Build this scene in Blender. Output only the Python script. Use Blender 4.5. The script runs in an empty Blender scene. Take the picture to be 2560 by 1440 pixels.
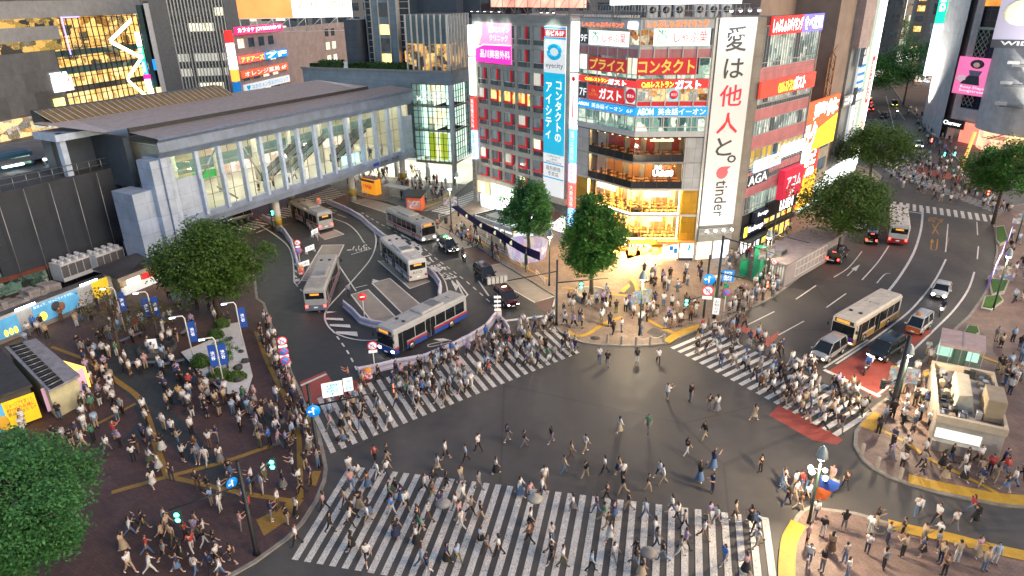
import bpy,bmesh,math,random
from mathutils import Vector,Matrix
R=math.radians
rnd=random.Random(7)
S=bpy.context.scene
COL=S.collection
# ---------------------------------------------------------------- camera, sky, light, exposure
CAM_H,LENS=33.5,24.0
TH,RO=R(23.44),R(-0.82)
F=LENS/36*2560
_c,_s,_cr,_sr=math.cos(TH),math.sin(TH),math.cos(RO),math.sin(RO)
ROWS=[Vector((_cr,_sr*_s,_sr*_c)),Vector((_sr,-_cr*_s,-_cr*_c)),Vector((0,_c,-_s))]
cam=bpy.data.objects.new('camera',bpy.data.cameras.new('camera'))
COL.objects.link(cam)
cam.data.lens=LENS;cam.data.sensor_width=36;cam.data.clip_end=3000;cam.data.clip_start=.5
rx,ry,rz=ROWS[0],-ROWS[1],-ROWS[2]
cam.matrix_world=Matrix(((rx.x,ry.x,rz.x,0),(rx.y,ry.y,rz.y,0),(rx.z,ry.z,rz.z,CAM_H),(0,0,0,1)))
S.camera=cam
S.view_settings.view_transform='Standard';S.view_settings.look='None'
S.view_settings.exposure=0.95;S.view_settings.gamma=1;S.view_settings.use_curve_mapping=False
SUN_EL, SUN_AZ = R(36), R(122)          # soft, low light of the dusk sky and the screens behind the viewer
W_=bpy.data.worlds.new('World');S.world=W_;W_.use_nodes=True
wn=W_.node_tree.nodes;wl=W_.node_tree.links
sky=wn.new('ShaderNodeTexSky');sky.sky_type='NISHITA';sky.sun_disc=False
sky.sun_elevation=R(20);sky.sun_rotation=SUN_AZ
wl.new(sky.outputs[0],wn['Background'].inputs[0]);wn['Background'].inputs[1].default_value=0.12
sun=bpy.data.objects.new('sun',bpy.data.lights.new('sun','SUN'));COL.objects.link(sun)
sun.data.energy=1.0;sun.data.angle=R(28);sun.data.color=(1,.70,.44)
_d=Vector((math.sin(SUN_AZ)*math.cos(SUN_EL),math.cos(SUN_AZ)*math.cos(SUN_EL),math.sin(SUN_EL)))
sun.rotation_euler=_d.to_track_quat('Z','Y').to_euler()
S.cycles.use_denoising=True
S.cycles.max_bounces=6;S.cycles.diffuse_bounces=3;S.cycles.glossy_bounces=2
S.cycles.transmission_bounces=4;S.cycles.transparent_max_bounces=12
S.cycles.sample_clamp_indirect=4;S.cycles.sample_clamp_direct=0
S.cycles.caustics_reflective=False;S.cycles.caustics_refractive=False
# ---------------------------------------------------------------- survey: photo pixel -> metres on the ground or on an upright plane
def ray(x,y):
 a,b=(x-1280)/F,(y-720)/F
 return ROWS[0]*a+ROWS[1]*b+ROWS[2]
def G(x,y,z=0.0):
 d=ray(x,y);t=(z-CAM_H)/d.z
 return Vector((d.x*t,d.y*t))
def G3(x,y,z=0.0):
 g=G(x,y,z);return Vector((g.x,g.y,z))
def ptaz(p,a,L):
 return Vector((p[0]+L*math.sin(R(a)),p[1]+L*math.cos(R(a))))
class Plane:
 """an upright plane through p in direction az: s along it, z up"""
 def __init__(self,p,az):
  self.p=Vector(p[:2]);self.e=Vector((math.sin(R(az)),math.cos(R(az))));self.n=Vector((-self.e.y,self.e.x))
  self.rot=math.atan2(self.e.y,self.e.x)
 def W(self,x,y,off=0.0):
  d=ray(x,y);q=self.p+self.n*off
  t=q.dot(self.n)/(d.x*self.n.x+d.y*self.n.y)
  X=Vector((d.x*t,d.y*t))
  return (X-self.p).dot(self.e),CAM_H+d.z*t
 def pt(self,s,off=0.0):
  return self.p+self.e*s+self.n*off
 def rect(self,x0,y0,x1,y1,off=0.0):
  a=self.W(x0,y0,off);b=self.W(x1,y1,off)
  return a[0], b[0], b[1], a[1]         # s0, s1, z0, z1
 def M(self,s=0,off=0,z=0):
  q=self.pt(s,off)
  return Matrix.Translation((q.x,q.y,z))@Matrix.Rotation(self.rot,4,'Z')
def height_at(px,py,g):
 """height over ground point g seen at pixel row py"""
 d=ray(px,py);t=g.length/math.hypot(d.x,d.y)
 return CAM_H+d.z*t
# ---------------------------------------------------------------- materials
MATS={}
def nodes_of(name):
 m=bpy.data.materials.new(name);m.use_nodes=True
 nt=m.node_tree
 return m,nt,nt.nodes['Principled BSDF']
def setc(b,**k):
 for n,v in k.items():
  b.inputs[n.replace('_',' ')].default_value=v
def rgb(c):return (c[0],c[1],c[2],1)
def ramp(nt,fac,stops):
 r=nt.nodes.new('ShaderNodeValToRGB')
 el=r.color_ramp.elements
 while len(el)<len(stops):el.new(.5)
 for e,(p,c) in zip(el,stops):
  e.position=p;e.color=rgb(c)
 nt.links.new(fac,r.inputs[0]);return r.outputs[0]
def noise(nt,vec,scale,detail=4,rough=.6):
 n=nt.nodes.new('ShaderNodeTexNoise');n.inputs['Scale'].default_value=scale
 n.inputs['Detail'].default_value=detail;n.inputs['Roughness'].default_value=rough
 if vec:nt.links.new(vec,n.inputs['Vector'])
 return n.outputs['Fac']
def mix(nt,fac,a,b,mode='MIX'):
 m=nt.nodes.new('ShaderNodeMix');m.data_type='RGBA';m.blend_type=mode
 for sock,v in ((m.inputs[0],fac),(m.inputs[6],a),(m.inputs[7],b)):
  if hasattr(v,'is_linked'):nt.links.new(v,sock)
  elif isinstance(v,(int,float)):sock.default_value=v
  else:sock.default_value=rgb(v)
 return m.outputs[2]
def wpos(nt):return nt.nodes.new('ShaderNodeNewGeometry').outputs['Position']
def opos(nt):return nt.nodes.new('ShaderNodeTexCoord').outputs['Object']
def mth(nt,op,a,b=0.0):
 m=nt.nodes.new('ShaderNodeMath');m.operation=op
 for sock,v in ((m.inputs[0],a),(m.inputs[1],b)):
  if hasattr(v,'is_linked'):nt.links.new(v,sock)
  else:sock.default_value=v
 return m.outputs[0]
def bump(nt,b,h,strength=.3,dist=.02):
 n=nt.nodes.new('ShaderNodeBump');n.inputs['Strength'].default_value=strength;n.inputs['Distance'].default_value=dist
 nt.links.new(h,n.inputs['Height']);nt.links.new(n.outputs[0],b.inputs['Normal'])
def plain(name,c,rough=.6,metal=0.0,var=.18,scale=1.5,emit=0.0,spec=.5):
 """painted / stone / cloth surface with a little dirt in it"""
 if name in MATS:return MATS[name]
 m,nt,b=nodes_of(name)
 setc(b,Roughness=rough,Metallic=metal,Specular_IOR_Level=spec)
 if var:
  f=noise(nt,wpos(nt),scale,5)
  o=ramp(nt,f,[(.3,[v*(1-var) for v in c]),(.7,[min(1,v*(1+var*.6)) for v in c])])
  nt.links.new(o,b.inputs['Base Color'])
 else:b.inputs['Base Color'].default_value=rgb(c)
 if emit:
  b.inputs['Emission Color'].default_value=rgb(c);b.inputs['Emission Strength'].default_value=emit
 MATS[name]=m;return m
def glow(name,c,e,var=0.0,scale=.5):
 if name in MATS:return MATS[name]
 m,nt,b=nodes_of(name)
 setc(b,Roughness=.5);b.inputs['Base Color'].default_value=rgb([v*.6 for v in c])
 b.inputs['Emission Strength'].default_value=e;b.inputs['Emission Color'].default_value=rgb(c)
 if var:
  o=ramp(nt,noise(nt,wpos(nt),scale,3),[(.3,[v*(1-var) for v in c]),(.7,c)])
  nt.links.new(o,b.inputs['Emission Color'])
 MATS[name]=m;return m
def room(name,cols,e,scale=(1.2,1.2,.8),thr=.5,gloss=.12):
 """lit window: blinds, shelves and lamps seen through the pane"""
 if name in MATS:return MATS[name]
 m,nt,b=nodes_of(name)
 setc(b,Roughness=gloss);b.inputs['Base Color'].default_value=(.02,.025,.03,1)
 mp=nt.nodes.new('ShaderNodeMapping');mp.inputs['Scale'].default_value=scale
 nt.links.new(wpos(nt),mp.inputs[0])
 v=nt.nodes.new('ShaderNodeTexVoronoi');v.distance='CHEBYCHEV';v.inputs['Scale'].default_value=1
 nt.links.new(mp.outputs[0],v.inputs['Vector'])
 sep=nt.nodes.new('ShaderNodeSeparateColor');nt.links.new(v.outputs['Color'],sep.inputs[0])
 n=noise(nt,wpos(nt),3.5,3)
 f=mth(nt,'ADD',mth(nt,'MULTIPLY',sep.outputs[0],.65),mth(nt,'MULTIPLY',n,.35))
 k=len(cols)-1
 o=ramp(nt,f,[(.15+.7*i/max(k,1),c) for i,c in enumerate(cols)])
 nt.links.new(o,b.inputs['Emission Color']);b.inputs['Emission Strength'].default_value=e
 MATS[name]=m;return m
def panels(name,c,w,h,joint=.5,rough=.5,metal=0.0,offset=0.0,mortar=.02,var=.12,swap=True):
 """cladding with joints; joints run in the wall's own frame (x along, z up) or flat (x, y)"""
 if name in MATS:return MATS[name]
 m,nt,b=nodes_of(name)
 setc(b,Roughness=rough,Metallic=metal)
 src=opos(nt) if swap else wpos(nt)
 if swap:
  sp=nt.nodes.new('ShaderNodeSeparateXYZ');nt.links.new(src,sp.inputs[0])
  cb=nt.nodes.new('ShaderNodeCombineXYZ')
  nt.links.new(mth(nt,'ADD',sp.outputs[0],sp.outputs[1]),cb.inputs[0]);nt.links.new(sp.outputs[2],cb.inputs[1])
  src=cb.outputs[0]
 br=nt.nodes.new('ShaderNodeTexBrick');br.offset=offset;br.squash=1
 br.inputs['Scale'].default_value=1;br.inputs['Brick Width'].default_value=w;br.inputs['Row Height'].default_value=h
 br.inputs['Mortar Size'].default_value=mortar;br.inputs['Mortar Smooth'].default_value=.2;br.inputs['Bias'].default_value=0
 br.inputs['Color1'].default_value=rgb(c);br.inputs['Color2'].default_value=rgb([v*(1-var) for v in c])
 br.inputs['Mortar'].default_value=rgb([v*joint for v in c])
 nt.links.new(src,br.inputs['Vector'])
 f=noise(nt,wpos(nt),.6,6)
 d=ramp(nt,f,[(.25,(.72,.72,.72)),(.75,(1.08,1.08,1.08))])
 nt.links.new(mix(nt,1.0,br.outputs['Color'],d,'MULTIPLY'),b.inputs['Base Color'])
 MATS[name]=m;return m
def glass(name,tint=(.85,.95,.92),refl=.10,rough=.02):
 """single sheet of window glass"""
 if name in MATS:return MATS[name]
 m=bpy.data.materials.new(name);m.use_nodes=True;nt=m.node_tree
 nt.nodes.remove(nt.nodes['Principled BSDF'])
 t=nt.nodes.new('ShaderNodeBsdfTransparent');t.inputs[0].default_value=rgb(tint)
 g=nt.nodes.new('ShaderNodeBsdfGlossy');g.inputs['Roughness'].default_value=rough
 fr=nt.nodes.new('ShaderNodeFresnel');fr.inputs[0].default_value=1.5
 mx=nt.nodes.new('ShaderNodeMixShader')
 nt.links.new(mth(nt,'MAXIMUM',fr.outputs[0],refl),mx.inputs[0]);nt.links.new(t.outputs[0],mx.inputs[1]);nt.links.new(g.outputs[0],mx.inputs[2])
 nt.links.new(mx.outputs[0],nt.nodes['Material Output'].inputs[0])
 MATS[name]=m;return m
def tinted(name,rough=.75,sheen=0.0):
 """cloth or paint whose colour is the object's own colour"""
 if name in MATS:return MATS[name]
 m,nt,b=nodes_of(name);setc(b,Roughness=rough)
 oi=nt.nodes.new('ShaderNodeObjectInfo')
 f=noise(nt,opos(nt),9,3)
 o=mix(nt,1.0,oi.outputs['Color'],ramp(nt,f,[(.3,(.75,.75,.75)),(.7,(1.05,1.05,1.05))]),'MULTIPLY')
 nt.links.new(o,b.inputs['Base Color'])
 MATS[name]=m;return m
# ---------------------------------------------------------------- meshes
class MB:
 """collects simple shapes into one mesh with several materials"""
 def __init__(self,T=None):self.v=[];self.f=[];self.mi=[];self.mats=[];self.T=T or Matrix();self.sm=[]
 def slot(self,m):
  if m not in self.mats:self.mats.append(m)
  return self.mats.index(m)
 def add(self,vs,fs,m,smooth=False,T=None):
  b=len(self.v);T=self.T@T if T else self.T
  self.v+=[T@Vector(p) for p in vs]
  k=self.slot(m)
  for f in fs:self.f.append([b+i for i in f]);self.mi.append(k);self.sm.append(smooth)
 def box(self,x0,x1,y0,y1,z0,z1,m,T=None):
  self.add([(x0,y0,z0),(x1,y0,z0),(x1,y1,z0),(x0,y1,z0),(x0,y0,z1),(x1,y0,z1),(x1,y1,z1),(x0,y1,z1)],
 [(0,3,2,1),(4,5,6,7),(0,1,5,4),(1,2,6,5),(2,3,7,6),(3,0,4,7)],m,False,T)
 def bev(self,x0,x1,y0,y1,z0,z1,m,r=.05,T=None):
  """box with its upright edges and top edge cut"""
  vs=[];fs=[]
  for z,k in ((z0,0),(z1-r,0),(z1,r)):
   a,b,c,d=x0+k,x1-k,y0+k,y1-k
   vs+=[(a+r,c,z),(b-r,c,z),(b,c+r,z),(b,d-r,z),(b-r,d,z),(a+r,d,z),(a,d-r,z),(a,c+r,z)]
  for l in range(2):
   for i in range(8):fs.append((l*8+i,l*8+(i+1) % 8,l*8+8+(i+1) % 8,l*8+8+i))
  fs.append(tuple(range(16,24)));fs.append(tuple(range(7,-1,-1)))
  self.add(vs,fs,m,False,T)
 def quad(self,a,b,c,d,m):self.add([a,b,c,d],[(0,1,2,3)],m)
 def prism(self,pts,z0,z1,m,mside=None,bottom=True):
  """polygon pts (x, y) from z0 to z1"""
  n=len(pts)
  ar=sum(pts[i][0]*pts[(i+1) % n][1]-pts[(i+1) % n][0]*pts[i][1] for i in range(n))
  if ar<0:pts=list(reversed(pts))
  vs=[(p[0],p[1],z0) for p in pts]+[(p[0],p[1],z1) for p in pts]
  self.add(vs,[tuple(range(n,2*n))],m)
  self.add(vs,[(i,(i+1) % n,n+(i+1) % n,n+i) for i in range(n)]+([tuple(range(n-1,-1,-1))] if bottom else []),mside or m)
 def slabY(self,pts,y0,y1,m):
  """outline in (x, z) pushed from y0 to y1"""
  n=len(pts)
  vs=[(p[0],y0,p[1]) for p in pts]+[(p[0],y1,p[1]) for p in pts]
  self.add(vs,[tuple(range(n)),tuple(range(2*n-1,n-1,-1))]+[((i+1) % n,i,n+i,n+(i+1) % n) for i in range(n)],m)
 def tube(self,pts,r,m,n=6,closed=False,smooth=True):
  pts=[Vector(p) for p in pts];k=len(pts);vs=[];fs=[]
  rs=r if isinstance(r,(list,tuple)) else [r]*k
  for i,p in enumerate(pts):
   t=(pts[min(i+1,k-1)]-pts[max(i-1,0)]).normalized()
   u=t.cross(Vector((0,0,1)) if abs(t.z)<.95 else Vector((1,0,0))).normalized();w=u.cross(t)
   for j in range(n):
    a=2*math.pi*j/n;vs.append(p+(u*math.cos(a)+w*math.sin(a))*rs[i])
  for i in range(k-1):
   for j in range(n):fs.append((i*n+j,i*n+(j+1) % n,(i+1)*n+(j+1) % n,(i+1)*n+j))
  fs+=[tuple(range(n-1,-1,-1)),tuple(range((k-1)*n,k*n))]
  self.add(vs,fs,m,smooth)
 def cyl(self,x,y,z0,z1,r,m,n=12,r1=None):
  self.tube([(x,y,z0),(x,y,z1)],[r,r if r1 is None else r1],m,n)
 def ycyl(self,x,y0,y1,z,r,m,n=14):
  self.tube([(x,y0,z),(x,y1,z)],r,m,n)
 def ball(self,c,r,m,n=8,k=6,T=None):
  rr=r if isinstance(r,(list,tuple)) else (r,r,r);vs=[];fs=[]
  for i in range(k+1):
   a=math.pi*i/k
   for j in range(n):
    b=2*math.pi*j/n
    vs.append((c[0]+rr[0]*math.sin(a)*math.cos(b),c[1]+rr[1]*math.sin(a)*math.sin(b),c[2]-rr[2]*math.cos(a)))
  for i in range(k):
   for j in range(n):fs.append((i*n+j,i*n+(j+1) % n,(i+1)*n+(j+1) % n,(i+1)*n+j))
  self.add(vs,fs,m,True,T)
 def lathe(self,prof,m,n=12,x=0,y=0,z=0):
  vs=[];fs=[]
  for r,h in prof:
   for j in range(n):
    a=2*math.pi*j/n;vs.append((x+r*math.cos(a),y+r*math.sin(a),z+h))
  for i in range(len(prof)-1):
   for j in range(n):fs.append((i*n+j,i*n+(j+1) % n,(i+1)*n+(j+1) % n,(i+1)*n+j))
  self.add(vs,fs,m,True)
 def mesh(self,name):
  me=bpy.data.meshes.new(name);me.from_pydata([tuple(p) for p in self.v],[],self.f)
  for m in self.mats:me.materials.append(m)
  me.polygons.foreach_set('material_index',self.mi);me.polygons.foreach_set('use_smooth',self.sm)
  me.update();return me
 def build(self,name,parent=None,world=False):
  o=bpy.data.objects.new(name,self.mesh(name));COL.objects.link(o)
  if parent:
   o.parent=parent
   if world:o.matrix_parent_inverse=parent.matrix_basis.inverted()
  return o
def tag(o,label,cat,group=None,kind=None):
 if label:o['label']=label
 if cat:o['category']=cat
 if group:o['group']=group
 if kind:o['kind']=kind
 return o
def thing(name,label,cat,loc=(0,0,0),rz=0.0,group=None,M=None):
 o=bpy.data.objects.new(name,None);COL.objects.link(o)
 o.empty_display_size=.2
 o.matrix_basis=M if M is not None else Matrix.Translation(loc if len(loc)==3 else (loc[0],loc[1],0))@Matrix.Rotation(rz,4,'Z')
 return tag(o,label,cat,group)
def structure(name,mb):
 return tag(mb.build(name),None,None,kind='structure')
def dup(root,M,label=None,group=None,color=None):
 """a copy of a thing with its parts and sub-parts"""
 r=root.copy();COL.objects.link(r);r.matrix_basis=M
 if label:r['label']=label
 if group:r['group']=group
 for ch in root.children:
  c=ch.copy();COL.objects.link(c);c.parent=r
  for g in ch.children:
   d=g.copy();COL.objects.link(d);d.parent=c
 return r
def place(x,y,z=0.0,rz=0.0,s=1.0):
 return Matrix.Translation((x,y,z))@Matrix.Rotation(rz,4,'Z')@Matrix.Scale(s,4)
# ---------------------------------------------------------------- lettering
TEXTS={}
def text_mesh(body,m,depth=.0,bold=0.0,vertical=False):
 key=(body,m.name,depth,bold,vertical)
 if key in TEXTS:return TEXTS[key]
 cu=bpy.data.curves.new('lettering','FONT')
 cu.body='\n'.join(body) if vertical else body
 cu.size=1;cu.align_x='CENTER';cu.align_y='CENTER';cu.space_line=.98 if vertical else 1.05
 cu.extrude=depth;cu.offset=bold;cu.resolution_u=2
 ob=bpy.data.objects.new('lettering',cu);COL.objects.link(ob)
 dg=bpy.context.evaluated_depsgraph_get();me=bpy.data.meshes.new_from_object(ob.evaluated_get(dg))
 bpy.data.objects.remove(ob);bpy.data.curves.remove(cu)
 me.materials.clear();me.materials.append(m)
 xs=[v.co.x for v in me.vertices];ys=[v.co.y for v in me.vertices]
 me['w']=max(xs)-min(xs) if xs else 1;me['h']=max(ys)-min(ys) if ys else 1
 cx=(max(xs)+min(xs))/2 if xs else 0;cy=(max(ys)+min(ys))/2 if ys else 0
 me.transform(Matrix.Translation((-cx,-cy,0)))
 TEXTS[key]=me;return me
def letter(body,m,w,h,M,parent=None,name='lettering',depth=.0,bold=0.0,vertical=False,keep=False,rot=0.0):
 """text fitted to a w x h field, upright on local x, z of the matrix M, facing -y"""
 me=text_mesh(body,m,depth,bold,vertical)
 sx,sy=(w/me['w'],h/me['h']) if not rot else (h/me['w'],w/me['h'])
 if keep:sx=sy=min(sx,sy)
 o=bpy.data.objects.new(name,me);COL.objects.link(o)
 L=M@Matrix.Rotation(R(90),4,'X')@Matrix.Rotation(rot,4,'Z')@Matrix.Diagonal((sx,sy,1,1))
 if parent:o.parent=parent
 o.matrix_basis=L
 return o
# ---------------------------------------------------------------- ground materials
def asphalt(name,c,patch=.35):
 m,nt,b=nodes_of(name);p=wpos(nt)
 big=noise(nt,p,.09,4,.55);mid=noise(nt,p,.9,5);fine=noise(nt,p,22,3)
 o=ramp(nt,big,[(.3,[v*(1-patch) for v in c]),(.7,[v*(1+patch) for v in c])])
 o=mix(nt,.5,o,ramp(nt,mid,[(.3,[v*.7 for v in c]),(.7,[v*1.35 for v in c])]))
 o=mix(nt,1.0,o,ramp(nt,fine,[(.3,(.75,.75,.75)),(.7,(1.25,1.25,1.25))]),'MULTIPLY')
 # tyre-dark streaks and old repair seams
 w=nt.nodes.new('ShaderNodeTexWave');w.inputs['Scale'].default_value=.05;w.inputs['Distortion'].default_value=6;w.inputs['Detail'].default_value=3
 nt.links.new(p,w.inputs['Vector'])
 o=mix(nt,.35,o,mix(nt,1.0,o,ramp(nt,w.outputs['Fac'],[(.3,(.7,.7,.72)),(.8,(1.15,1.12,1.1))]),'MULTIPLY'))
 v=nt.nodes.new('ShaderNodeTexVoronoi');v.feature='DISTANCE_TO_EDGE';v.inputs['Scale'].default_value=.055
 nt.links.new(p,v.inputs['Vector'])
 o=mix(nt,1.0,o,ramp(nt,v.outputs['Distance'],[(.002,(.75,.75,.75)),(.006,(1,1,1))]),'MULTIPLY')
 nt.links.new(o,b.inputs['Base Color'])
 nt.links.new(ramp(nt,mid,[(.3,(.5,.5,.5)),(.75,(.72,.72,.72))]),b.inputs['Roughness'])
 bump(nt,b,fine,.25,.01)
 MATS[name]=m;return m
def worn(name,c,under,amount=.5,crack=7.0):
 """road paint worn and crazed so that the asphalt shows"""
 m,nt,b=nodes_of(name);p=wpos(nt)
 v=nt.nodes.new('ShaderNodeTexVoronoi');v.feature='DISTANCE_TO_EDGE';v.inputs['Scale'].default_value=crack
 d=nt.nodes.new('ShaderNodeVectorMath');d.operation='ADD'
 nz=nt.nodes.new('ShaderNodeTexNoise');nz.inputs['Scale'].default_value=5;nt.links.new(p,nz.inputs['Vector'])
 nt.links.new(p,d.inputs[0]);nt.links.new(nz.outputs['Color'],d.inputs[1]);nt.links.new(d.outputs[0],v.inputs['Vector'])
 cr=mth(nt,'LESS_THAN',v.outputs['Distance'],mth(nt,'MULTIPLY',noise(nt,p,.7,3),.14*amount))
 n2=mth(nt,'GREATER_THAN',noise(nt,p,6,6,.75),.72-.14*amount)
 f=mth(nt,'MAXIMUM',cr,n2)
 col=ramp(nt,noise(nt,p,1.7,4),[(.3,[q*.78 for q in c]),(.7,c)])
 nt.links.new(mix(nt,f,col,under),b.inputs['Base Color']);setc(b,Roughness=.6)
 MATS[name]=m;return m
def paving(name,c1,c2,mortar,w,h,rot=0.0,stain=.35,offset=.5):
 m,nt,b=nodes_of(name);p=wpos(nt)
 mp=nt.nodes.new('ShaderNodeMapping');mp.inputs['Rotation'].default_value=(0,0,R(rot));nt.links.new(p,mp.inputs[0])
 br=nt.nodes.new('ShaderNodeTexBrick');br.offset=offset
 br.inputs['Scale'].default_value=1;br.inputs['Brick Width'].default_value=w;br.inputs['Row Height'].default_value=h
 br.inputs['Mortar Size'].default_value=.012;br.inputs['Mortar Smooth'].default_value=.3
 br.inputs['Color1'].default_value=rgb(c1);br.inputs['Color2'].default_value=rgb(c2);br.inputs['Mortar'].default_value=rgb(mortar)
 nt.links.new(mp.outputs[0],br.inputs['Vector'])
 st=noise(nt,p,.35,6,.65);st2=noise(nt,p,2.6,4)
 o=mix(nt,1.0,br.outputs['Color'],ramp(nt,st,[(.3,(1-stain,)*3),(.7,(1.15,)*3)]),'MULTIPLY')
 o=mix(nt,1.0,o,ramp(nt,st2,[(.3,(.85,)*3),(.7,(1.1,)*3)]),'MULTIPLY')
 nt.links.new(o,b.inputs['Base Color']);setc(b,Roughness=.62)
 bump(nt,b,br.outputs['Fac'],.15,-.01)
 MATS[name]=m;return m
ASPH=asphalt('asphalt',(.082,.074,.067))
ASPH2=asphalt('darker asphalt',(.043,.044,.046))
PAINT=worn('crazed white road paint',(.88,.83,.76),(.07,.066,.06),.72)
PAINT2=worn('white road paint',(.86,.83,.78),(.05,.05,.05),.3)
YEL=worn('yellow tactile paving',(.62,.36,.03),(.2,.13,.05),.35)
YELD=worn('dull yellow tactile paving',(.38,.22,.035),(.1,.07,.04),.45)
ORG=worn('orange road paint',(.55,.27,.03),(.06,.05,.04),.5)
REDP=worn('red road coating',(.42,.085,.06),(.12,.04,.035),.3,3)
REDB=asphalt('dark red bus lane coating',(.10,.045,.04),.2)
CONC=asphalt('pale concrete bus pad',(.30,.265,.225),.15)
BRICK=paving('reddish brown paving bricks',(.115,.062,.055),(.085,.047,.043),(.045,.03,.028),.42,.21,32)
SLATE=paving('dark slate paving',(.05,.055,.055),(.04,.045,.045),(.025,.027,.027),.3,.3,32)
BEIGE=paving('beige paving stones',(.30,.225,.17),(.25,.185,.145),(.13,.10,.08),.6,.3,57)
PINKB=paving('pinkish paving bricks',(.25,.165,.135),(.20,.135,.11),(.11,.075,.06),.42,.2,57)
GREYP=paving('grey paving slabs',(.22,.205,.18),(.18,.17,.15),(.1,.095,.085),.6,.6,30)
KERB=plain('kerb stone',(.27,.25,.22),.7,var=.3)
# ---------------------------------------------------------------- ground, road and pavements
mb=MB();mb.quad((-420,-60,0),(420,-60,0),(420,620,0),(-420,620,0),ASPH);structure('road',mb)
def poly(name,px,z0,z1,m,side=None,z=None):
 mb=MB();mb.prism([G(x,y,z1) for x,y in px],z0,z1,m,side or m,bottom=False);return structure(name,mb)
# darker asphalt of the bus terminal, a sheet 4 mm up
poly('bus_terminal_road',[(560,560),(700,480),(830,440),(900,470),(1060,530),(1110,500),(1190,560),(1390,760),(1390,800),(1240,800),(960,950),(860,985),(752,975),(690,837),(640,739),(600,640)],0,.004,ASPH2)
ZP=.13
LP=[(560,575),(600,600),(632,650),(640,700),(645,745),(662,757),(690,837),(732,932),(752,975),(765,1010),(785,1050),(800,1080),(812,1130),(819,1167),(815,1200),(795,1250),(760,1305),(722,1345),(640,1405),(560,1450),(480,1500),(200,1700),(-300,1900),(-900,1500),(-700,700),(-300,540),(300,520)]
CP=[(1097,563),(1124,576),(1152,594),(1193,616),(1254,658),(1291,680),(1324,700),(1385,738),(1388,760),(1384,790),(1386,812),(1398,828),(1420,845),(1460,857),(1500,862),(1560,864),(1620,863),(1668,858),(1710,840),(1755,822),(1803,804),(1937,741),(1962,722),(2062,641),(2073,624),(2120,577),(2160,520),(2195,465),(2205,440),(2180,420),(2100,400),(1950,420),(1700,430),(1400,420),(1250,440),(1205,478),(1180,500),(1115,545)]
MP=[(700,440),(745,452),(826,462),(857,482),(875,482),(917,495),(965,502),(1000,515),(1025,524),(1065,526),(1090,519),(1110,507),(1122,499),(1140,485),(1165,465),(1180,440),(1190,380),(900,360),(760,400)]
RP=[(2229,977),(2212,996),(2194,1008),(2167,1031),(2136,1078),(2134,1113),(2155,1148),(2183,1171),(2218,1190),(2272,1210),(2350,1233),(2428,1249),(2506,1264),(2560,1268),(2800,1285),(3600,1300),(3600,560),(3000,480),(2600,500),(2530,515),(2490,540),(2482,560),(2485,572),(2490,605),(2490,630),(2485,658),(2477,691),(2465,724),(2449,749),(2421,788),(2390,816),(2300,905)]
BP=[(1945,1440),(1948,1400),(1957,1360),(1975,1315),(1990,1288),(2005,1272),(2025,1265),(2080,1272),(2140,1280),(2215,1302),(2300,1320),(2400,1340),(2480,1365),(2560,1385),(2800,1430),(3600,1600),(3000,2600),(1900,2600),(1930,1600)]
DP = [(2330, 330), (2300, 300), (2262, 262), (2228, 215), (2190, 170), (2230, 150), (2330, 160), (2440, 250), (2700, 330), (2700, 420), (2560, 430), (2420, 425), (2390, 395), (2360, 365)]   # pavement before the silver tower
EP=[(2080,380),(2110,330),(2130,285),(2140,250),(2136,200),(2150,150),(2100,150),(2040,250),(2000,330),(2040,385)]
for nm,pp,m in (('station_pavement',LP,BRICK),('corner_pavement',CP,BEIGE),('terminal_pavement',MP,GREYP),('right_pavement',RP,PINKB),('near_right_pavement',BP,PINKB),('tower_pavement',DP,PINKB),('far_pavement',EP,GREYP)):
 mb=MB();W=[G(x,y,ZP) for x,y in pp]
 mb.prism(W,0,ZP,m,KERB,bottom=False);structure(nm,mb)
 # kerb stones: a slightly raised band along the edge
 mb=MB();n=len(W);ar=sum(W[i].x*W[(i+1) % n].y-W[(i+1) % n].x*W[i].y for i in range(n))
 if ar<0:W=W[::-1]
 inn=[]
 for i in range(n):
  a,b,c=W[i-1],W[i],W[(i+1) % n]
  d=((b-a).normalized()+(c-b).normalized()).normalized();inn.append(b+Vector((-d.y,d.x))*.28)
 for i in range(n):
  j=(i+1) % n
  mb.add([(*W[i],ZP+.004),(*W[j],ZP+.004),(*inn[j],ZP+.004),(*inn[i],ZP+.004)],[(0,1,2,3)],KERB)
 structure('kerb',mb)
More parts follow.
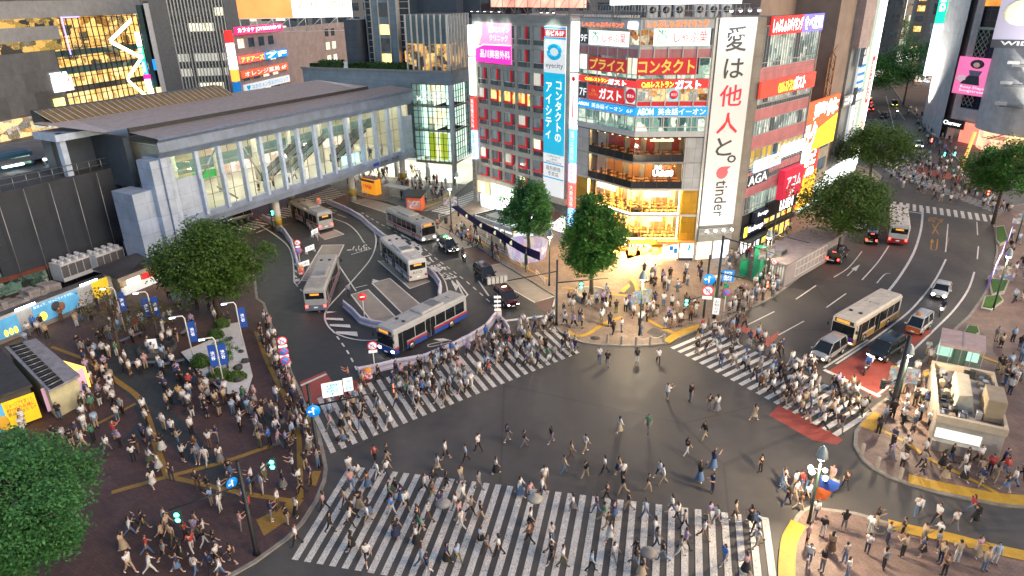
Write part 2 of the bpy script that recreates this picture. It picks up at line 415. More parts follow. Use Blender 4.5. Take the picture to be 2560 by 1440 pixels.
# ---------------------------------------------------------------- road markings: thin sheets above the asphalt
ZM=.008
class Flat(MB):
 lift=0.0
 def add(self,vs,fs,m,*a):
  self.lift += .0012                      # later paint lies on earlier paint
  MB.add(self,[(v[0],v[1],v[2]+self.lift) for v in vs],fs,m,*a)
 def px(self,pts,m,z=ZM):self.add([G3(x,y,z) for x,y in pts],[tuple(range(len(pts)))],m)
 def strip(self,pts,w,m,z=ZM,dash=None):
  """painted line along photo points, w metres wide, optionally dashed (on, off)"""
  P=[G(*p) for p in pts]
  # resample smoothly
  Q=[]
  for i in range(len(P)-1):
   p0,p1,p2,p3=P[max(i-1,0)],P[i],P[i+1],P[min(i+2,len(P)-1)]
   for k in range(6):
    t=k/6
    Q.append(.5*((2*p1)+(p2-p0)*t+(2*p0-5*p1+4*p2-p3)*t*t+(3*p1-p0-3*p2+p3)*t**3))
  Q.append(P[-1])
  if len(P)==2:Q=P
  def lay(q):
   L=[];Rr=[]
   for i,a in enumerate(q):
    d=(q[min(i+1,len(q)-1)]-q[max(i-1,0)]).normalized();n=Vector((-d.y,d.x))*w/2
    L.append(a+n);Rr.append(a-n)
   k=len(q)
   self.add([(*a,z) for a in L]+[(*a,z) for a in Rr],[(i+1,i,k+i,k+i+1) for i in range(k-1)],m)
  if not dash:lay(Q);return
  seg=[];on=True;left=dash[0];cur=[Q[0]]
  for a,b in zip(Q,Q[1:]):
   while True:
    d=(b-a).length
    if d<1e-6:break
    if d<left:
     left-=d
     cur.append(b);break
    a=a+(b-a)*(left/d);cur.append(a)
    if on:seg.append(cur)
    on=not on;left=dash[0 if on else 1];cur=[a]
  if on and len(cur)>1:seg.append(cur)
  for q in seg:lay(q)
 def zebra(self,a0,a1,d0,d1,n,w,m,L0,L1,z=ZM,skip=()):
  """n stripes from point a0 to a1 (metres), running in direction d0..d1 for L0..L1 metres"""
  for i in range(n):
   if i in skip:continue
   t=i/(n-1);p=a0.lerp(a1,t);d=d0.lerp(d1,t).normalized();L=L0+(L1-L0)*t
   e=(a1-a0).normalized()*w/abs(((a1-a0).normalized()).cross(d) if False else 1)
   q=[p,p+e,p+e+d*L,p+d*L]
   self.add([(*v,z) for v in q],[(0,1,2,3)],m)
def ZB(name,*a,**k):
 f=Flat();f.zebra(*a,**k);return structure(name,f)
dirn=lambda a,b:(G(*b)-G(*a)).normalized()
# near crossing: 35 crazed stripes
NA,NB=G(872,1165),G(1904,1294)
ND0,ND1=dirn((872,1165),(728,1400)),dirn((1904,1294),(1922,1440))
ZB('near_crosswalk',NA,NB,ND0,ND1,35,.45,PAINT,9.6,10.2)
# crossing before the bus terminal
LA,LB=G(827,1134),G(1440,886)
LD=dirn((1437,886),(1374,827))
ZB('terminal_crosswalk',LA,LB,dirn((862,1080),(812,985)),LD,29,.45,PAINT,8.6,6.2)
# right crossing
RA,RB=G(1676,869),G(2080,1085)
RD0,RD1=dirn((1676,869),(1778,826)),dirn((2080,1085),(2185,1018))
ZB('right_crosswalk',RA,RB,RD0,RD1,20,.46,PAINT2,6.3,6.5)
# far crossings
ZB('far_crosswalk',G(2232,520),G(2478,556),dirn((2260,520),(2260,494)),dirn((2452,545),(2445,520)),15,.5,PAINT2,4.2,4.2)
ZB('far_diagonal_crosswalk',G(2262,448),G(2560,560),dirn((2262,448),(2330,462)),dirn((2500,540),(2560,549)),20,.48,PAINT2,6.5,5.5)
ZB('side_street_crosswalk',G(2170,395),G(2238,442),dirn((2170,395),(2220,402)),dirn((2238,442),(2290,452)),12,.48,PAINT2,8,8)
ZB('street_crosswalk',G(1180,478),G(1082,526),dirn((1180,478),(1210,487)),dirn((1082,526),(1116,532)),16,.5,PAINT2,3.6,3.6)
ZB('underpass_crosswalk',G(585,572),G(840,462),dirn((585,572),(625,580)),dirn((790,478),(862,490)),30,.5,PAINT2,3.4,6.4)
# red coated patches
f=Flat()
f.px([(750,955),(814,928),(832,957),(870,945),(895,955),(900,972),(885,990),(840,1000),(800,1006),(768,1010)],REDP)
f.px([(1808,803),(1846,808),(1940,848),(1905,862),(1890,846),(1850,826),(1815,812)],REDP)
f.px([(1905,862),(1945,828),(1950,836),(1920,868)],REDP)
f.px([(1922,1038),(1948,1012),(2045,1058),(2108,1100),(2092,1112),(2030,1100)],REDP)
f.px([(2066,930),(2170,868),(2268,932),(2192,996)],REDP)
f.px([(2330,830),(2300,800),(2230,850),(2262,880)],REDP)
f.px([(1150,623),(1196,614),(1254,658),(1200,668)],REDB);f.px([(1338,756),(1386,742),(1384,788),(1348,772)],REDB)
f.px([(2290,430),(2405,455),(2420,440),(2300,420)],REDP)
f.px([(838,497),(870,484),(914,495),(882,502),(850,512)],REDB)
structure('red_road_patches',f)
# pale concrete bus pads
f=Flat()
f.px([(878,503),(912,494),(1000,518),(1036,545),(977,535)],CONC)
f.px([(1088,556),(1124,578),(1190,614),(1148,624),(1110,600),(1090,578)],CONC)
f.px([(1202,668),(1252,659),(1322,702),(1385,740),(1338,757),(1240,700)],CONC)
f.px([(806,613),(860,612),(842,645),(836,655),(768,702),(752,702)],CONC)
f.px([(878,737),(920,724),(996,800),(935,811)],CONC)
f.px([(930,708),(974,696),(1056,766),(1012,790)],CONC)
f.px([(795,588),(840,574),(860,585),(811,599)],CONC)
f.px([(945,653),(960,650),(1075,702),(1025,722)],CONC)
structure('concrete_bus_pads',f)
# lane lines
f=Flat()
for a in ([(880,503),(912,493)],[(877,503),(977,536)],[(1148,624),(1190,614)],[(1148,624),(1112,598)],[(1202,668),(1252,659)],[(1338,757),(1385,741)],[(1338,757),(1240,700),(1215,680)],
 [(806,613),(860,612)],[(860,612),(840,654)],[(752,702),(770,702)],[(806,613),(752,702)],[(878,737),(920,724),],[(920,724),(996,800)],[(878,737),(935,811)],
 [(930,708),(974,696)],[(930,708),(1012,790)],[(974,696),(1056,766)],[(811,600),(860,586)],[(834,574),(860,586)],[(945,652),(1025,722)],[(1025,722),(1075,704)],
 [(1262,803),(1372,789)],[(852,512),(812,523)],[(640,583),(676,568)],[(839,652),(890,728)],[(878,637),(928,622)],[(889,720),(918,713)]):
 f.strip(a,.16,PAINT2)
f.strip([(1262,803),(1374,789)],.45,PAINT2,ZM+.004)
f.strip([(752,965),(816,936)],.3,PAINT2,ZM+.004)
# the long curves of the terminal
f.strip([(833,547),(868,560),(892,580),(908,604)],.15,PAINT2)
f.strip([(908,604),(918,616),(926,624)],.15,PAINT2,dash=(.8,.6))
f.strip([(872,525),(902,537),(922,562),(938,588),(939,615),(925,650),(888,695),(845,742),(820,770),(812,790),(818,812),(840,834),(880,848),(922,852),(965,848)],.18,PAINT2)
f.strip([(904,532),(950,560),(1010,590),(1060,622),(1080,640),(1160,700),(1220,752),(1240,772)],.15,PAINT2,dash=(1.0,1.0))
f.strip([(1072,668),(1095,680),(1113,705),(1120,735)],.15,PAINT2)
f.strip([(740,712),(760,735),(800,782)],.15,PAINT2,dash=(.9,.9))
f.strip([(830,826),(862,870),(882,905),(896,935)],.18,PAINT2,dash=(.9,.9))
f.strip([(560,518),(640,560),(678,582),(716,612),(730,640),(735,680),(736,706),(745,712),(752,702)],.18,PAINT2)
for a,b in (((816,780),(840,778)),((815,796),(857,800)),((824,812),(875,818)),((840,830),(893,840))):
 f.px([a,(b[0],a[1]+1),(b[0]+2,b[1]+3),(a[0]+1,a[1]+5)],PAINT2)
for y in (664,680,694):f.px([(734,y-6),(742,y-2),(744,y+3),(735,y)],PAINT2)
f.px([(736,700),(750,698),(748,705),(738,706)],PAINT2)
for a in ([(812,526),(838,534)],[(818,524),(842,529)],[(842,537),(866,545)]):f.strip(a,.14,PAINT2)
structure('terminal_lane_lines',f)
f=Flat()
f.strip([(2307,520),(2303,570),(2285,630),(2250,690),(2215,735),(2160,790),(2100,850),(2085,905)][:5],.3,PAINT2)
f.strip([(2365,648),(2338,700),(2300,750),(2260,790),(2180,850),(2090,910)],.22,PAINT2)
f.strip([(2436,680),(2420,725),(2385,775),(2330,830),(2280,878)],.22,PAINT2)
f.strip([(2222,615),(2195,655),(2155,700)],.16,PAINT2)
f.strip([(2155,628),(2140,648),(2118,672),(2085,693)],.14,PAINT2)
for a in ([(1990,748),(2040,714)],[(2066,769),(2115,734)],[(1870,812),(1936,779)],[(1946,838),(2010,803)],[(2016,900),(2090,860)],[(2370,560),(2364,630)],[(2442,555),(2444,588)],[(2446,616),(2443,648)],
 [(2195,275),(2212,300)],[(2235,260),(2262,300)],[(2240,340),(2215,240)]):f.strip(a,.15,PAINT2)
f.strip([(2262,528),(2305,534)],.4,PAINT2)
f.strip([(2060,925),(2200,992)],.45,PAINT2,ZM+.004)
f.strip([(1990,895),(2030,925)],.4,PAINT2)
f.strip([(2190,990),(2250,945)],.2,PAINT2,ZM+.004)
f.strip([(2060,920),(2115,885),(2170,850)],.22,PAINT2,ZM+.004)
structure('street_lane_lines',f)
# arrows
f=Flat()
f.strip([(1196,702),(1222,740),(1232,738)][:2],.2,PAINT2);f.strip([(1142,704),(1160,740),(1168,738)],.2,PAINT2)
f.px([(1130,700),(1146,716),(1140,728),(1128,704)],PAINT2);f.strip([(1141,700),(1170,738)],.2,PAINT2)
f.strip([(932,702),(946,718)],.3,PAINT2);f.px([(930,697),(948,702),(938,706)],PAINT2)
f.strip([(2118,690),(2140,668)],.14,PAINT2);f.px([(2128,672),(2150,661),(2140,678)],PAINT2)
f.strip([(2192,708),(2212,686),(2226,684)],.14,PAINT2)
f.strip([(1070,862),(1120,851),(1124,856),(1076,867),(1070,862)],.12,PAINT2);f.px([(1082,848),(1100,853),(1125,850),(1108,846)],PAINT2)
structure('white_arrow_markings',f)
f=Flat()
f.strip([(2331,585),(2346,557)],.16,ORG);f.strip([(2346,586),(2331,560)],.16,ORG)
f.strip([(2330,605),(2327,622),(2334,625),(2341,622),(2344,598)],.16,ORG);f.px([(2325,606),(2336,606),(2330,596)],ORG)
f.strip([(2372,595),(2362,630)],.1,ORG)
f.strip([(620,536),(676,562),(720,590),(744,612),(760,628),(790,624)],.16,ORG)
f.strip([(700,566),(728,558)],.16,ORG);f.strip([(640,545),(668,533)],.16,ORG)
structure('orange_road_markings',f)
def ground_text(body,m,o,u,v,name):
 """text flat on the road: centre o, half width towards u, half height towards v (photo points)"""
 me=text_mesh(body,m,0,.02)
 O,U,V=G(*o),G(*u),G(*v);U=(U-O)*2/me['w'];V=(V-O)*2/me['h']
 ob=bpy.data.objects.new(name,me);COL.objects.link(ob);ob['kind']='structure'
 ob.matrix_basis=Matrix(((U.x,V.x,0,O.x),(U.y,V.y,0,O.y),(0,0,1,ZM),(0,0,0,1)))
for ch,(cx,cy),s in (('路',(1118,690),1),('線',(1094,670),1),('バ',(1072,652),.9),('ス',(1052,636),.9),('の',(1034,622),1.1),('り',(1018,609),1),('ば',(1003,598),1)):
 ground_text(ch,PAINT2,(cx,cy),(cx-15*s,cy+5*s),(cx+10*s,cy+8*s),'road_lettering')
ground_text('タクシー',PAINT2,(893,622),(868,626),(898,629),'road_lettering')
ground_text('8-20',ORG,(2339,550),(2321,547),(2338,556),'road_lettering')
# yellow tactile strips and slate bands on the pavements
f=Flat();zt=ZP+.010
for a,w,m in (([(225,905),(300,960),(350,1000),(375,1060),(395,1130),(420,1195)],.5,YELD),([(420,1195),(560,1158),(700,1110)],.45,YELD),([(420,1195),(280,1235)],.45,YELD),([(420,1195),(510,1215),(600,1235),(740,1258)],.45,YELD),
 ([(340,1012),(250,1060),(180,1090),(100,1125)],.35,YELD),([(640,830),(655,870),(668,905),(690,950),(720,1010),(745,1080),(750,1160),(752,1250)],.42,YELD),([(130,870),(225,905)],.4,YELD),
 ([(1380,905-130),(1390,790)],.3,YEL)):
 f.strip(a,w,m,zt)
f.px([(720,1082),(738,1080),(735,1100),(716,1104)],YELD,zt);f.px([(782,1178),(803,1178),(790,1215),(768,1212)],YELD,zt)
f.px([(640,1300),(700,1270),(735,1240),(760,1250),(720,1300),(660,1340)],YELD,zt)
# corner and right pavements
for a,w in (([(1418,828),(1440,842),(1470,838),(1510,812),(1555,795)],.5),([(1615,800),(1660,825),(1692,838)],.45),([(1665,858),(1692,840),(1720,828),(1752,818)],.9),([(1592,765),(1592,720),(1572,690)],.55),
 ([(1505,735),(1580,744)],.5),([(1405,722),(1475,728)],.4),([(1135,565),(1160,580),(1200,605),(1260,645),(1370,700)],.35),([(1060,505),(1105,495),(1125,480)],.6),([(1062,520),(1105,505)],.7),
 ([(2180,1068),(2260,1108),(2330,1155),(2400,1190),(2470,1225),(2495,1240)],.35),([(2165,1075),(2185,1055),(2200,1040)],1.1),([(2270,1200),(2340,1218),(2420,1235),(2500,1250),(2600,1258),(2700,1266)],1.15),
 ([(2220,1315),(2290,1332),(2370,1348),(2440,1366),(2520,1385),(2600,1402)],1.0),([(1996,1312),(1975,1350),(1968,1390),(1966,1440),(1970,1520)],1.0),([(2400,870),(2480,905),(2560,925),(2640,940)],.4)):
 f.strip(a,w,YEL,zt)
f.px([(1548,728),(1560,718),(1572,708),(1576,716),(1560,732)],YEL,zt)
structure('tactile_paving',f)
f=Flat();zt=ZP+.006
for p in ([(362,1040),(400,1010),(470,1060),(520,1120),(590,1180),(620,1250),(570,1240),(500,1180),(430,1120)],[(230,880),(330,860),(480,900),(480,990),(420,1030),(330,1000),(260,940)],[(560,1000),(620,985),(720,1080),(740,1130),(680,1080)],
 [(330,1010),(362,1000),(395,1050),(340,1100),(300,1110),(350,1050)]):
 f.px(p,SLATE,zt)
structure('slate_paving_bands',f)
f=Flat();zt=ZP+.006
DKP=plain('grey asphalt patch',(.10,.09,.085),.8,var=.3)
for p in ([(1615,832),(1632,818),(1700,845),(1665,852)],[(1545,735),(1575,700),(1612,725),(1588,735)]):f.px(p,DKP,zt)
structure('pavement_patches',f)
# manhole covers
IRON=plain('cast iron',(.09,.08,.075),.5,.6)
for i,(x,y,r,z) in enumerate(((1488,845,.5,ZP),(1615,702,.55,ZP),(1694,716,.55,ZP),(2276,1048,.55,ZP),(2193,1323,.62,ZP),(857,1095,.55,0),(1340,1240,.5,0),(464,1030,.35,ZP),(1613,480,.4,0))):
 g=G(x,y,z);mb=MB();mb.cyl(0,0,0,.02,r,IRON,20);mb.lathe([(r*.8,.021),(r*.8,.026),(r*.7,.026),(r*.7,.021)],plain('worn iron',(.17,.15,.13),.45,.5),20)
 o=mb.build('manhole_cover');o.location=(g.x,g.y,z+.008)
 tag(o,['round manhole cover on the beige corner by the kerb bollards','broad tan manhole cover on the paving before the yellow shop','pale round manhole cover right of the tan one on the corner','dark round manhole cover beside the tall pole on the right pavement','large dark manhole cover on the pavement by the street lamp with the blue flag','round manhole cover in the road at the end of the terminal crossing','round manhole cover among the stripes of the near crossing','small round cover in the brown station square','small manhole cover on the street'][i],'manhole cover','round iron covers in the paving')
# ---------------------------------------------------------------- building kit
def part(mb,name,root,pl=None,label=None):
 o=mb.build(name,root,world=True)
 o.matrix_basis=pl.M() if pl else Matrix()
 if label:o['label']=label
 return o
def sub(mb,name,parent,root,pl):
 """sub-part of a building part, drawn in the plane's frame"""
 o=mb.build(name);o.parent=parent
 o.matrix_parent_inverse=parent.matrix_basis.inverted() if parent.parent is None else (root.matrix_basis@parent.matrix_parent_inverse@parent.matrix_basis).inverted()
 o.matrix_basis=pl.M();return o
def window(root,pl,s0,s1,z0,z1,pane,frame,nx=1,ny=1,bar=.06,dep=.10,out=0.0,name='window',pw=.0):
 """frame, bars and pane of one window set into the wall"""
 mb=MB()
 mb.add([(s0,dep,z0),(s1,dep,z0),(s1,dep,z1),(s0,dep,z1)],[(0,1,2,3)],pane)
 y0,y1=-out-.02,dep-.01
 for i in range(nx+1):
  s=s0+(s1-s0)*i/nx;mb.box(s-bar/2,s+bar/2,y0,y1,z0,z1,frame)
 for j in range(ny+1):
  z=z0+(z1-z0)*j/ny;mb.box(s0,s1,y0+.01,y1,z-bar/2,z+bar/2,frame)
 return part(mb,name,root,pl)
def sign(name,label,pl,r,mpanel,texts=(),off=.15,thick=.15,group=None,cat='sign',frame=None,extra=None,panel='panel'):
 """a sign standing off the wall: panel plus its lettering"""
 s0,s1,z0,z1=r
 root=thing(name,label,cat,M=pl.M(s0,-off,z0),group=group)
 w,h=s1-s0,z1-z0
 mb=MB();mb.box(0,w,0,thick,0,h,frame or mpanel)
 mb.add([(.03,-.006,.03),(w-.03,-.006,.03),(w-.03,-.006,h-.03),(.03,-.006,h-.03)],[(0,1,2,3)],mpanel)
 if extra:extra(mb,w,h)
 mb.build(panel,root)
 for t in texts:
  body,m,(u0,u1,v0,v1)=t[:3];k=t[3] if len(t)>3 else {}
  d=k.pop('d',.03) if k else .03
  letter(body,m,(u1-u0)*w,(v1-v0)*h,Matrix.Translation(((u0+u1)/2*w,-d,(v0+v1)/2*h)),root,**k)
 return root
STEEL=plain('grey steel',(.30,.31,.32),.4,.7)
ALU=plain('pale aluminium',(.55,.56,.57),.38,.5,var=.1)
DARKM=plain('dark painted metal',(.045,.047,.05),.5,.3)
BLACKM=plain('black paint',(.02,.02,.022),.5)
WHITEP=plain('white paint',(.75,.75,.73),.5,var=.1)
GREYP2=plain('light grey cladding paint',(.50,.52,.54),.5,var=.1)
CONCW=plain('weathered concrete',(.24,.235,.225),.8,var=.35,scale=.8)
CONCD=plain('dark stained concrete',(.12,.12,.12),.85,var=.4,scale=.8)
TAR=plain('dark roof felt',(.05,.05,.052),.85,var=.3)
GW=glow('white light',(1,.98,.95),2.2)
GWS=glow('softer white light',(1,.98,.94),1.25)
GWC=glow('cool white light',(.86,.96,1),2.4)
GWM=glow('warm lamp light',(1,.72,.36),3.6)
GYEL=glow('yellow lit letters',(1,.78,.05),1.7)
GRED=glow('red lit panel',(.85,.03,.03),.75)
GORG=glow('orange red lit letters',(1,.16,.03),1.3)
GBLU=glow('blue lit panel',(.01,.23,.72),.85)
GCYA=glow('cyan lit panel',(.01,.48,.85),.75)
GPNK=glow('magenta lit panel',(.95,.02,.32),.95)
GPNL=glow('pink lit tube',(1,.40,.80),1.6)
GGRN=glow('green lit panel',(.02,.62,.28),1.1)
GWHT=glow('white backlit panel',(.93,.97,1),1.5,.12,.3)
DRED=plain('deep red sign board',(.45,.02,.03),.45,emit=.30)
DBLU=plain('blue sign board',(.01,.19,.55),.45,emit=.35)
DWHI=plain('white sign board',(.78,.80,.80),.45,var=.05,emit=.30)
INK=plain('dark grey print',(.06,.065,.08),.6,var=0)
INKR=plain('red print',(.72,.03,.05),.6,var=0,emit=.2)
INKC=plain('cyan print',(.0,.42,.74),.6,var=0,emit=.2)
INKG=plain('green print',(.02,.36,.14),.6,var=0,emit=.2)
GOLD=plain('gold letters',(.78,.50,.10),.4,.3,var=0,emit=.30)
LETW=plain('white painted letters',(.85,.85,.85),.5,var=0,emit=.6)
CLEAR=glass('clear window glass',(.93,.97,.95),.05)
GREENGL=glass('greenish glass',(.80,.95,.88),.07)
ROOMW=room('office windows, white lit',[(.03,.05,.05),(.18,.26,.22),(.55,.66,.55),(1,.95,.75),(.25,.34,.32)],.85)
ROOMG=room('glass floor, greenish light',[(.02,.05,.05),(.10,.22,.18),(.30,.45,.34),(.85,.95,.75),(.12,.25,.22)],.7,(.9,.9,.45))
ROOMD=room('dark window',[(.012,.016,.02),(.03,.04,.05),(.05,.06,.07),(.02,.025,.03)],.5)
ROOMB=room('curtained window',[(.05,.07,.08),(.11,.14,.16),(.16,.19,.2),(.08,.1,.12)],.55,(2.5,2.5,.3))
ROOMO=room('warm lit window',[(.25,.08,.01),(1,.5,.1),(1,.72,.28),(.5,.2,.03)],1.0,(1.5,1.5,1.1))
ROOMY=room('cream lit window',[(.4,.36,.2),(1,.9,.6),(1,.95,.72),(.55,.5,.3)],.85,(2,2,.6))
ROOMC=room('restaurant window',[(.06,.02,.01),(.5,.2,.05),(1,.62,.25),(.15,.2,.2),(.9,.8,.6)],.8,(1.1,1.1,1.3))
BLIND=room('white blinds',[(.5,.5,.42),(.85,.82,.7),(.7,.7,.6)],.45,(3,3,.2))
PINKPAN=panels('pink tile panels',(.55,.24,.26),1.3,1.6,.55)
PINKPAN2=panels('pink spandrel panels',(.52,.20,.22),1.2,3,.6)
GREYCL=panels('pale grey cladding',(.46,.48,.52),1.1,1.9,.45,.45,.2)
YELCL=panels('yellow amber cladding',(.62,.33,.02),1.15,1.35,.5,.35,.1,.3,var=.3)
STONE=panels('grey brown stone cladding',(.26,.235,.21),.85,2.6,.6)
WOOD=plain('warm wood',(.40,.20,.07),.5)
TABLE=plain('wooden table',(.33,.16,.06),.45)
CHAIR=plain('dark chairs',(.06,.04,.03),.6)
PROTO={}
def inside(name,label,cat,M,group):
 if name not in PROTO:
  t=thing(name,label,cat,M=M,group=group);PROTO[name]=t
  if name=='dining_table':
   mb=MB();mb.box(-.45,.45,-.38,.38,.72,.77,TABLE);mb.build('tabletop',t)
   mb=MB();mb.cyl(0,0,0,.72,.05,CHAIR,6);mb.cyl(0,0,0,.03,.28,CHAIR,10);mb.build('leg',t)
  elif name=='dining_chair':
   mb=MB();mb.box(-.2,.2,-.2,.2,.42,.47,CHAIR);mb.build('seat',t)
   mb=MB();mb.box(.17,.21,-.2,.2,.47,.92,CHAIR);mb.build('backrest',t)
   mb=MB();mb.cyl(0,0,0,.42,.04,CHAIR,6);mb.cyl(0,0,0,.03,.2,CHAIR,8);mb.build('leg',t)
  else:
   mb=MB();mb.bev(-.4,.4,-.4,.4,0,.95,WOOD,.03);mb.build('body',t)
   mb=MB()
   for q in range(6):mb.cyl(-.3+.12*q,.1*(q % 2),.95,1.12,.04,GOLD,6)
   mb.build('bottles',t)
  return t
 return dup(PROTO[name],M,label,group)
# ---------------------------------------------------------------- the corner building with the restaurants
K=G(1568,652)
PR=Plane(K,93);WR=8.65
PL_=Plane(ptaz(K,-36.6,10.6),143.4);WL=10.6
PB=Plane(PR.pt(WR+.35),80);WBN=4.75
PC=Plane(ptaz(PB.p,80,6.1),45.5);WC=15.9
TOP=30.4
tower=thing('office_building','corner building covered in shop signs with a glowing yellow cafe at its foot','building',(K.x,K.y,0))
fz = lambda y: PR.W(1690, y)[1]          # photo row on the front face -> height
# body behind the faces
mb=MB();A=PL_.pt(0,4.2);B=PL_.pt(WL,4.2);Bx=PR.pt(WR,4.0);D=PC.pt(.2,.35);E_=PC.pt(WC,.35);F_=PC.pt(WC,14)
back=PL_.pt(0,16)
mb.prism([A,PL_.pt(WL,4.2).lerp(PR.pt(0,4.0),.5),Bx,PB.pt(.3,1.0),PB.pt(6.1,.4),E_,F_,back],0,TOP-.4,CONCW)
part(mb,'body',tower)
def face(pl,w,left):
 """spandrels, fascias and cladding of one of the two shop faces"""
 mb=MB()
 def band(y0,y1,m,d0=0.0,d1=.5,s0=0.0,s1=None):mb.box(s0,w if s1 is None else s1,d0,d1,fz(y1),fz(y0),m)
 band(44,48,STEEL,-.06);band(48,72.5,GREYP2)
 band(113,123,GREYP2,.03);band(123,145,PINKPAN,.0);band(187,197,ROOMG,.1)
 band(253,265,DRED,.03);band(265,268,WHITEP,-.06);band(290,293,WHITEP,-.06)
 band(318,330,ROOMG,.06);band(328,342,GREYP2,-.12);band(342,345,DARKM,-.02)
 band(536,541,GREYP2,-.08);band(599,618,YELCL,-.05);band(472,476,GREYP2,-.06)
 band(405,409,STEEL,-.05)
 mb.box(0,w,3.9,4.3,0,TOP-.3,CONCW)
 return part(mb,'wall',tower,pl)
for pl,w,left in ((PR,WR,False),(PL_,WL,True)):
 face(pl,w,left)
 # office windows: 9F edge, 8F, 7F, 6F
 for (y0,y1,pane,s0,s1,n) in ([(72.5,113,ROOMC,0,1.9,2),(145,187,ROOMG,7.2,WR,1),(221,253,ROOMC,0,WR,6),(293,318,ROOMG,0,WR,8)] if not left else
 [(72.5,113,ROOMC,8.8,WL,1),(72.5,113,ROOMD,0,1.5,1),(145,187,ROOMW,0,1.6,1),(145,187,ROOMY,8.4,WL,2),(221,253,ROOMD,0,1.7,1),(221,253,ROOMC,8.3,WL,1),(293,318,ROOMG,0,WL,7)]):
  window(tower,pl,s0+.04,s1-.04,fz(y1),fz(y0),pane,ALU,n,1,.09,.15)
 # pilasters between floors 6 and 9
 mb=MB()
 for i in range(6 if not left else 7):
  s=(w-.12)*i/(5 if not left else 6);mb.box(s,s+.12,-.10,.02,fz(330),fz(113),ALU)
 part(mb,'mullion',tower,pl)
 # cladding beside the dining floors
 mb=MB()
 if not left:mb.box(6.35,w,-.02,.5,fz(472),fz(345),GREYCL);mb.box(6.55,w,-.02,.5,fz(536),fz(476),YELCL);mb.box(6.7,w,-.02,.5,fz(599),fz(541),YELCL);mb.box(6.5,w,.0,.5,0,fz(618),YELCL)
 else:mb.box(0,2.4,-.02,.5,fz(472),fz(345),GREYCL);mb.box(0,2.4,-.02,.5,0,fz(476),YELCL)
 part(mb,'cladding',tower,pl)
 a,b=(0,6.35) if not left else (2.4,WL)
 # dining floors with real rooms
 for fl,(y0,y1,kind) in enumerate(((345,405,'bar'),(409,472,'grill'),(476,536,'cafe'),(541,599,'cafe'),(618,662,'shop'))):
  z1,z0=fz(y0),fz(y1)
  if kind=='shop':z0=ZP+.02
  wallm={'bar':plain('dark red wall',(.22,.02,.02),.6),'grill':plain('brown grill wall',(.30,.14,.05),.7),'cafe':glow('glowing honey wall',(1,.62,.17),2.1,.45,.8),'shop':glow('glowing golden wall',(1,.66,.18),2.2,.5,.7)}[kind]  # lamplight on cafe and shop walls is put in as their own glow
  flo={'bar':CHAIR,'grill':WOOD,'cafe':plain('pale yellow floor',(.75,.52,.22),.5),'shop':plain('tan shop floor',(.6,.42,.2),.5)}[kind]
  mb=MB()
  mb.box(a,b,.1,3.9,z0-.12,z0+.05,flo);mb.box(a,b,.1,3.9,z1-.06,z1+.1,{'bar':CHAIR,'grill':WOOD}.get(kind,wallm))
  mb.box(a,b,3.7,3.88,z0+.05,z1-.06,wallm)
  if kind in ('cafe','shop'):
   for q in range(7):mb.box(a+(b-a)*(q+.2)/7,a+(b-a)*(q+.75)/7,3.45,3.69,z0+.05,z0+1.0+.9*((q*7) % 3)/2,WOOD)
  part(mb,'room',tower,pl)
  # tables and chairs
  rr=random.Random(fl*5+left)
  where='%s %s' % (('red bar floor','grill floor','upper yellow cafe','lower yellow cafe','shop')[fl],'on the left face' if left else 'on the front')
  if kind != 'shop':
   for q in range(5):
    for dd in (.9,2.4):
     x=a+(b-a)*(q+.5)/5+rr.uniform(-.2,.2)
     inside('dining_table','small wooden table standing in the '+where,'table',pl.M(x,dd,z0+.05),'tables in the '+where)
     for sx in (-.72,.72):inside('dining_chair','dark chair at a table in the '+where,'chair',pl.M(x+sx,dd,z0+.05)@Matrix.Rotation(0 if sx>0 else math.pi,4,'Z'),'chairs in the '+where)
  else:
   for q in range(4):inside('display_counter','low wooden counter in the golden '+where,'counter',pl.M(a+(b-a)*(q+.5)/4,2.0,z0+.05),'counters in the '+where)
  # ceiling lamps
  lamp={'bar':glow('dim warm lamps',(1,.5,.16),12),'grill':glow('amber lamps',(1,.58,.2),18),'cafe':glow('bright warm lamps',(1,.72,.32),12),'shop':glow('bright warm lamps',(1,.72,.32),12)}[kind]
  for q in range(6):
   for dd in (1.0,2.8):
    x=a+(b-a)*(q+.5)/6;r_={'bar':.10,'grill':.16}.get(kind,.26)
    mb=MB();mb.box(x-r_,x+r_,dd-r_,dd+r_,z1-.30 if kind=='bar' else z1-.12,z1-.07,lamp);part(mb,'ceiling_lamp',tower,pl)
  if kind=='cafe':
   mb=MB()
   mb.box(a+.05,b-.05,.02,.10,z0+.06,z0+.16,lamp)
   mb.box((a+.05) if left else b-.14,(a+.14) if left else b-.05,.02,.10,z0+.16,z1-.1,lamp)
   part(mb,'light_strip',tower,pl)
  for q in range(3):
   l=bpy.data.lights.new('ceiling light','POINT');l.energy={'bar':40,'grill':110,'cafe':330,'shop':900}[kind];l.shadow_soft_size=.25;l.color=(1,.66,.30);lo=bpy.data.objects.new('light',l);COL.objects.link(lo);lo.parent=tower;lo.matrix_parent_inverse=tower.matrix_basis.inverted();lo.matrix_basis=pl.M(a+(b-a)*(q+.5)/3,.9,z1-.45)
  if kind != 'shop':
   mb=MB();mb.add([(a,.03,z0+.05),(b,.03,z0+.05),(b,.03,z1),(a,.03,z1)],[(0,1,2,3)],CLEAR)
   n=4 if not left else 5
   for i in range(n+1):s=a+(b-a)*i/n;mb.box(s-.035,s+.035,-.03,.06,z0,z1,DARKM if kind in ('bar','grill') else GOLD)
   if kind in ('bar','grill'):mb.box(a,b,.0,.03,z0+.05,z0+.95,plain('smoked parapet glass',(.03,.03,.035),.15))
   part(mb,'window',tower,pl)
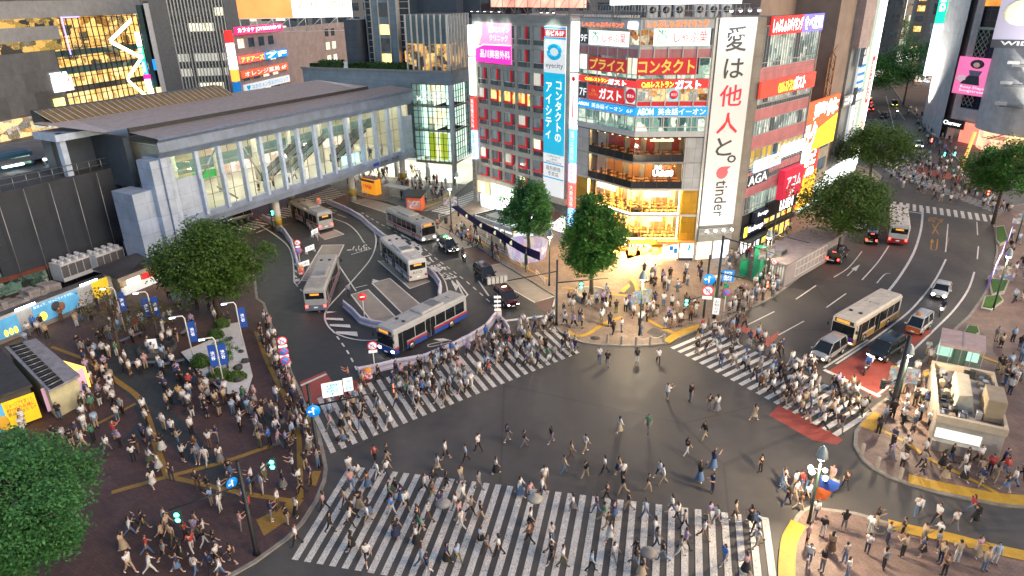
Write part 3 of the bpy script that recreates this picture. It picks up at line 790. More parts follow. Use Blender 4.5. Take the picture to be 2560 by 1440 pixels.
mb=MB();mb.box(2.2,3.4,-.4,-.1,3.1,3.25,GOLD);mb.add([(0,-.02,3.0),(6.4,-.02,3.0),(6.4,-1.1,2.75),(0,-1.1,2.75)],[(0,1,2,3),(3,2,1,0)],GOLD);mb.box(3.6,6.3,-1.4,-.02,3.05,3.2,plain('tan awning',(.5,.28,.12),.7));mb.box(6.3,WR,-1.2,-.02,2.95,3.1,plain('orange awning',(.6,.27,.06),.7))
part(mb,'canopy',tower,PR)
# street level: lit show windows on the front
sign('poster_window','white poster window with slanted yellow shapes and blue pictures beside the yellow shop',PR,(4.6,6.7,.35,2.7),glow('cream poster',(1,.93,.80),1.0),[],.05,.1,cat='poster',extra=lambda mb,w,h:(mb.box(.9,1.4,-.02,-.01,1.2,1.8,DBLU),mb.box(1.5,1.95,-.02,-.01,.8,1.5,DBLU),mb.add([(.1,-.015,1.7),(2.0,-.015,2.2),(2.0,-.015,2.3),(.1,-.015,1.9)],[(0,1,2,3)],plain('ochre stripe',(.6,.4,.2)))))
sign('poster_window','bright white poster window with a blue shoe picture right of the slanted poster',PR,(6.9,WR,.5,2.75),glow('white poster',(1,.99,.97),1.6),[],.05,.1,cat='poster',extra=lambda mb,w,h:(mb.add([(.9,-.015,.9),(1.3,-.015,1.1),(1.4,-.015,1.9),(1.15,-.015,1.9)],[(0,1,2,3)],INKC),mb.box(0,w,-.03,-.02,-.45,.0,INK)))
# ---- signs on the two faces
def fr(pl,x0,y0,x1,y1,off=.15):return pl.rect(x0,y0,x1,y1,-off)
sign('restaurant_sign','orange script letters along the grey top fascia of the left face',PL_,fr(PL_,1449,52,1562,72),GREYP2,[('しゃぶしゃぶバイキング',GORG,(.06,.98,.1,.95),dict(bold=.02,d=.08))],.1,.08)
sign('restaurant_sign','orange script letters along the grey top fascia of the front face',PR,fr(PR,1612,50,1785,70),GREYP2,[('しゃぶしゃぶバイキング',GORG,(.04,.92,.1,.98),dict(bold=.02,d=.08))],.1,.08)
sign('logo_sign','small white lit sign with a black frame mark on the corner under the roof',PL_,fr(PL_,1570,55,1592,73),GW,[('□',INK,(.15,.85,.15,.9))],.12,.1)
BACK9=glow('white backlit wall panel',(.86,.93,.86),.75,.2,.5)
def radish(mb,cx,cz,r):
 mb.tube([(cx+r*math.cos(a*.5236)*(1 if abs(a-9)>1 else .6),-.03,cz+r*.9*math.sin(a*.5236)) for a in range(13)],r*.07,INKG,5)
 for k in (-1,0,1):mb.add([(cx,-.03,cz+r*.9),(cx+k*r*.7-.1,-.03,cz+r*1.5),(cx+k*r*.9,-.03,cz+r*1.9),(cx+k*r*.5+.12,-.03,cz+r*1.4)],[(0,1,2,3)],INKG)
sign('restaurant_sign','white backlit radish sign with red brush letters on the left face',PL_,fr(PL_,1472,75,1570,118),BACK9,[('しゃぶ葉',INKR,(.36,.94,.22,.86)),('たっぷり',INK,(.1,.26,.3,.62))],.12,.1,extra=lambda mb,w,h:radish(mb,w*.18,h*.42,h*.28))
sign('restaurant_sign','white backlit radish sign on the front face',PR,fr(PR,1636,72,1774,114),BACK9,[('しゃぶ葉',INKR,(.36,.95,.2,.85)),('おなかたっぷり',INK,(.06,.24,.4,.58))],.12,.1,extra=lambda mb,w,h:radish(mb,w*.15,h*.42,h*.3))
sign('floor_number','white 9F painted on a dark pane at the left end of the top floor',PL_,fr(PL_,1450,80,1470,108,.05),ROOMD,[('9F',LETW,(.1,.9,.15,.8))],.05,.04)
sign('floor_number','white 7F painted on a dark pane above the blue school sign',PL_,fr(PL_,1447,212,1468,246,.05),ROOMD,[('7F',LETW,(.1,.9,.2,.8))],.05,.04)
sign('contact_lens_sign','red board with four large gold katakana letters on the left face',PL_,fr(PL_,1472,141,1565,185),DRED,[('プライス',GOLD,(.04,.96,.1,.92),dict(bold=.025,depth=.02))],.15,.12)
sign('contact_lens_sign','red board with five large gold katakana letters on the front face',PR,fr(PR,1594,146,1739,187),DRED,[('コンタクト',GOLD,(.02,.97,.1,.92),dict(bold=.025,depth=.02))],.15,.12)
sign('cafe_sign','long red fascia with yellow and white glowing letters on the left face',PL_,fr(PL_,1446,187,1591,219,.2),GRED,[('Caféレストラン',GYEL,(.13,.52,.2,.86),dict(bold=.03)),('ガスト',GW,(.53,.84,.0,.95),dict(bold=.04))],.22,.2)
sign('cafe_sign','long red fascia with yellow and white glowing letters on the front face',PR,fr(PR,1592,200,1770,219,.2),GRED,[('Caféレストラン',GYEL,(.07,.52,.05,.8),dict(bold=.03)),('ガスト',GW,(.54,.9,-.15,.95),dict(bold=.04))],.22,.2)
sign('cafe_banner','red window board with tall white katakana under the cafe fascia',PL_,fr(PL_,1469,211,1557,260),plain('red window board',(.62,.03,.03),.5,emit=.35),[('Café\nレストラン',GOLD,(.04,.3,.25,.75)),('ガスト',LETW,(.33,.95,.12,.88),dict(bold=.03))],.1,.06)
def disc(mb,w,h,r,m):mb.tube([(w/2,-.035,h/2),(w/2,-.01,h/2)],r,m,24)
sign('cafe_roundel','white pane with a red round cafe emblem at the corner of the left face',PL_,fr(PL_,1563,218,1588,262),DWHI,[('ガスト',LETW,(.18,.82,.38,.6),dict(d=.05,bold=.03))],.06,.05,extra=lambda mb,w,h:disc(mb,w,h,w*.46,INKR))
sign('cafe_roundel','pale blue pane with a red round emblem in the front windows',PR,fr(PR,1674,220,1696,254),plain('pale blue pane',(.3,.62,.68),emit=.2),[('ガスト',LETW,(.2,.8,.4,.62),dict(d=.05))],.06,.05,extra=lambda mb,w,h:disc(mb,w,h,w*.44,INKR))
sign('school_sign','blue band with white letters and a round 6F mark on the left face',PL_,fr(PL_,1444,248,1588,289.5,.2),GBLU,[('AEON',GWHT,(.02,.21,.3,.75),dict(bold=.02)),('英会話イーオン',LETW,(.26,.80,.18,.85),dict(bold=.01)),('6F',LETW,(.86,.96,.25,.75))],.22,.18)
sign('school_sign','blue band with a white outlined name and large white letters on the front face',PR,fr(PR,1589,269,1768,289,.2),GBLU,[('AEON',GWHT,(.03,.25,.12,.88),dict(bold=.02)),('英会話イーオン',LETW,(.31,.97,.1,.9),dict(bold=.01))],.22,.18)
sign('neon_sign','glowing white round script with small white and red letters before the grill windows',PR,(2.4,5.3,fz(440),fz(411)),glass('sign backing glass',(.9,.9,.9),.02),[('Uchii8',GW,(.05,.95,.0,.55),dict(bold=.05)),('渋谷',GW,(.12,.45,.6,.95),dict(bold=.02)),('焼肉',GORG,(.48,.85,.6,.95),dict(bold=.02))],.12,.02)
sign('shop_letters','glowing white serif letters on the amber band above the front shop doors',PR,(.05,3.1,fz(617),fz(600)),YELCL,[('ITANE',GW,(.03,.97,.05,.95),dict(bold=.02,depth=.05))],.14,.04)
sign('shop_letters','glowing white serif letters on the amber band, part round the corner on the left face',PL_,(7.6,WL-.1,fz(615),fz(598)),YELCL,[("L'OCC",GW,(.05,.98,.05,.95),dict(bold=.02,depth=.05))],.14,.04)
sign('shop_name_light','white lit shop name in the upper cafe window on the front',PR,(1.6,5.0,fz(492),fz(479)),GWS,[("L'OCCITANE",GWM,(.05,.95,.2,.8))],.03,.03)
sign('shop_name_light','white lit shop name in the upper cafe window on the left face',PL_,(4.3,7.8,fz(490),fz(477)),GWS,[("L'OCCITANE",GWM,(.05,.95,.2,.8))],.03,.03)
sign('cafe_name_light','small white glowing cafe name over the lower cafe window',PR,(2.6,4.2,fz(552),fz(543)),GW,[('CAFE',GWM,(.1,.9,.2,.8))],.03,.03)
sign('red_lamp_sign','glowing orange bar sign at the ceiling of the red bar',PR,(2.0,4.9,fz(353),fz(348)),glow('orange bar light',(1,.5,.2),3),[],.04,.05,cat='lit sign')
# ---- the tall banner
BANW=plain('white banner cloth',(.74,.77,.79),.7,var=.04,scale=.4)
zb0,zb1=PB.W(1781,561)[1],TOP+.05
sign('hanging_banner','tall white banner with dark and red characters and a red flame mark',PB,(0.02,WBN,zb0,zb1),BANW,
 [('愛',INK,(.22,.78,.852,.962),dict(bold=.01)),('は',INK,(.24,.78,.73,.82),dict(bold=.01)),('他',INKR,(.2,.82,.60,.70),dict(bold=.01)),('人',INKR,(.2,.8,.47,.57),dict(bold=.01)),('と',INK,(.24,.70,.36,.45),dict(bold=.01)),('。',INK,(.60,.86,.322,.362),dict(bold=.01)),('tinder',INK,(.36,.72,.045,.235),dict(rot=R(-90),bold=.01))],.3,.1,cat='banner',panel='cloth',
 extra=lambda mb,w,h:mb.add([(w*(.5+.17*math.cos(t))+(w*.16 if i==2 else 0),-.02,h*.274+w*.17*math.sin(t)+(.1 if i==2 else 0)) for i,t in enumerate([q*.5236 for q in range(12)])],[tuple(range(12))],plain('coral red print',(.85,.10,.12),var=.25,scale=.5,emit=.2)))
mb=MB();mb.box(-.35,-.02,-.1,.6,0,TOP,ALU);mb.box(WBN,6.1,-.02,.5,0,TOP,STONE);mb.box(0,WBN,.05,1,0,TOP,CONCW)
mb.box(0,WBN,-.5,.05,zb0-1.2,zb0-.9,ALU)
part(mb,'wall',tower,PB)
# entrance under the banner: lit stairs and vending machines
mb=MB();mb.box(.1,2.2,-.02,.04,.2,2.7,glow('yellow stair light',(1,.85,.5),1.0,.4,2));mb.box(2.5,4.7,-.02,.04,.2,2.7,glow('bluish machine light',(.8,.92,1),1.5,.5,2.5));mb.box(0,WBN,-.35,.04,2.8,4.6,plain('dull metal fascia',(.4,.4,.38),.4,.4))
part(mb,'entrance',tower,PB)
for k,(zz,out,up) in enumerate(((zb0-.75,-1.3,1),(TOP+.8,-1.5,-1))):
 for i in range(4):
  s=.7+i*1.15;q=PB.M(s,out,zz)
  t=thing('floodlight',['floodlight under the tall banner, %s of four pointing up','floodlight on an arm above the tall banner, %s of four'][k] % ('leftmost','second from the left','third from the left','rightmost')[i],'lamp',M=q,group='floodlights of the tall banner')
  mb=MB();mb.lathe([(.08,.3),(.26,.1),(.30,0)],STEEL,10);mb.tube([(0,0,.25),(0,-out*.95,.2)],.03,STEEL,5);mb.build('shade',t)
  mb=MB();mb.ball((0,0,.05 if k==1 else .28),.2,glow('floodlight bulb',(1,.98,.9),9),8,5);mb.build('bulb',t)
  l=bpy.data.lights.new('floodlight beam','SPOT');l.energy=330 if k else 420;l.spot_size=R(75);l.spot_blend=.8;l.shadow_soft_size=.2;l.color=(.95,1,.98)
  lo=bpy.data.objects.new('beam',l);COL.objects.link(lo);lo.parent=t
  d=Vector((0,-out+.1,up*3.2)).normalized();lo.matrix_basis=Matrix.Translation((0,0,.35 if up>0 else -.1))@d.to_track_quat('-Z','Y').to_matrix().to_4x4()
# ---- roof plant and billboard frames
mb=MB()
for pl,w in ((PR,WR+4),(PL_,WL)):
 for i in range(int(w/.5)+1):mb.tube([pl.M(i*.5,.6,0)@Vector((0,0,TOP-.2)),pl.M(i*.5,.6,0)@Vector((0,0,TOP+1.5))],.025,STEEL,4)
 for z in (.8,1.5):mb.tube([pl.M(0,.6,TOP+z)@Vector(),pl.M(w,.6,TOP+z)@Vector()],.035,STEEL,4)
part(mb,'roof_railing',tower)
for i,(s,d) in enumerate(((1,2.2),(2.6,2.2),(4.2,2.3),(6.6,2.2),(8.3,2.6),(9.8,2.4))):
 mb=MB(PR.M(s,d,TOP-.3));mb.bev(0,1.2,0,.9,.15,1.9,GREYP2,.05);mb.box(.1,1.1,.1,.8,0,.15,STEEL);mb.ycyl(.6,-.03,0,1.2,.4,DARKM,14);mb.ycyl(.6,-.05,-.03,1.2,.12,STEEL,8)
 o=mb.build('air_conditioner');tag(o,'grey air conditioner box on the corner building roof, %s from the left behind the railing' % ('first','second','third','fourth','fifth','sixth')[i],'air conditioner','rooftop air conditioners of the corner building')
def truss(pl,s0,s1,z0,z1,d,n,m=STEEL):
 mb=MB(pl.M())
 for i in range(n+1):
  s=s0+(s1-s0)*i/n;mb.tube([(s,d,z0),(s,d,z1)],.06,m,5);mb.tube([(s,d,z1),(s,d+2.5,z0)],.05,m,5)
  if i<n:mb.tube([(s,d,z0),(s+(s1-s0)/n,d,z1)],.045,m,5)
 for z in (z0+.1,z1):mb.tube([(s0,d,z),(s1,d,z)],.06,m,5)
 return mb
sign('billboard','white lit roof billboard in panels above the corner building, bottom edge in view',PR,(-3.5,12,PR.W(1600,12,2.2)[1],TOP+9),GWHT,[],-2.2,.4,cat='billboard',extra=lambda mb,w,h:[mb.box(w*i/6-.02,w*i/6+.02,-.02,-.008,0,h,ALU) for i in range(1,6)]).children
o=truss(PR,-3,11.5,TOP-.3,TOP+3.0,2.6,6).build('billboard_truss');tag(o,'grey steel truss carrying the white roof billboard','truss')
# ---- street face along the avenue: eight window bands and pink spandrels
cz=lambda x,y:PC.W(x,y)[1]
zs=[30.2,29.1,25.6,24.7,23.4,20.6,18.8,17.7,16.3,13.7,11.6,10.7,7.6]
mb=MB()
mb.box(0,WC,.25,.8,0,TOP,DARKM);mb.box(WC-.3,WC,-.1,.8,0,TOP,STEEL)
for z0,z1 in ((23.0,24.55),(18.2,19.6), (14.55,16.3),(10.6,11.6),(8.35,9.9)):mb.box(0,WC-.3,-.02,.25,z0,z1,PINKPAN2)
mb.box(0,WC,-.04,.25,29.5,TOP,DARKM)
part(mb,'wall',tower,PC)
for k,(z0,z1,n,pane) in enumerate(((24.6,29.4,11,ROOMW),(20.3,22.95,11,ROOMW),(19.65,20.2,11,ROOMD),(16.35,18.15,11,ROOMW),(12.15,14.5,10,room('amber film windows',[(.3,.17,.02),(.62,.36,.03),(.5,.28,.02)],.8,(.65,.65,.3))),(9.95,11.9,11,ROOMD),(5.9,8.3,10,ROOMG))):
 for i in range(n):
  s0,s1=.15+(WC-.6)*i/n,.15+(WC-.6)*(i+1)/n
  window(tower,PC,s0,s1-.03,z0,z1,pane if (k*7+i*5) % 6 else ROOMD,ALU,2 if k != 4 else 1,1,.07,.16,.04)
  if z1-z0>2:
   mb=MB();mb.box(s0,s1,-.05,.1,z0+.55,z0+.63,ALU);part(mb,'transom',tower,PC)
pr=lambda x0,y0,x1,y1,o=.3:PC.rect(x0,y0,x1,y1,-o)
def crect(xl,yt,xr,h,off=.3):
 s0,zt=PC.W(xl,yt,-off);s1=PC.W(xr,yt,-off)[0];return (s0,s1,zt-h,zt)
sign('restaurant_sign','red lit sign with white script at the top of the avenue face',PC,(.9,9.4,28.3,30.4),GRED,[('しゃぶしゃぶバイキング',GW,(.03,.98,.12,.9),dict(bold=.02))],.35,.25)
sign('restaurant_sign','violet blue lit sign beside the red one at the top of the avenue face',PC,(9.4,15.6,28.3,30.4),glow('violet blue panel',(.16,.13,.85),1.0),[('食べ放題',GW,(.05,.95,.12,.9),dict(bold=.02))],.35,.25)
sign('cafe_sign','red and orange lit fascia with yellow and white letters on the avenue face',PC,(-.2,15.6,21.0,23.0),plain('glossy red panel',(.55,.05,.03),.4,var=.5,scale=.4,emit=.6),[('Caféレストラン',GYEL,(.3,.58,.1,.8),dict(bold=.03)),('ガスト',GW,(.58,.8,.1,.95),dict(bold=.04))],.45,.3)
sign('clinic_sign','light blue box sign with three white and red characters on the avenue face',PC,(1.2,8.6,11.5,13.0),glow('pale blue box light',(.35,.72,1),1.4),[('漢方薬',GORG,(.08,.92,.12,.9),dict(bold=.03))],.35,.25)
sign('clinic_sign','white and blue lit box sign with 4F at its right end on the avenue face',PC,(8.7,15.7,12.3,13.8),GWC,[('4F',GBLU,(.8,.98,.1,.9))],.35,.25)
sign('window_letters','dark window letters reading AGA under the light blue box sign',PC,(.2,6,9.6,11.2),ROOMD,[('AGA',LETW,(.05,.95,.1,.9),dict(bold=.01))],.04,.03)
sign('loan_sign','crimson boxed sign with white katakana low on the avenue face',PC,(9.2,15.2,6.2,10.4),plain('crimson board',(.55,.02,.05),.5,emit=.45),[('アコム',LETW,(.15,.9,.35,.75),dict(bold=.02)),('3F',LETW,(.35,.6,.05,.3))],1.0,.9)
sign('orange_sign','small dark box sign with white letters hung low on the avenue face',PC,(2.6,6.4,4.4,5.8),plain('dark sign board',(.02,.03,.06),.4),[('Foreign',GW,(.2,.95,.4,.9))],.6,.5)
sign('currency_sign','dark sign with a yellow end and white slanted letters over the exchange shop',PC,(.1,5.6,2.9,4.3),plain('dark sign board',(.02,.03,.06),.4),[('Exchange',GW,(.22,.97,.15,.85),dict(bold=.02))],.5,.4,extra=lambda mb,w,h:mb.box(0,w*.16,-.03,-.01,0,h,GYEL))
sign('soap_shop_sign','black fascia with tall white glowing letters above the flower coloured shop',PC,(6.4,15.8,4.1,6.2),BLACKM,[('LUSH',GW,(.42,.86,.1,.95),dict(bold=.03))],.4,.4)
mb=MB();mb.box(6.4,15.8,-.45,.1,2.3,2.95,BLACKM);mb.box(0,6.4,-1.5,.1,2.35,2.55,DARKM)
part(mb,'shop_fascia',tower,PC)
SHOPC=room('shop full of coloured goods',[(.5,.06,.03),(1,.42,.05),(.95,.8,.15),(.25,.5,.06),(1,.7,.4),(.5,.1,.5)],1.0,(2.2,2.2,2.2))
for s0,s1,z0,z1,m in ((6.6,15.6,3.0,4.1,SHOPC),(6.6,15.6,.15,2.3,SHOPC),(.3,6.3,.15,2.4,room('white shop with goods',[(.6,.65,.7),(1,1,.95),(1,.95,.85),(.5,.35,.3)],1.5,(2.5,2.5,1.5)))):
 window(tower,PC,s0,s1,z0,z1,m,BLACKM,5,1,.08,.1,.05,'shop_window')
# ---------------------------------------------------------------- grey building with red window bars
PG=Plane(G(1200,515),140);WG=21.0
GREYW=panels('grey facade panels',(.40,.40,.37),1.68,1.62,.6,.6)
grey=thing('office_building','grey office building with red window bars and a tall blue optician banner','building',M=PG.M())
REDBAR=plain('red window bar',(.62,.02,.03),.5,emit=.12)
mb=MB();mb.box(-.5,WG,.25,14,5.6,30.2,GREYW);mb.box(-.5,WG,-.02,.3,29.5,30.5,STEEL);mb.box(-.5,WG,.5,14,0,5.6,CONCD)
zt=[29.0,25.9,22.8,19.7,16.5,13.4,10.2,7.2]
for i in range(8):        # spandrels and piers stand proud, the windows sit behind
 z1=zt[i];z0=(zt[i]-2.45)
 nz=zt[i+1] if i<7 else 5.6
 mb.box(-.5,WG,-.02,.25,nz if i<7 else 4.9,z0,GREYW)
 if i==0:mb.box(-.5,WG,-.02,.25,z1,29.5,GREYW)
 for c in range(7):
  s=(-.5,2.95,6.2,9.5,12.9,16.3,19.6)[c];e=(.55,3.6,6.85,10.15,13.55,16.9,21.0)[c]
  mb.box(s,e,-.0,.25,z0,z1,GREYW)
part(mb,'wall',grey,PG)
for i in range(8):
 for c in range(6):
  s0,s1=(.55,3.6,6.85,10.15,13.55,16.9)[c],(2.95,6.2,9.5,12.9,16.3,19.6)[c]
  if c==5 and i<7:continue
  z1=zt[i];z0=z1-2.45;zm=z0+.72
  rr=(i*5+c*3) % 7
  pane=ROOMO if (i,c) in ((3,1),(3,2),(3,3)) else (BLIND if rr==1 else (ROOMY if (i>4 and rr==2) else ROOMB))
  mb=MB();sm=s0+(s1-s0)*.68
  mb.add([(s0,.2,zm),(sm,.2,zm),(sm,.2,z1),(s0,.2,z1)],[(0,1,2,3)],pane)
  mb.add([(sm,.2,zm),(s1,.2,zm),(s1,.2,z1),(sm,.2,z1)],[(0,1,2,3)],pane if pane is ROOMO else ROOMD)
  mb.add([(s0,.2,z0),(s1,.2,z0),(s1,.2,zm),(s0,.2,zm)],[(0,1,2,3)],ROOMD)
  mb.box(s0,s1,.06,.2,zm-.04,zm+.04,ALU);mb.box(sm-.02+.3,sm+.04+.3,.1,.2,z0,zm,ALU)
  if not (i<2 and c<3):
   mb.box(sm-.16,sm+.12,-.06,.2,zm+(0 if i>2 else .05),z1,REDBAR)
   if i>2:mb.box(s0,sm+.12,-.06,.2,zm-.05,zm+.28,REDBAR)
  part(mb,'window',grey,PG)
# street front of the grey building: lit screens
mb=MB();mb.box(0,WG,-.5,.5,4.7,5.6,plain('dirty cream fascia',(.5,.47,.4),.6));part(mb,'fascia',grey,PG)
sign('lit_sign','big green and white glowing shop sign over the bright screen of the grey building',PG,(4.0,12.2,2.6,4.9),glow('green white sign',(.75,1,.72),1.5,.6,.7),[('コーヒー&バー',GW,(.06,.9,.4,.85),dict(bold=.03)),('MIYAMA',GW,(.45,.85,.06,.3),dict(bold=.02))],.7,.4)
sign('video_screen','dazzling white video screen at the foot of the grey building',PG,(1.0,8.2,-.0+.4,2.5),glow('dazzling screen',(.95,1,1),3.2),[],.5,.3,cat='screen')
sign('lit_sign','small orange and white stacked sign at the left foot of the grey building',PG,(.2,3.0,2.7,4.6),glow('orange cream box',(1,.55,.25),1.3,.5,1.2),[('龍',GW,(.3,.7,.55,.9)),('屋',GW,(.3,.7,.1,.45))],.5,.3)
window(grey,PG,8.6,20.8,.2,2.9,room('bright shop front',[(.5,.5,.5),(1,1,.95),(1,.9,.8),(.4,.2,.2),(.9,.95,1)],1.5,(2,2,1.6)),ALU,6,1,.08,.1,.05,'shop_window')
mb=MB();mb.add([(12.5,-.3,3.4),(20.9,-.3,3.4),(20.9,-2.3,2.7),(12.5,-2.3,2.7)],[(0,1,2,3),(3,2,1,0)],panels('pale red awning cloth',(.5,.27,.22),.5,9,.7));mb.box(12.5,20.9,-2.33,-2.28,2.45,2.7,WHITEP);part(mb,'awning',grey,PG)
# signs of the grey building
SK=plain('pink clinic print',(.85,.30,.50),.5,emit=.5)
def clinic(mb,w,h):
 mb.box(0,w,-.012,-.008,0,h*.46,GPNK)
 mb.add([(0,-.014,0+h*.38),(w*.25,-.014,h*.47),(w,-.014,h*.49),(w,-.014,h*.46),(w*.25,-.014,h*.44),(0,-.014,h*.33)],[tuple(range(6))],LETW)
 mb.add([(0,-.016,h*.36),(w*.12,-.016,h*.44),(w*.2,-.016,h*.7),(w*.22,-.016,h),(0,-.016,h)],[tuple(range(5))],plain('pale skin print',(.85,.65,.5),.6,emit=.4))
sign('clinic_sign','square pink and magenta clinic board with white characters on the grey building',PG,(.4,9.0,23.6,29.3),SK,[('品川スキン',LETW,(.40,.97,.76,.92),dict(bold=.02)),('クリニック',LETW,(.42,.92,.56,.72),dict(bold=.02)),('品川美容外科',LETW,(.14,.97,.12,.34),dict(bold=.02))],.2,.15,extra=clinic)
def eye(mb,w,h):
 mb.box(0,w,-.012,-.008,.27*h,.745*h,plain('sky blue cloth',(.0,.42,.66),.6,var=.06,emit=.35))
 for a,b in ((.985,.995),(.93,.94)):mb.box(0,w,-.012,-.008,h*a,h*b,INKC)
 mb.box(0,w,-.014,-.010,h*.942,h*.983,INKR)
 for a,b in ((.205,.212),(.118,.125)):mb.box(0,w,-.012,-.008,h*a,h*b,INKC)
 mb.tube([(w*(.5+.27*math.cos(t)),-.03,h*(.862+.034*math.sin(t))) for t in [q*.3927 for q in range(17)]],w*.07,INKC,6)
 mb.box(w*.35,w*.95,-.02,-.012,h*.035,h*.105,DWHI)
sign('optician_banner','tall optician banner, white top with a blue ring, blue middle with white katakana',PG,(16.2,20.5,5.4,29.2),DWHI,[('当ビル5F',LETW,(.08,.92,.948,.978),dict(bold=.03)),('eyecity',INK,(.1,.9,.765,.80)),('アイシティ',LETW,(.10,.40,.36,.69),dict(vertical=True,bold=.02)),('コンタクトの',LETW,(.56,.86,.35,.70),dict(vertical=True,bold=.02)),
 ('CONTACT\nLENS\nSPECIALISTS',INK,(.15,.88,.215,.262)),('隠形眼镜\n专卖店',INK,(.15,.85,.135,.195))],.3,.1,cat='banner',extra=eye,panel='cloth')
for k,(x0,z0,z1,m,body,lab) in enumerate(((-.95,24.5,28.9,GW,'','blank white lit column sign at the upper left edge of the grey building'),(-.95,18.4,24.2,glow('cream lit panel',(1,.93,.76),1.6),'','blank cream lit column sign below the white one on the grey building'),(-.95,13.0,18.1,plain('red column sign',(.6,.05,.04),emit=.8),'美容整形外科','red column sign with white characters at the left edge of the grey building'),
  (-.95,8.2,12.8,glow('white blue column',(.5,.65,1),1.2),'脳神経科','white and dark blue column sign at the left edge of the grey building'),(-.95,.9,8.0,plain('grey column sign',(.25,.26,.27)),'3F内科産婦人科心','long grey column sign with black characters at the left edge of the grey building'))):
 sign('column_sign',lab,PG,(x0,x0+1.1,z0,z1),m,[(body,{2:LETW,3:GBLU,4:INK}[k],(.15,.85,.05,.95),dict(vertical=True,bold=.01))] if body else [],.6,.5)
for k,(z0,z1,m,body,mm,lab) in enumerate(((23.6,29.8,GW,'',LETW,'blank white tube sign between the grey building and the corner building'),(17.2,23.3,GWS,'・|',INKR,'white tube sign with faint print below the blank white one'),(16.0,17.0,GW,'□',INK,'small white square sign with a black mark in the tube column'),(11.2,15.9,glow('azure tube',(.1,.5,1),1.1),'矯正歯科',LETW,'blue tube sign with white characters beside the corner building'),(8.4,11.0,GPNL,'ネイル',GPNK,'glowing pink tube sign beside the corner building'),(4.6,8.2,glow('red tube',(1,.12,.1),1.0),'大衆酒場',LETW,'red tube sign with white characters beside the corner building'),(1.6,4.4,glow('blue white tube',(.15,.5,1),1.3),'薬局',LETW,'blue tube sign nearest the ground beside the tree'))):
 sign('column_sign',lab,PG,(21.5,22.7,z0,z1),m,[(body,mm,(.2,.8,.05,.95),dict(vertical=True))] if body else [],.3,.6)
o=truss(PG,.5,20.5,30.3,33.3,3.0,7).build('billboard_truss');tag(o,'grey steel truss on the grey building under the red face billboard','truss')
sign('billboard','roof billboard with a red and skin coloured picture above the grey building',PG,(.5,20.5,PG.W(1300,18,3)[1],38),glow('red and skin coloured poster',(1,.35,.25),1.3,.7,.35),[],-3.0,.4,cat='billboard')
for i in range(8):
 s=(1.0,2.6,4.2,5.8,7.6,16.6,17.8,19.0)[i]
 t=thing('floodlight','small floodlight on the roof edge of the grey building, number %s from the left' % ('one','two','three','four','five','six','seven','eight')[i],'lamp',M=PG.M(s,-1.3,30.9),group='floodlights on the roof edge of the grey building')
 mb=MB();mb.bev(-.2,.2,-.1,.15,0,.22,DARKM,.03);mb.tube([(0,0,.1),(0,1.3,-.2)],.03,STEEL,5);mb.build('arm',t)
 mb=MB();mb.box(-.17,.17,.02,.16,-.02,-.005,glow('floodlight bulb',(1,.98,.9),9));mb.build('bulb',t)
 if i in (0,2,4,6):
  l=bpy.data.lights.new('floodlight beam','SPOT');l.energy=420;l.spot_size=R(95);l.spot_blend=.9;l.shadow_soft_size=.2;l.color=(.85,1,.85)
  lo=bpy.data.objects.new('beam',l);COL.objects.link(lo);lo.parent=t;lo.matrix_basis=Matrix.Translation((0,0,-.15))@Vector((0,.9,-2.2)).to_track_quat('-Z','Y').to_matrix().to_4x4()
# ---------------------------------------------------------------- terminal tower: glass corner, plinth and roof garden
MC=G(1138,462);M0=Plane(ptaz(MC,112,-40),112);M1=Plane(MC,20)
BLUEP=panels('blue grey metal cladding',(.26,.33,.41),3.2,.85,.62,.4,.3)
tcm=thing('shopping_centre','glass cornered station shopping centre with a planted roof terrace','building',(MC.x,MC.y,0))
mb=MB();mb.box(8,32,0,10,4.5,20.4,BLUEP);mb.box(7.8,40.4,-.25,.0,20.4,20.75,STEEL);mb.box(32,40.1,0,8,18.3,20.4,BLUEP);mb.box(8,40,8,16,4.5,20.3,BLUEP);part(mb,'wall',tcm,M0)
mb=MB();mb.box(.2,9.5,0,.4,18.3,20.4,BLUEP);mb.box(0,9.5,-.25,0,20.4,20.75,STEEL);part(mb,'parapet',tcm,M1)
HALL=room('lit hall behind glass',[(.35,.55,.45),(.75,1,.85),(.95,1,.88),(.6,.8,.7),(.9,.6,.3)],.8,(.5,.5,.35))
HALL2=room('shop floors behind glass',[(.35,.45,.35),(1,.95,.6),(.85,1,.85),(1,.6,.3),(.6,.75,.65)],.95,(.8,.8,.6))
SLAB=plain('hall floor',(.45,.5,.47),.5)
mb=MB()
for z in (4.0,9.9,14.3,18.2):mb.box(32.1,39.9,.15,7.5,z,z+.25,SLAB)
for x,zz in ((33.2,4),(38.4,4)):mb.cyl(x,2.2,4,18.2,.55,glow('pale green lit column',(.72,1,.85),.8),12)
mb.box(32.1,39.9,5.8,6,4,18.2,HALL);mb.box(34.2,38,1.5,1.6,4.3,9.3,plain('yellow green hanging poster',(.42,.46,.02),emit=.4));mb.add([(37.5,3,10.2),(39.6,2,10.2),(39.6,2,11.4),(37.5,3,14.0)],[(0,1,2,3),(3,2,1,0)],plain('orange escalator side',(.8,.38,.02),emit=.5))
part(mb,'hall',tcm,M0)
mb=MB()
for i in range(9):s=32.05+7.9*i/8;mb.box(s-.04,s+.04,-.08,.06,3.9,18.3,DARKM)
for i in range(13):z=3.9+14.4*i/12;mb.box(32,40,-.07,.05,z-.035,z+.035,DARKM)
for z in (4.0,9.95,14.35):mb.box(32,40,-.14,.1,z-.16,z+.16,STEEL)
part(mb,'mullion',tcm,M0)
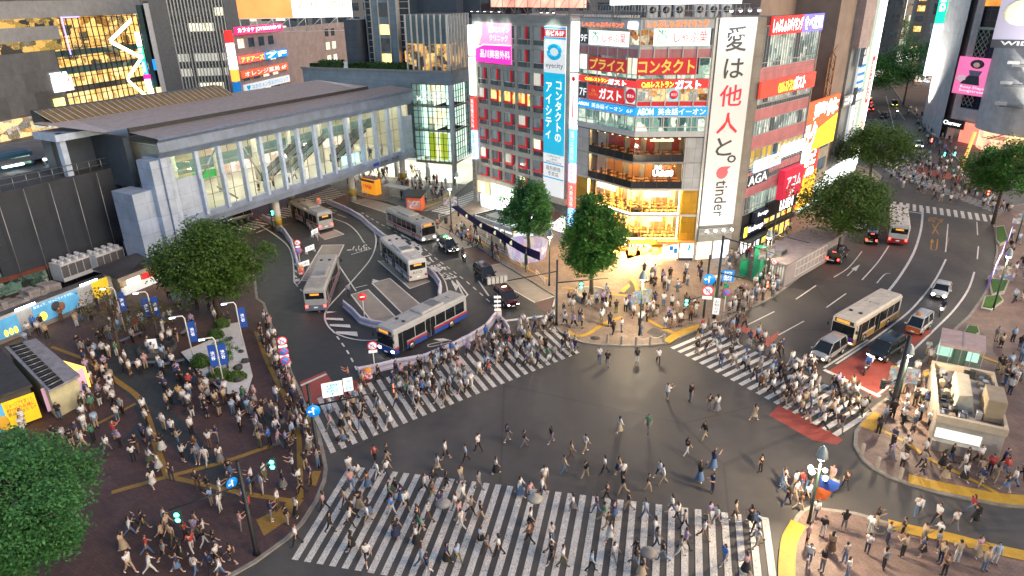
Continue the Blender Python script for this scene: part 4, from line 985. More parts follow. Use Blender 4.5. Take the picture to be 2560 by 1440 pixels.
mb=MB();mb.add([(32,.08,4),(40,.08,4),(40,.08,18.3),(32,.08,18.3)],[(0,1,2,3)],GREENGL);part(mb,'window',tcm,M0)
mb=MB();mb.box(.2,9.4,3.4,3.6,4,18.2,HALL2)
for z in (4.0,9.9,14.3,18.2):mb.box(.2,9.4,.15,3.5,z,z+.25,SLAB)
part(mb,'hall',tcm,M1)
mb=MB()
for i in range(10):s=.1+9.4*i/9;mb.box(s-.04,s+.04,-.08,.06,3.9,18.3,DARKM)
for i in range(13):z=3.9+14.4*i/12;mb.box(0,9.5,-.07,.05,z-.035,z+.035,DARKM)
for z in (4.0,9.95,14.35):mb.box(0,9.5,-.14,.1,z-.16,z+.16,STEEL)
part(mb,'mullion',tcm,M1)
mb=MB();mb.add([(.1,.08,4),(9.5,.08,4),(9.5,.08,18.3),(.1,.08,18.3)],[(0,1,2,3)],GREENGL);part(mb,'window',tcm,M1)
for s in (40.0,33.5,26.5):
 mb=MB();mb.cyl(s,.0 if s==40 else 1.5,0,18.3 if s==40 else 4.6,.48,GREYP2,16);part(mb,'column',tcm,M0)
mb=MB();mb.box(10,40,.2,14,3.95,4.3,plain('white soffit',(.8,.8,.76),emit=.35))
for i in range(10):
 for d in (1.5,4.5,8,11):mb.box(11+2.9*i,12.2+2.9*i,d,d+.35,3.9,3.95,glow('soffit light',(1,.97,.82),24))
part(mb,'ceiling',tcm,M0)
mb=MB();mb.box(10,42,.5,16,ZP,ZP+.03,plain('pale lobby floor',(.62,.60,.50),.35));mb.box(8,44,15.6,16,0,4.2,HALL2);part(mb,'lobby',tcm,M0)
for body,w,h,s,z in (('SHIBUYA',4.4,.7,36.2,16.9),('MARK CITY',6.6,.95,36.4,15.8)):
 o=letter(body,plain('silver letters',(.8,.82,.82),.4,.2,emit=.35),w,h,Matrix(),None,'lettering',bold=.01,depth=.03)
 o.parent=tcm;o.matrix_parent_inverse=tcm.matrix_basis.inverted();o.matrix_basis=M0.M(s,-.3,z)@o.matrix_basis
# roof terrace: hedges, winter garden, hotel
HEDGE=plain('hedge green',(.03,.085,.02),.8,var=.5,scale=3)
def leafy_block(name,label,pl,s0,s1,d0,d1,z0,h,n,m,cat='hedge',group=None,mb=None):
 mb=mb or MB();rr=random.Random(int(s0*10)+n)
 mb.box(s0+.15,s1-.15,d0+.15,d1-.15,z0,z0+h-.12,m)
 for i in range(n):
  p=Vector((rr.uniform(s0,s1),rr.uniform(d0,d1),z0+rr.uniform(.1,h)))
  f=rr.randrange(3)
  if f==0:p.z=z0+h+rr.uniform(-.1,.06)
  elif f==1:p.y=d0+rr.uniform(-.06,.1)
  else:p.x=(s0 if rr.random()<.5 else s1)+rr.uniform(-.06,.06)
  a=Vector((rr.uniform(-1,1),rr.uniform(-1,1),rr.uniform(-1,1))).normalized()*.16;b=a.cross(Vector((rr.random(),rr.random(),rr.random()))).normalized()*.12
  mb.add([p-a,p+b,p+a,p-b],[(0,1,2,3)],m)
 o=mb.build(name);o.matrix_basis=pl.M();return tag(o,label,cat,group)
for i,(s0,s1,d0,d1,h) in enumerate(((9,10.6,1.2,2.4,.8),(11.2,15.8,.8,3,1.5),(18.3,19.6,.5,1.7,1.1),(19.8,22.3,.5,1.7,1.2),(22.6,29.2,.5,1.8,1.4),(29.2,32.4,.5,1.7,1.3))):
 leafy_block('hedge',['low round shrub at the left end of the roof terrace','bright clipped hedge block in front of the pink building','small hedge block right of the blue stair tower','second small hedge block by the hotel tower','long dark hedge along the foot of the hotel tower','hedge ending at the glass winter garden'][i],M0,s0,s1,d0,d1,20.4,h,420,HEDGE,group='hedges on the roof terrace')
PW=Plane(M0.pt(31.3,.6),112);PW1=Plane(PW.pt(8.2),20)
wg=thing('winter_garden','tall glass roof pavilion with white fins and warm lights inside','pavilion',M=PW.M(0,0,20.4))
for pl,w,n in ((PW,8.2,7),(PW1,9,7)):
 mb=MB();mb.add([(0,.1,20.6),(w,.1,20.6),(w,.1,25.2),(0,.1,25.2)],[(0,1,2,3)],room('warm pavilion interior',[(.03,.03,.03),(.02,.02,.02),(.6,.3,.08),(1,.62,.2),(.04,.04,.03),(.04,.03,.02)],.7,(.6,.6,.7)))
 mb.add([(0,.1,25.2),(w,.1,25.2),(w,.1,29.9),(0,.1,29.9)],[(0,1,2,3)],panels('pale blue spandrel glass',(.16,.24,.27),1.17,2.3,.7,.2))
 part(mb,'window',wg,pl)
 for i in range(n+1):mb=MB();s=w*i/n;mb.box(s-.09,s+.09,-.35,.05,20.5,30.1,GREYP2);part(mb,'fin',wg,pl)
mb=MB();mb.box(0,8.2,.2,9,29.9,30.1,STEEL);mb.box(0,8.1,8.5,8.9,20.5,30,BLUEP);part(mb,'roof',wg,PW)
PH=Plane(M0.pt(14.5,6),112)
ht=thing('hotel_tower','blue grey hotel tower with a few yellow lit windows','building',M=PH.M(0,0,20))
mb=MB();mb.box(0,3.0,0,12,20.3,29.0,panels('slate blue panels',(.085,.105,.14),1.6,1.2,.6,.5,.2));mb.box(4.0,13.6,2.2,14,20.3,60,plain('night blue glazing wall',(.03,.05,.08),.2));mb.box(5.8,11.2,1.2,2.4,20.3,60,BLUEP);mb.box(13.6,22,5,16,20.3,60,plain('night blue panel',(.05,.07,.10),.4));part(mb,'wall',ht,PH)
mb=MB()
for x in (3.9,5.7,7.3,9.6,11.3,13.5):mb.box(x-.06,x+.06,.9 if 5<x<12 else 1.9,2.3,20.4,60,ALU)
for i in range(34):
 z=20.6+i*1.15;mb.box(3.9,5.7,1.95,2.05,z-.05,z+.05,ALU);mb.box(11.3,13.5,1.95,2.05,z-.05,z+.05,ALU)
part(mb,'mullion',ht,PH)
for s0,s1,z0,z1,d,m in ((7.4,9.5,20.7,22.8,1.15,1),(7.4,9.5,26.3,28.1,1.15,1),(7.4,9.5,33.6,35.4,1.15,1),(11.9,13.3,21.3,23.3,2.1,2),(7.4,9.5,23.3,25.6,1.15,0),(7.4,9.5,29.5,32,1.15,0)):
 mb=MB();mb.add([(s0,d,z0),(s1,d,z0),(s1,d,z1),(s0,d,z1)],[(0,1,2,3)],(ROOMD,glow('yellow room light',(1,.72,.22),1.6,.5,1.2),glow('orange room light',(1,.42,.08),1.2,.5,1.2))[m]);part(mb,'window',ht,PH)
sign('lit_sign','dim green letters high on the dark wall behind the glass pavilion',Plane(M0.pt(29,14),112),(0,11,29,38),plain('night blue panel',(.05,.07,.10),.4),[('MARK CITY',plain('dim green letters',(.02,.20,.06),emit=.5),(.12,.85,.42,.55),dict(bold=.02))],0,.4)
# ---------------------------------------------------------------- the station bridge over the road
BR=Plane(G(433,690),30.1);BL=52.4;BD=17.0
br=thing('station_bridge','long pale blue grey station bridge with a bright glazed hall','bridge',M=BR.M())
BW=panels('pale lavender metal panels',(.44,.54,.72),1.78,2.0,.55,.42,.25)
BWS=plain('pale lavender metal',(.42,.52,.70),.42,.25)
BWR=plain('ribbed bronze roofing',(.46,.40,.38),.5,.3)
mb=MB()
mb.box(2.6,BL,0.0,.5,5.4,7.0,BW);mb.box(2.6,BL,.1,BD,5.3,5.6,BWS)
mb.box(2.6,6.6,.1,.5,7.0,12.0,BW);mb.box(49.6,BL,.1,.5,7.0,13.0,BW)
# fascia: two leaning bands and the rounded rim
for za,da,zb,db in ((15.0,.1,15.9,-.7),(15.9,-.7,17.1,-.55),(17.1,-.55,17.5,-1.0),(17.5,-1.0,17.65,-.7),(7.0,-.02,6.3,-.35),(6.3,-.35,5.4,-.02)):
 mb.add([(1.4,da,za),(BL,da,za),(BL,db,zb),(1.4,db,zb)],[(0,1,2,3),(3,2,1,0)],BW if abs(zb-za)>.6 else BWS)
mb.box(1.4,2.6,-.5,3.2,4.0,15.2,BW);part(mb,'wall',br,BR)
# roof: two shallow pitches with standing seams, ridge light
mb=MB()
mb.add([(1.4,-.7,17.65),(BL,-.7,17.65),(BL,4.6,18.0),(1.4,4.6,18.0)],[(0,1,2,3)],BWR)
mb.add([(-1.6,4.9,18.5),(BL-6,4.9,18.5),(BL-9,13.6,19.5),(-5.2,13.6,19.5)],[(0,1,2,3)],BWR)
mb.box(1.4,BL-6,4.55,4.9,17.6,18.5,DARKM)
for i in range(146):
 s=1.4+i*.35
 mb.box(s-.02,s+.02,-.7,4.6,17.66+.0,17.70,BWR,Matrix.Translation((0,-.7,17.65))@Matrix.Rotation(math.atan2(.35,5.3),4,'X')@Matrix.Translation((0,.7,-17.65)))
 if s<BL-7:mb.box(s-.02-2,s+.02-2,4.9,13.6,18.5,18.55,BWR,Matrix.Translation((0,4.9,18.5))@Matrix.Rotation(math.atan2(1.0,8.7),4,'X')@Matrix.Translation((0,-4.9,-18.5)))
part(mb,'roof',br,BR)
mb=MB();tan_=plain('tan skylight panels',(.26,.19,.09),.4)
mb.add([(-3.2,12.2,19.3),(24,12.2,19.3),(22.5,13.4,20.9),(-4.6,13.4,20.9)],[(0,1,2,3),(3,2,1,0)],tan_);mb.box(-4,23,13.4,15.5,19,20.8,DARKM)
for i in range(32):s=-3.2+i*.875;mb.tube([(s,12.17,19.32),(s-1.4,13.37,20.93)],.04,BWS,4)
part(mb,'skylight',br,BR)
# mullion piers: every third metre and a half, stepped
for i in range(13):
 s=6.6+i*3.52
 mb=MB();mb.box(s-.22,s+.22,-.55,.2,6.7,11.5,BWS);mb.box(s-.26,s+.26,-.38,.2,11.5,15.1,BWS);part(mb,'pier',br,BR)
mb=MB();mb.add([(6.6,.3,7.0),(49.6,.3,7.0),(49.6,.3,15.0),(6.6,.3,15.0)],[(0,1,2,3)],CLEAR);mb.add([(2.7,.3,12),(6.6,.3,12),(6.6,.3,15),(2.7,.3,15)],[(0,1,2,3)],GREENGL);part(mb,'window',br,BR)
mb=MB()
for i in range(25):s=6.6+i*1.76;mb.box(s-.03,s+.03,.22,.33,7,15,STEEL)
for z in (9.0,11.0,13.0):mb.box(2.7,49.6,.22,.33,z-.03,z+.03,STEEL)
part(mb,'glazing_bar',br,BR)
# the hall inside
mb=MB();HF=plain('pale hall floor',(.62,.60,.52),.3);HW=panels('cream hall wall panels',(.66,.63,.50),2.4,2.4,.8)
mb.box(3,51.5,.4,BD,6.5,6.8,HF);mb.box(3,51.5,8.6,BD,10.8,11.1,HF);mb.box(3,51.5,16.6,16.9,6.8,16.2,HW);mb.box(3,51.5,.5,BD,16.2,16.4,plain('white hall ceiling',(.75,.75,.70)))
mb.box(51.5,51.8,.4,BD,6.8,16.2,HW);mb.box(2.8,3,.4,BD,6.8,16.2,HW);mb.box(3,51.5,8.5,8.62,10.3,12.1,plain('teal parapet',(.16,.26,.27),.3))
part(mb,'hall',br,BR)
for i in range(15):
 for d in (2.0,5.5,10.5):
  mb=MB();mb.box(4.2+i*3.2,6.2+i*3.2,d,d+.35,16.08,16.16,glow('hall light',(1,.97,.80),16));part(mb,'ceiling_light',br,BR)
for i in range(8):
 mb=MB();mb.box(5+i*6,8.5+i*6,10.6,11.0,10.68,10.76,glow('hall light',(1,.97,.80),16));part(mb,'ceiling_light',br,BR)
for i in range(7):
 mb=MB();mb.cyl(8+i*7,7.2,6.8,16.2,.42,plain('white hall column',(.7,.7,.62)),14);part(mb,'column',br,BR)
for i,s in enumerate((7.6,14.6)):
 mb=MB();mb.tube([(s+(2.8 if i==0 else 0),.8,14.6),(s-.2 if i==0 else s+3.1,.8,11.2 if i==0 else 8.4)],.12,STEEL,4);part(mb,'brace',br,BR)
mb=MB();mb.tube([(9.6,.8,9.6),(12.6,.8,7.2)],.12,STEEL,4);part(mb,'brace',br,BR)
for k,(s,d,up) in enumerate(((22,5.5,1),(28,6.4,1),(37,5.2,-1))):
 mb=MB();L=8.5
 for dd in (0,1.3):
  mb.add([(s,d+dd,6.8),(s+L,d+dd,11.0),(s+L,d+dd,12.0),(s,d+dd,7.8)],[(0,1,2,3),(3,2,1,0)],plain('escalator side',(.45,.5,.5),.3,.5))
  mb.tube([(s,d+dd,7.85),(s+L,d+dd,12.05)],.06,BLACKM,5)
 for q in range(24):mb.box(s+L*q/24,s+L*(q+1)/24,d+.03,d+1.27,6.8+4.2*q/24-.2,6.8+4.2*(q+1)/24,DARKM)
 part(mb,'escalator',br,BR)
MUR=room('painted mural',[(.05,.3,.25),(.75,.1,.04),(.9,.55,.1),(.55,.05,.05),(.1,.25,.3)],.5,(.35,.35,.4))
mb=MB();mb.box(12,26,16.4,16.58,11.8,15.6,MUR);part(mb,'mural',br,BR)
for i,(s0,s1,d,z0,z1,m,nm) in enumerate(((11,15.5,7.5,9.2,10.3,plain('green hoarding',(.03,.32,.08),emit=.2),'hoarding'),(29,33.5,7.9,9.3,10.6,glow('pale screen',(.8,1,.95),1.4,.4,1),'screen'),(34.5,38.5,1.2,7.2,8.7,glow('cyan kiosk',(.45,.95,1),1.2,.4,1),'kiosk'))):
 mb=MB();mb.box(s0,s1,d,d+.15,z0,z1,m);part(mb,nm,br,BR)
for i in range(10):
 mb=MB();s=21+i*3;mb.box(s,s+2.2,15.8,16.5,6.8,9.4,room('shops in the hall',[(.9,.6,.4),(1,.9,.7),(.5,.3,.2),(1,.8,.75)],.8,(1,1,1)));part(mb,'shop_front',br,BR)
# tower block at the near end of the bridge
mb=MB();mb.box(1.4,3.0,-.3,.1,0,14.3,BWS);mb.box(.2,1.5,-.1,2.6,0,15.0,BW);mb.box(-2.4,.2,.8,5,0,11.4,BW)
mb.box(-4.6,-3.9,9.5,10.4,10,18.4,BWS);mb.box(-5.2,1.4,9,14,17.6,18.4,BWS);mb.box(-4.4,.6,12,14,10,17.6,plain('night blue panel',(.05,.07,.10),.4));mb.box(.6,1.4,5,14,11,17.4,plain('night blue panel',(.05,.07,.10),.4))
part(mb,'end_tower',br,BR)
mb=MB();mb.add([(40.3,-.37,5.9),(41.8,-.37,5.9),(41.8,-.37,6.45),(40.3,-.37,6.45)],[(0,1,2,3)],plain('royal blue logo',(.02,.06,.45)));o=part(mb,'logo_panel',br,BR)
for body,s,w,z,h in (('井の頭線',43.1,2.0,6.25,.5),('渋谷駅',46.3,2.2,6.25,.65),('Inokashira Line',43.1,1.8,5.82,.2),('Shibuya Station',46.3,2.2,5.82,.2)):
 o=letter(body,INK,w,h,Matrix(),None,'lettering',bold=.01);o.parent=br;o.matrix_parent_inverse=br.matrix_basis.inverted();o.matrix_basis=BR.M(s,-.40,z)@o.matrix_basis
for i,(s,d) in enumerate(((20,2),(20,14),(38,3),(51,2),(34,14))):
 mb=MB();mb.cyl(s,d,0,5.4,.55,plain('pale pillar',(.5,.5,.48)),14);mb.cyl(s,d,.9,2.2,.56,plain('striped guard paint',(.42,.30,.03),var=.7,scale=6),14);part(mb,'pillar',br,BR)
for i in range(6):
 mb=MB();mb.box(8+i*7,9.8+i*7,5,5.4,5.2,5.3,glow('amber underpass light',(1,.62,.22),10));part(mb,'underside_light',br,BR)
# ---------------------------------------------------------------- left: station under works, hoardings, plaza tower
def pbox(mb,pl,x0,y0,x1,y1,d0,d1,m,off=0.0):
 s0,s1,z0,z1=pl.rect(x0,y0,x1,y1,off);mb.box(min(s0,s1),max(s0,s1),d0,d1,min(z0,z1),max(z0,z1),m)
SW=Plane(G(385,640),30)
st=thing('station_building','dark station building wrapped in scaffold sheeting beside the bridge','building',M=SW.M())
SHEET=panels('dark scaffold sheeting',(.028,.036,.052),1.9,4.2,.5,.6,.1)
mb=MB();mb.box(-46,-.5,0,.4,8.0,13.2,SHEET);mb.box(-46,-22,0,.4,3.4,8.0,SHEET);mb.box(-18.5,-12.5,0,.4,3.4,8.0,SHEET);mb.box(-12.5,-.5,0,.4,0,8.0,SHEET);mb.box(-46,-.5,3.5,8,0,13,CONCD);mb.box(-46,-12,-.2,.4,3.0,3.5,plain('rust red beam',(.12,.03,.02),.7))
mb.box(-46,-.5,.4,8,12.9,13.1,TAR);part(mb,'wall',st,SW)
mb=MB();mb.box(-46,-12.5,3.2,3.4,0,3.0,room('dim workshop lights',[(.01,.012,.01),(.02,.03,.02),(.12,.2,.14),(.01,.01,.01),(.35,.4,.3)],.55,(.7,.7,.9)));part(mb,'interior',st,SW)
mb=MB()
for z in (13.9,14.6):mb.tube([(-46,.1,z),(-.5,.1,z)],.05,STEEL,4)
for i in range(31):mb.tube([(-46+i*1.5,.1,13.1),(-46+i*1.5,.1,14.6)],.04,STEEL,4)
part(mb,'railing',st,SW)
mb=MB()
for i in range(16):
 s=-46+i*2.9;mb.tube([(s,-.9,0),(s,-.9,13.2)],.05,STEEL,4)
for z in (1.9,3.8,5.7,7.6,9.5):mb.tube([(-46,-.9,z),(-18,-.9,z)],.04,STEEL,4)
for i in range(9):s=-46+i*2.9;mb.tube([(s,-.9,1.9*(i % 4)),(s+2.9,-.9,1.9*(i % 4)+1.9)],.035,STEEL,4)
o=mb.build('scaffold');o.matrix_basis=SW.M();tag(o,'steel tube scaffold before the dark station wall','scaffold')
# the elevated platform behind
pf=thing('railway_platform','elevated railway platform with a ribbed roof and fluorescent tubes','platform',M=SW.M(0,9,0))
mb=MB();mb.box(-60,8,9,24,11.6,12.2,CONCD);mb.box(-60,8,22,23,12.2,14,CONCD);part(mb,'deck',pf,SW)
mb=MB();RIB=panels('ribbed canopy sheets',(.38,.36,.34),.45,30,.65)
ZC=SW.W(155,386,14)[1];mb.add([(-60,14,ZC),(5,14,ZC),(5,23,ZC+1.2),(-60,23,ZC+1.2)],[(0,1,2,3),(3,2,1,0)],RIB);part(mb,'roof',pf,SW)
for i in range(6):
 mb=MB();s=-30+i*5.2;mb.box(s,s+2.6,13.7,13.95,ZC-.3,ZC-.1,glow('fluorescent tube',(.9,1,.98),7));part(mb,'light_tube',pf,SW)
for i in range(8):mb=MB();mb.box(-40+i*6,-39.7+i*6,14,14.3,12.2,ZC,STEEL);part(mb,'post',pf,SW)
tr=thing('train','dark blue train standing at the elevated platform','train',M=SW.M(-40,16,11.0));mb=MB();mb.bev(0,36,0,2.8,.5,3.4,plain('dark blue train paint',(.03,.08,.14),.35),.3);mb.build('body',tr)
for i in range(9):mb=MB();mb.box(1+i*4,3.4+i*4,-.02,.0,1.6,2.7,ROOMG);mb.build('window',tr)
# walkway roofs and deck in front of the plaza tower
PT=Plane(G(205,310),14)
wk=thing('footbridge','dark lattice roofed footbridge with amber lights below','bridge',M=SW.M(0,40,0))
mb=MB()
for k in range(60):
 s=-75+k*1.15
 mb.tube([(s,38,15.2+(k % 3)*.1),(s+3,50,15.6)],.07,DARKM,4)
for d in (38,41,44,47,50):mb.tube([(-75,d,15.3),(-6,d,15.5)],.08,DARKM,4)
part(mb,'roof_lattice',wk,SW)
mb=MB();mb.box(-80,-4,38,50,9.4,9.9,CONCD);mb.box(-80,-4,49.5,50,9.9,13.5,room('amber passage',[(.03,.02,.01),(.35,.16,.03),(1,.6,.2),(.1,.06,.02),(.5,.3,.12)],.8,(.4,.4,.7)));part(mb,'deck',wk,SW)
tp=thing('department_store','dark panelled department store with an amber glass front and zigzag escalator lights','building',M=PT.M())
TPW=panels('dark grey tower panels',(.15,.155,.16),4.2,5.2,.55,.6,0,.5,.02,.45);TPL=panels('lighter tower panels',(.30,.31,.32),5,9,.85,.6)
mb=MB();mb.box(-80,-2.6,0,20,0,60,TPW);mb.box(-2.6,33,3,20,0,60,TPW);mb.box(-80,33,-.3,3,28.8,33,TPL)
pbox(mb,PT,-60,75,150,97,-.3,0,TPL);part(mb,'wall',tp,PT)
TERR=room('dim terrace with amber lights',[(.015,.012,.01),(.03,.025,.015),(.5,.28,.06),(.02,.02,.015),(.25,.16,.03),(.02,.03,.01)],1.3,(.35,.35,.6))
for y0,y1,x1 in ((46,74,148),(97,122,157)):
 mb=MB();pbox(mb,PT,-60,y0,x1,y1,-.15,0,TERR);part(mb,'terrace',tp,PT)
LEDV=glow('violet led line',(.35,.28,1),1.6)
mb=MB();s0,z0=PT.W(151,46);s1,z1=PT.W(190,135);mb.box(s0-.15,s0+.15,-.5,-.3,z1,28.9,LEDV);mb.box(s0,8,-.5,-.3,28.5,28.8,LEDV);part(mb,'light_line',tp,PT)
AMB=room('amber floors behind glass',[(.04,.02,.008),(.3,.13,.02),(.9,.5,.12),(.2,.09,.02),(1,.58,.17),(.06,.05,.03),(.02,.01,.005)],1.1,(.4,.4,.5))
AMB2=room('bright cream floor',[(.25,.11,.02),(1,.58,.16),(1,.72,.30),(.35,.17,.03)],1.0,(.7,.7,.5))
TEAL=room('dark teal glass',[(.01,.03,.035),(.02,.06,.065),(.05,.08,.06),(.01,.025,.03)],.6,(.4,.4,.5))
mb=MB()
for za,zb,m in ((5,8.5,AMB2),(8.5,10.2,TPW),(10.2,13.6,AMB2),(13.6,15.6,TEAL),(15.6,18.4,AMB),(18.4,20,TEAL),(20,23.5,AMB),(23.5,28.6,AMB)):mb.box(-2.6,33,2.0,2.9,za,zb,m)
part(mb,'floor_lights',tp,PT)
mb=MB()
for i in range(18):s=-2.6+i*2.1;mb.box(s-.08,s+.08,-.05,.25,5,28.6,DARKM)
for i in range(10):z=5+i*2.6;mb.box(-2.6,33,0,.2,z-.08,z+.08,DARKM)
part(mb,'mullion',tp,PT)
ESC=glow('escalator light line',(1,.82,.42),3.2)
pts=[PT.W(*p) for p in ((326,50),(272,103),(352,144),(316,198),(330,212),(378,252))]
for a,b in zip(pts,pts[1:]):
 for k in (-.5,0,.5):mb=MB();mb.tube([(a[0],-.3,a[1]+k),(b[0],-.3,b[1]+k)],.13,ESC,4);part(mb,'escalator_light',tp,PT)
sign('store_sign','white lit store name over a white screen on the dark tower',PT,PT.rect(126,197,183,224),GWS,[('TOKYU PLAZA',GW,(-.05,.85,1.05,1.40),dict(bold=.03))],.4,.3,extra=lambda mb,w,h:(mb.box(0,w,-.02,-.01,h*.5,h*.52,INK),mb.box(w*.8,w*.86,-.02,-.01,h*.6,h*.95,INKR)))
sign('video_screen','yellow and green lit advertising screen low on the dark tower',PT,PT.rect(131,248,165,273),glow('yellow green picture',(1,.85,.25),1.5,.5,.25),[],.4,.3,cat='screen')
sign('lit_sign','white and blue wave sign above the bridge roof at the left',PT,PT.rect(293,278,340,301,-3),GW,[('◎',GCYA,(1.02,1.4,.05,.95),dict(bold=.03))],3.5,.3)
mb=MB();mb.box(-80,33,-.5,1.8,0,4.8,room('amber street arcade',[(.02,.02,.02),(.5,.25,.06),(1,.75,.35),(.08,.05,.03),(.6,.65,.6),(.3,.12,.05)],.8,(.3,.3,.5)));part(mb,'arcade',tp,PT)
# stacked colour signs on the narrow tower
PF=Plane(G(470,300),78)
nt_=thing('office_tower','narrow dark glass tower with a stack of coloured lit column signs','building',M=PF.M(-14,0,0))
mb=MB();pbox(mb,PF,338,12,412,300,0,14,panels('dark teal curtain wall',(.02,.06,.075),2.0,3.2,.4,.15));pbox(mb,PF,385,8,420,300,-.5,14,GREYP2);part(mb,'wall',nt_,PF)
for i,(x,y0,y1,m,b,lab) in enumerate(((338,80,115,GW,'','blank white'),(346,117,148,GGRN,'11','green'),(354,150,184,GCYA,'歯科','sky blue'),(360,186,196,GPNK,'','small magenta'),(363,198,218,GWC,'','pale blue white'),(370,220,244,GWM,'','cream and orange'),(376,246,268,GPNK,'酒','bright magenta'))):
 sign('column_sign',lab+' lit sign in the stack on the narrow glass tower',PF,PF.rect(x,y0,x+18,y1),m,[(b,GW,(.2,.8,.1,.9),dict(vertical=True))] if b else [],1.0,.8)
sign('window_sign','blue lit window panel on the narrow glass tower',PF,PF.rect(380,148,396,175),GBLU,[],.3,.2)
sign('window_sign','orange lit window panel on the narrow glass tower',PF,PF.rect(390,218,411,241),glow('orange panel',(1,.5,.25),1.5,.3,1),[],.3,.2)
fb=thing('office_building','grey office block with thin pale vertical fins and lit window rows','building',M=PF.M())
mb=MB();FG=plain('slate grey concrete',(.13,.14,.15),.7)
s0,_=PF.W(416,150);s1,_=PF.W(600,150)
mb.box(s0-1.5,s0+3,-.6,14,0,33,FG);mb.box(s0+3,s1-2,.25,14,0,45,FG);mb.box(s1-2,s1+2.5,-.6,14,0,33.5,FG);part(mb,'wall',fb,PF)
for i in range(7):
 z=4.2+i*4.05
 for k,(a,b) in enumerate(((s0+3.2,s0+6.2),(s0+7.4,s0+14.2),(s0+15.2,s1-2.2))):
  mb=MB();mb.box(a,b,.1,.24,z,z+2.1,[ROOMD,BLIND,ROOMY][(1 if i in (2,3) else (2 if (i,k) in ((5,1),(6,2),(1,1)) else 0))]);part(mb,'window',fb,PF)
for i in range(17):mb=MB();s=s0+3.2+(s1-s0-5.5)*i/16;mb.box(s-.13,s+.13,-.5,.1,0,34,plain('pale fin',(.45,.48,.47),.5));part(mb,'fin',fb,PF)
PP=Plane(G(720,320),12)
pb=thing('office_building','pinkish tiled office building with shop signs and a huge roof billboard','building',M=PP.M())
PTW=panels('pinkish square tiles',(.42,.33,.31),1.5,1.2,.7)
s0,_=PP.W(584,120);s1,z1=PP.W(838,55);ztop=25.4
mb=MB();mb.box(s0,s1+6,0,2.5,0,ztop,PTW);part(mb,'wall',pb,PP)
for r in range(6):
 for c in range(4):
  mb=MB();s=s0+2.0+c*4.6;z=3.2+r*3.75
  mb.box(s,s+2.6,-.06,.0,z,z+2.1,ROOMY if (r*3+c*2) % 5 in (0,3) else ROOMD);part(mb,'window',pb,PP)
 for c in range(2):
  mb=MB();s=s1-8+c*4.2;z=3.2+r*3.75;mb.box(s,s+2.4,-.06,0,z,z+2.1,ROOMY if r<5 else ROOMD);part(mb,'window',pb,PP)
for i,(y,h,m,b,mm,lab,w) in enumerate(((66,13,glow('crimson karaoke panel',(.9,.02,.12),1.2),'カラオケ JOYSOUND 9F',GW,'crimson karaoke sign with white letters under the roof of the pinkish building',22),(137,12,glow('red violet panel',(1,.1,.08),1.0),'アドアーズ',GYEL,'red sign with yellow letters on the pinkish building',11),(137,12,GBLU,'7F',GWC,'blue lit sign right of the red one on the pinkish building',11),(174,11,plain('orange red board',(.7,.12,.04),emit=.5),'オレンジ薬局 6F',LETW,'orange red board with white letters on the pinkish building',22),(209,10,DWHI,'♥ なかのメンタルクリニック',INKC,'white board with a magenta heart on the pinkish building',22))):
 zz=PP.W(640,y+h/2)[1];ss=s0+1+(11.5 if i==2 else 0)
 sign('shop_sign',lab,PP,(ss,ss+w,zz-.85,zz+.85),m,[(b,mm,(.04,.96,.15,.85),dict(bold=.01))],.6,.4)
for i,(y0,y1,m,lab) in enumerate(((74,105,GRED,'red and white'),(106,138,GWS,'dull white'),(140,172,GWC,'bright white'),(173,203,glow('orange tube',(1,.35,.05),1.1),'orange'),(205,233,DBLU,'blue and white'))):
 zz0,zz1=PP.W(590,y1)[1],PP.W(590,y0)[1]
 sign('column_sign',lab+' lit column sign at the left edge of the pinkish building',PP,(s0-2.2,s0-.3,zz0,zz1),m,[],.5,1)
PBB=Plane(PP.pt(s0+1,-2),78)
sign('billboard','huge roof billboard, orange picture on its left and white with orange letters on its right',PBB,(0,26,28.6,40),GWHT,[('JOYSOUND',GORG,(.52,.97,.16,.32),dict(bold=.01))],0,.6,cat='billboard',extra=lambda mb,w,h:mb.box(0,w*.47,-.05,-.01,0,h,glow('orange picture',(1,.28,.08),1.1,.35,.12)))
o=truss(PBB,0,26,25.4,28.5,.8,7,WHITEP).build('billboard_truss');tag(o,'white steel truss carrying the orange and white roof billboard','truss')
# hoarding with adverts along the station square
HB=Plane(G(0,863),25.6)
hd=thing('hoarding','long white hoarding along the station square','fence',M=HB.M())
HWH=panels('white hoarding sheets',(.5,.53,.56),.9,6,.85)
mb=MB();mb.box(-30,13.5,0,.12,ZP,2.9,HWH);mb.box(-30,13.5,-.25,0,ZP,.55,CONCW);part(mb,'panel',hd,HB)
for i,s in enumerate((3.6,10.9,-6)):
 mb=MB();mb.box(s-1.2,s+.9,-.12,-.02,2.95,3.12,glow('cool tube light',(.85,.98,1),8));part(mb,'light_tube',hd,HB)
SKYP=plain('sky blue poster',(.10,.36,.62),.5,var=.35,scale=.6,emit=.25)
def faceposter(mb,w,h):
 mb.ball((w*.48,-.03,h*.55),(.55,.03,.6),INK,10,6);mb.ball((w*.60,-.035,h*.45),(.36,.03,.5),plain('brown skin print',(.30,.14,.08),.6),10,6);mb.ball((w*.18,-.03,h*.3),(.4,.03,.5),GYEL,8,5)
sign('advert_poster','blue hoarding poster with a dark haired face in profile',HB,(4.0,9.2,.6,2.75),SKYP,[('毎日って、けっこうドラマだ。',LETW,(.03,.9,.82,.97))],.06,.04,cat='poster',extra=faceposter)
sign('advert_poster','yellow poster on the hoarding behind the bare tree',HB,(11.0,13.0,.7,2.9),plain('yellow poster',(.75,.50,.03),.5,emit=.3),[],.06,.04,cat='poster')
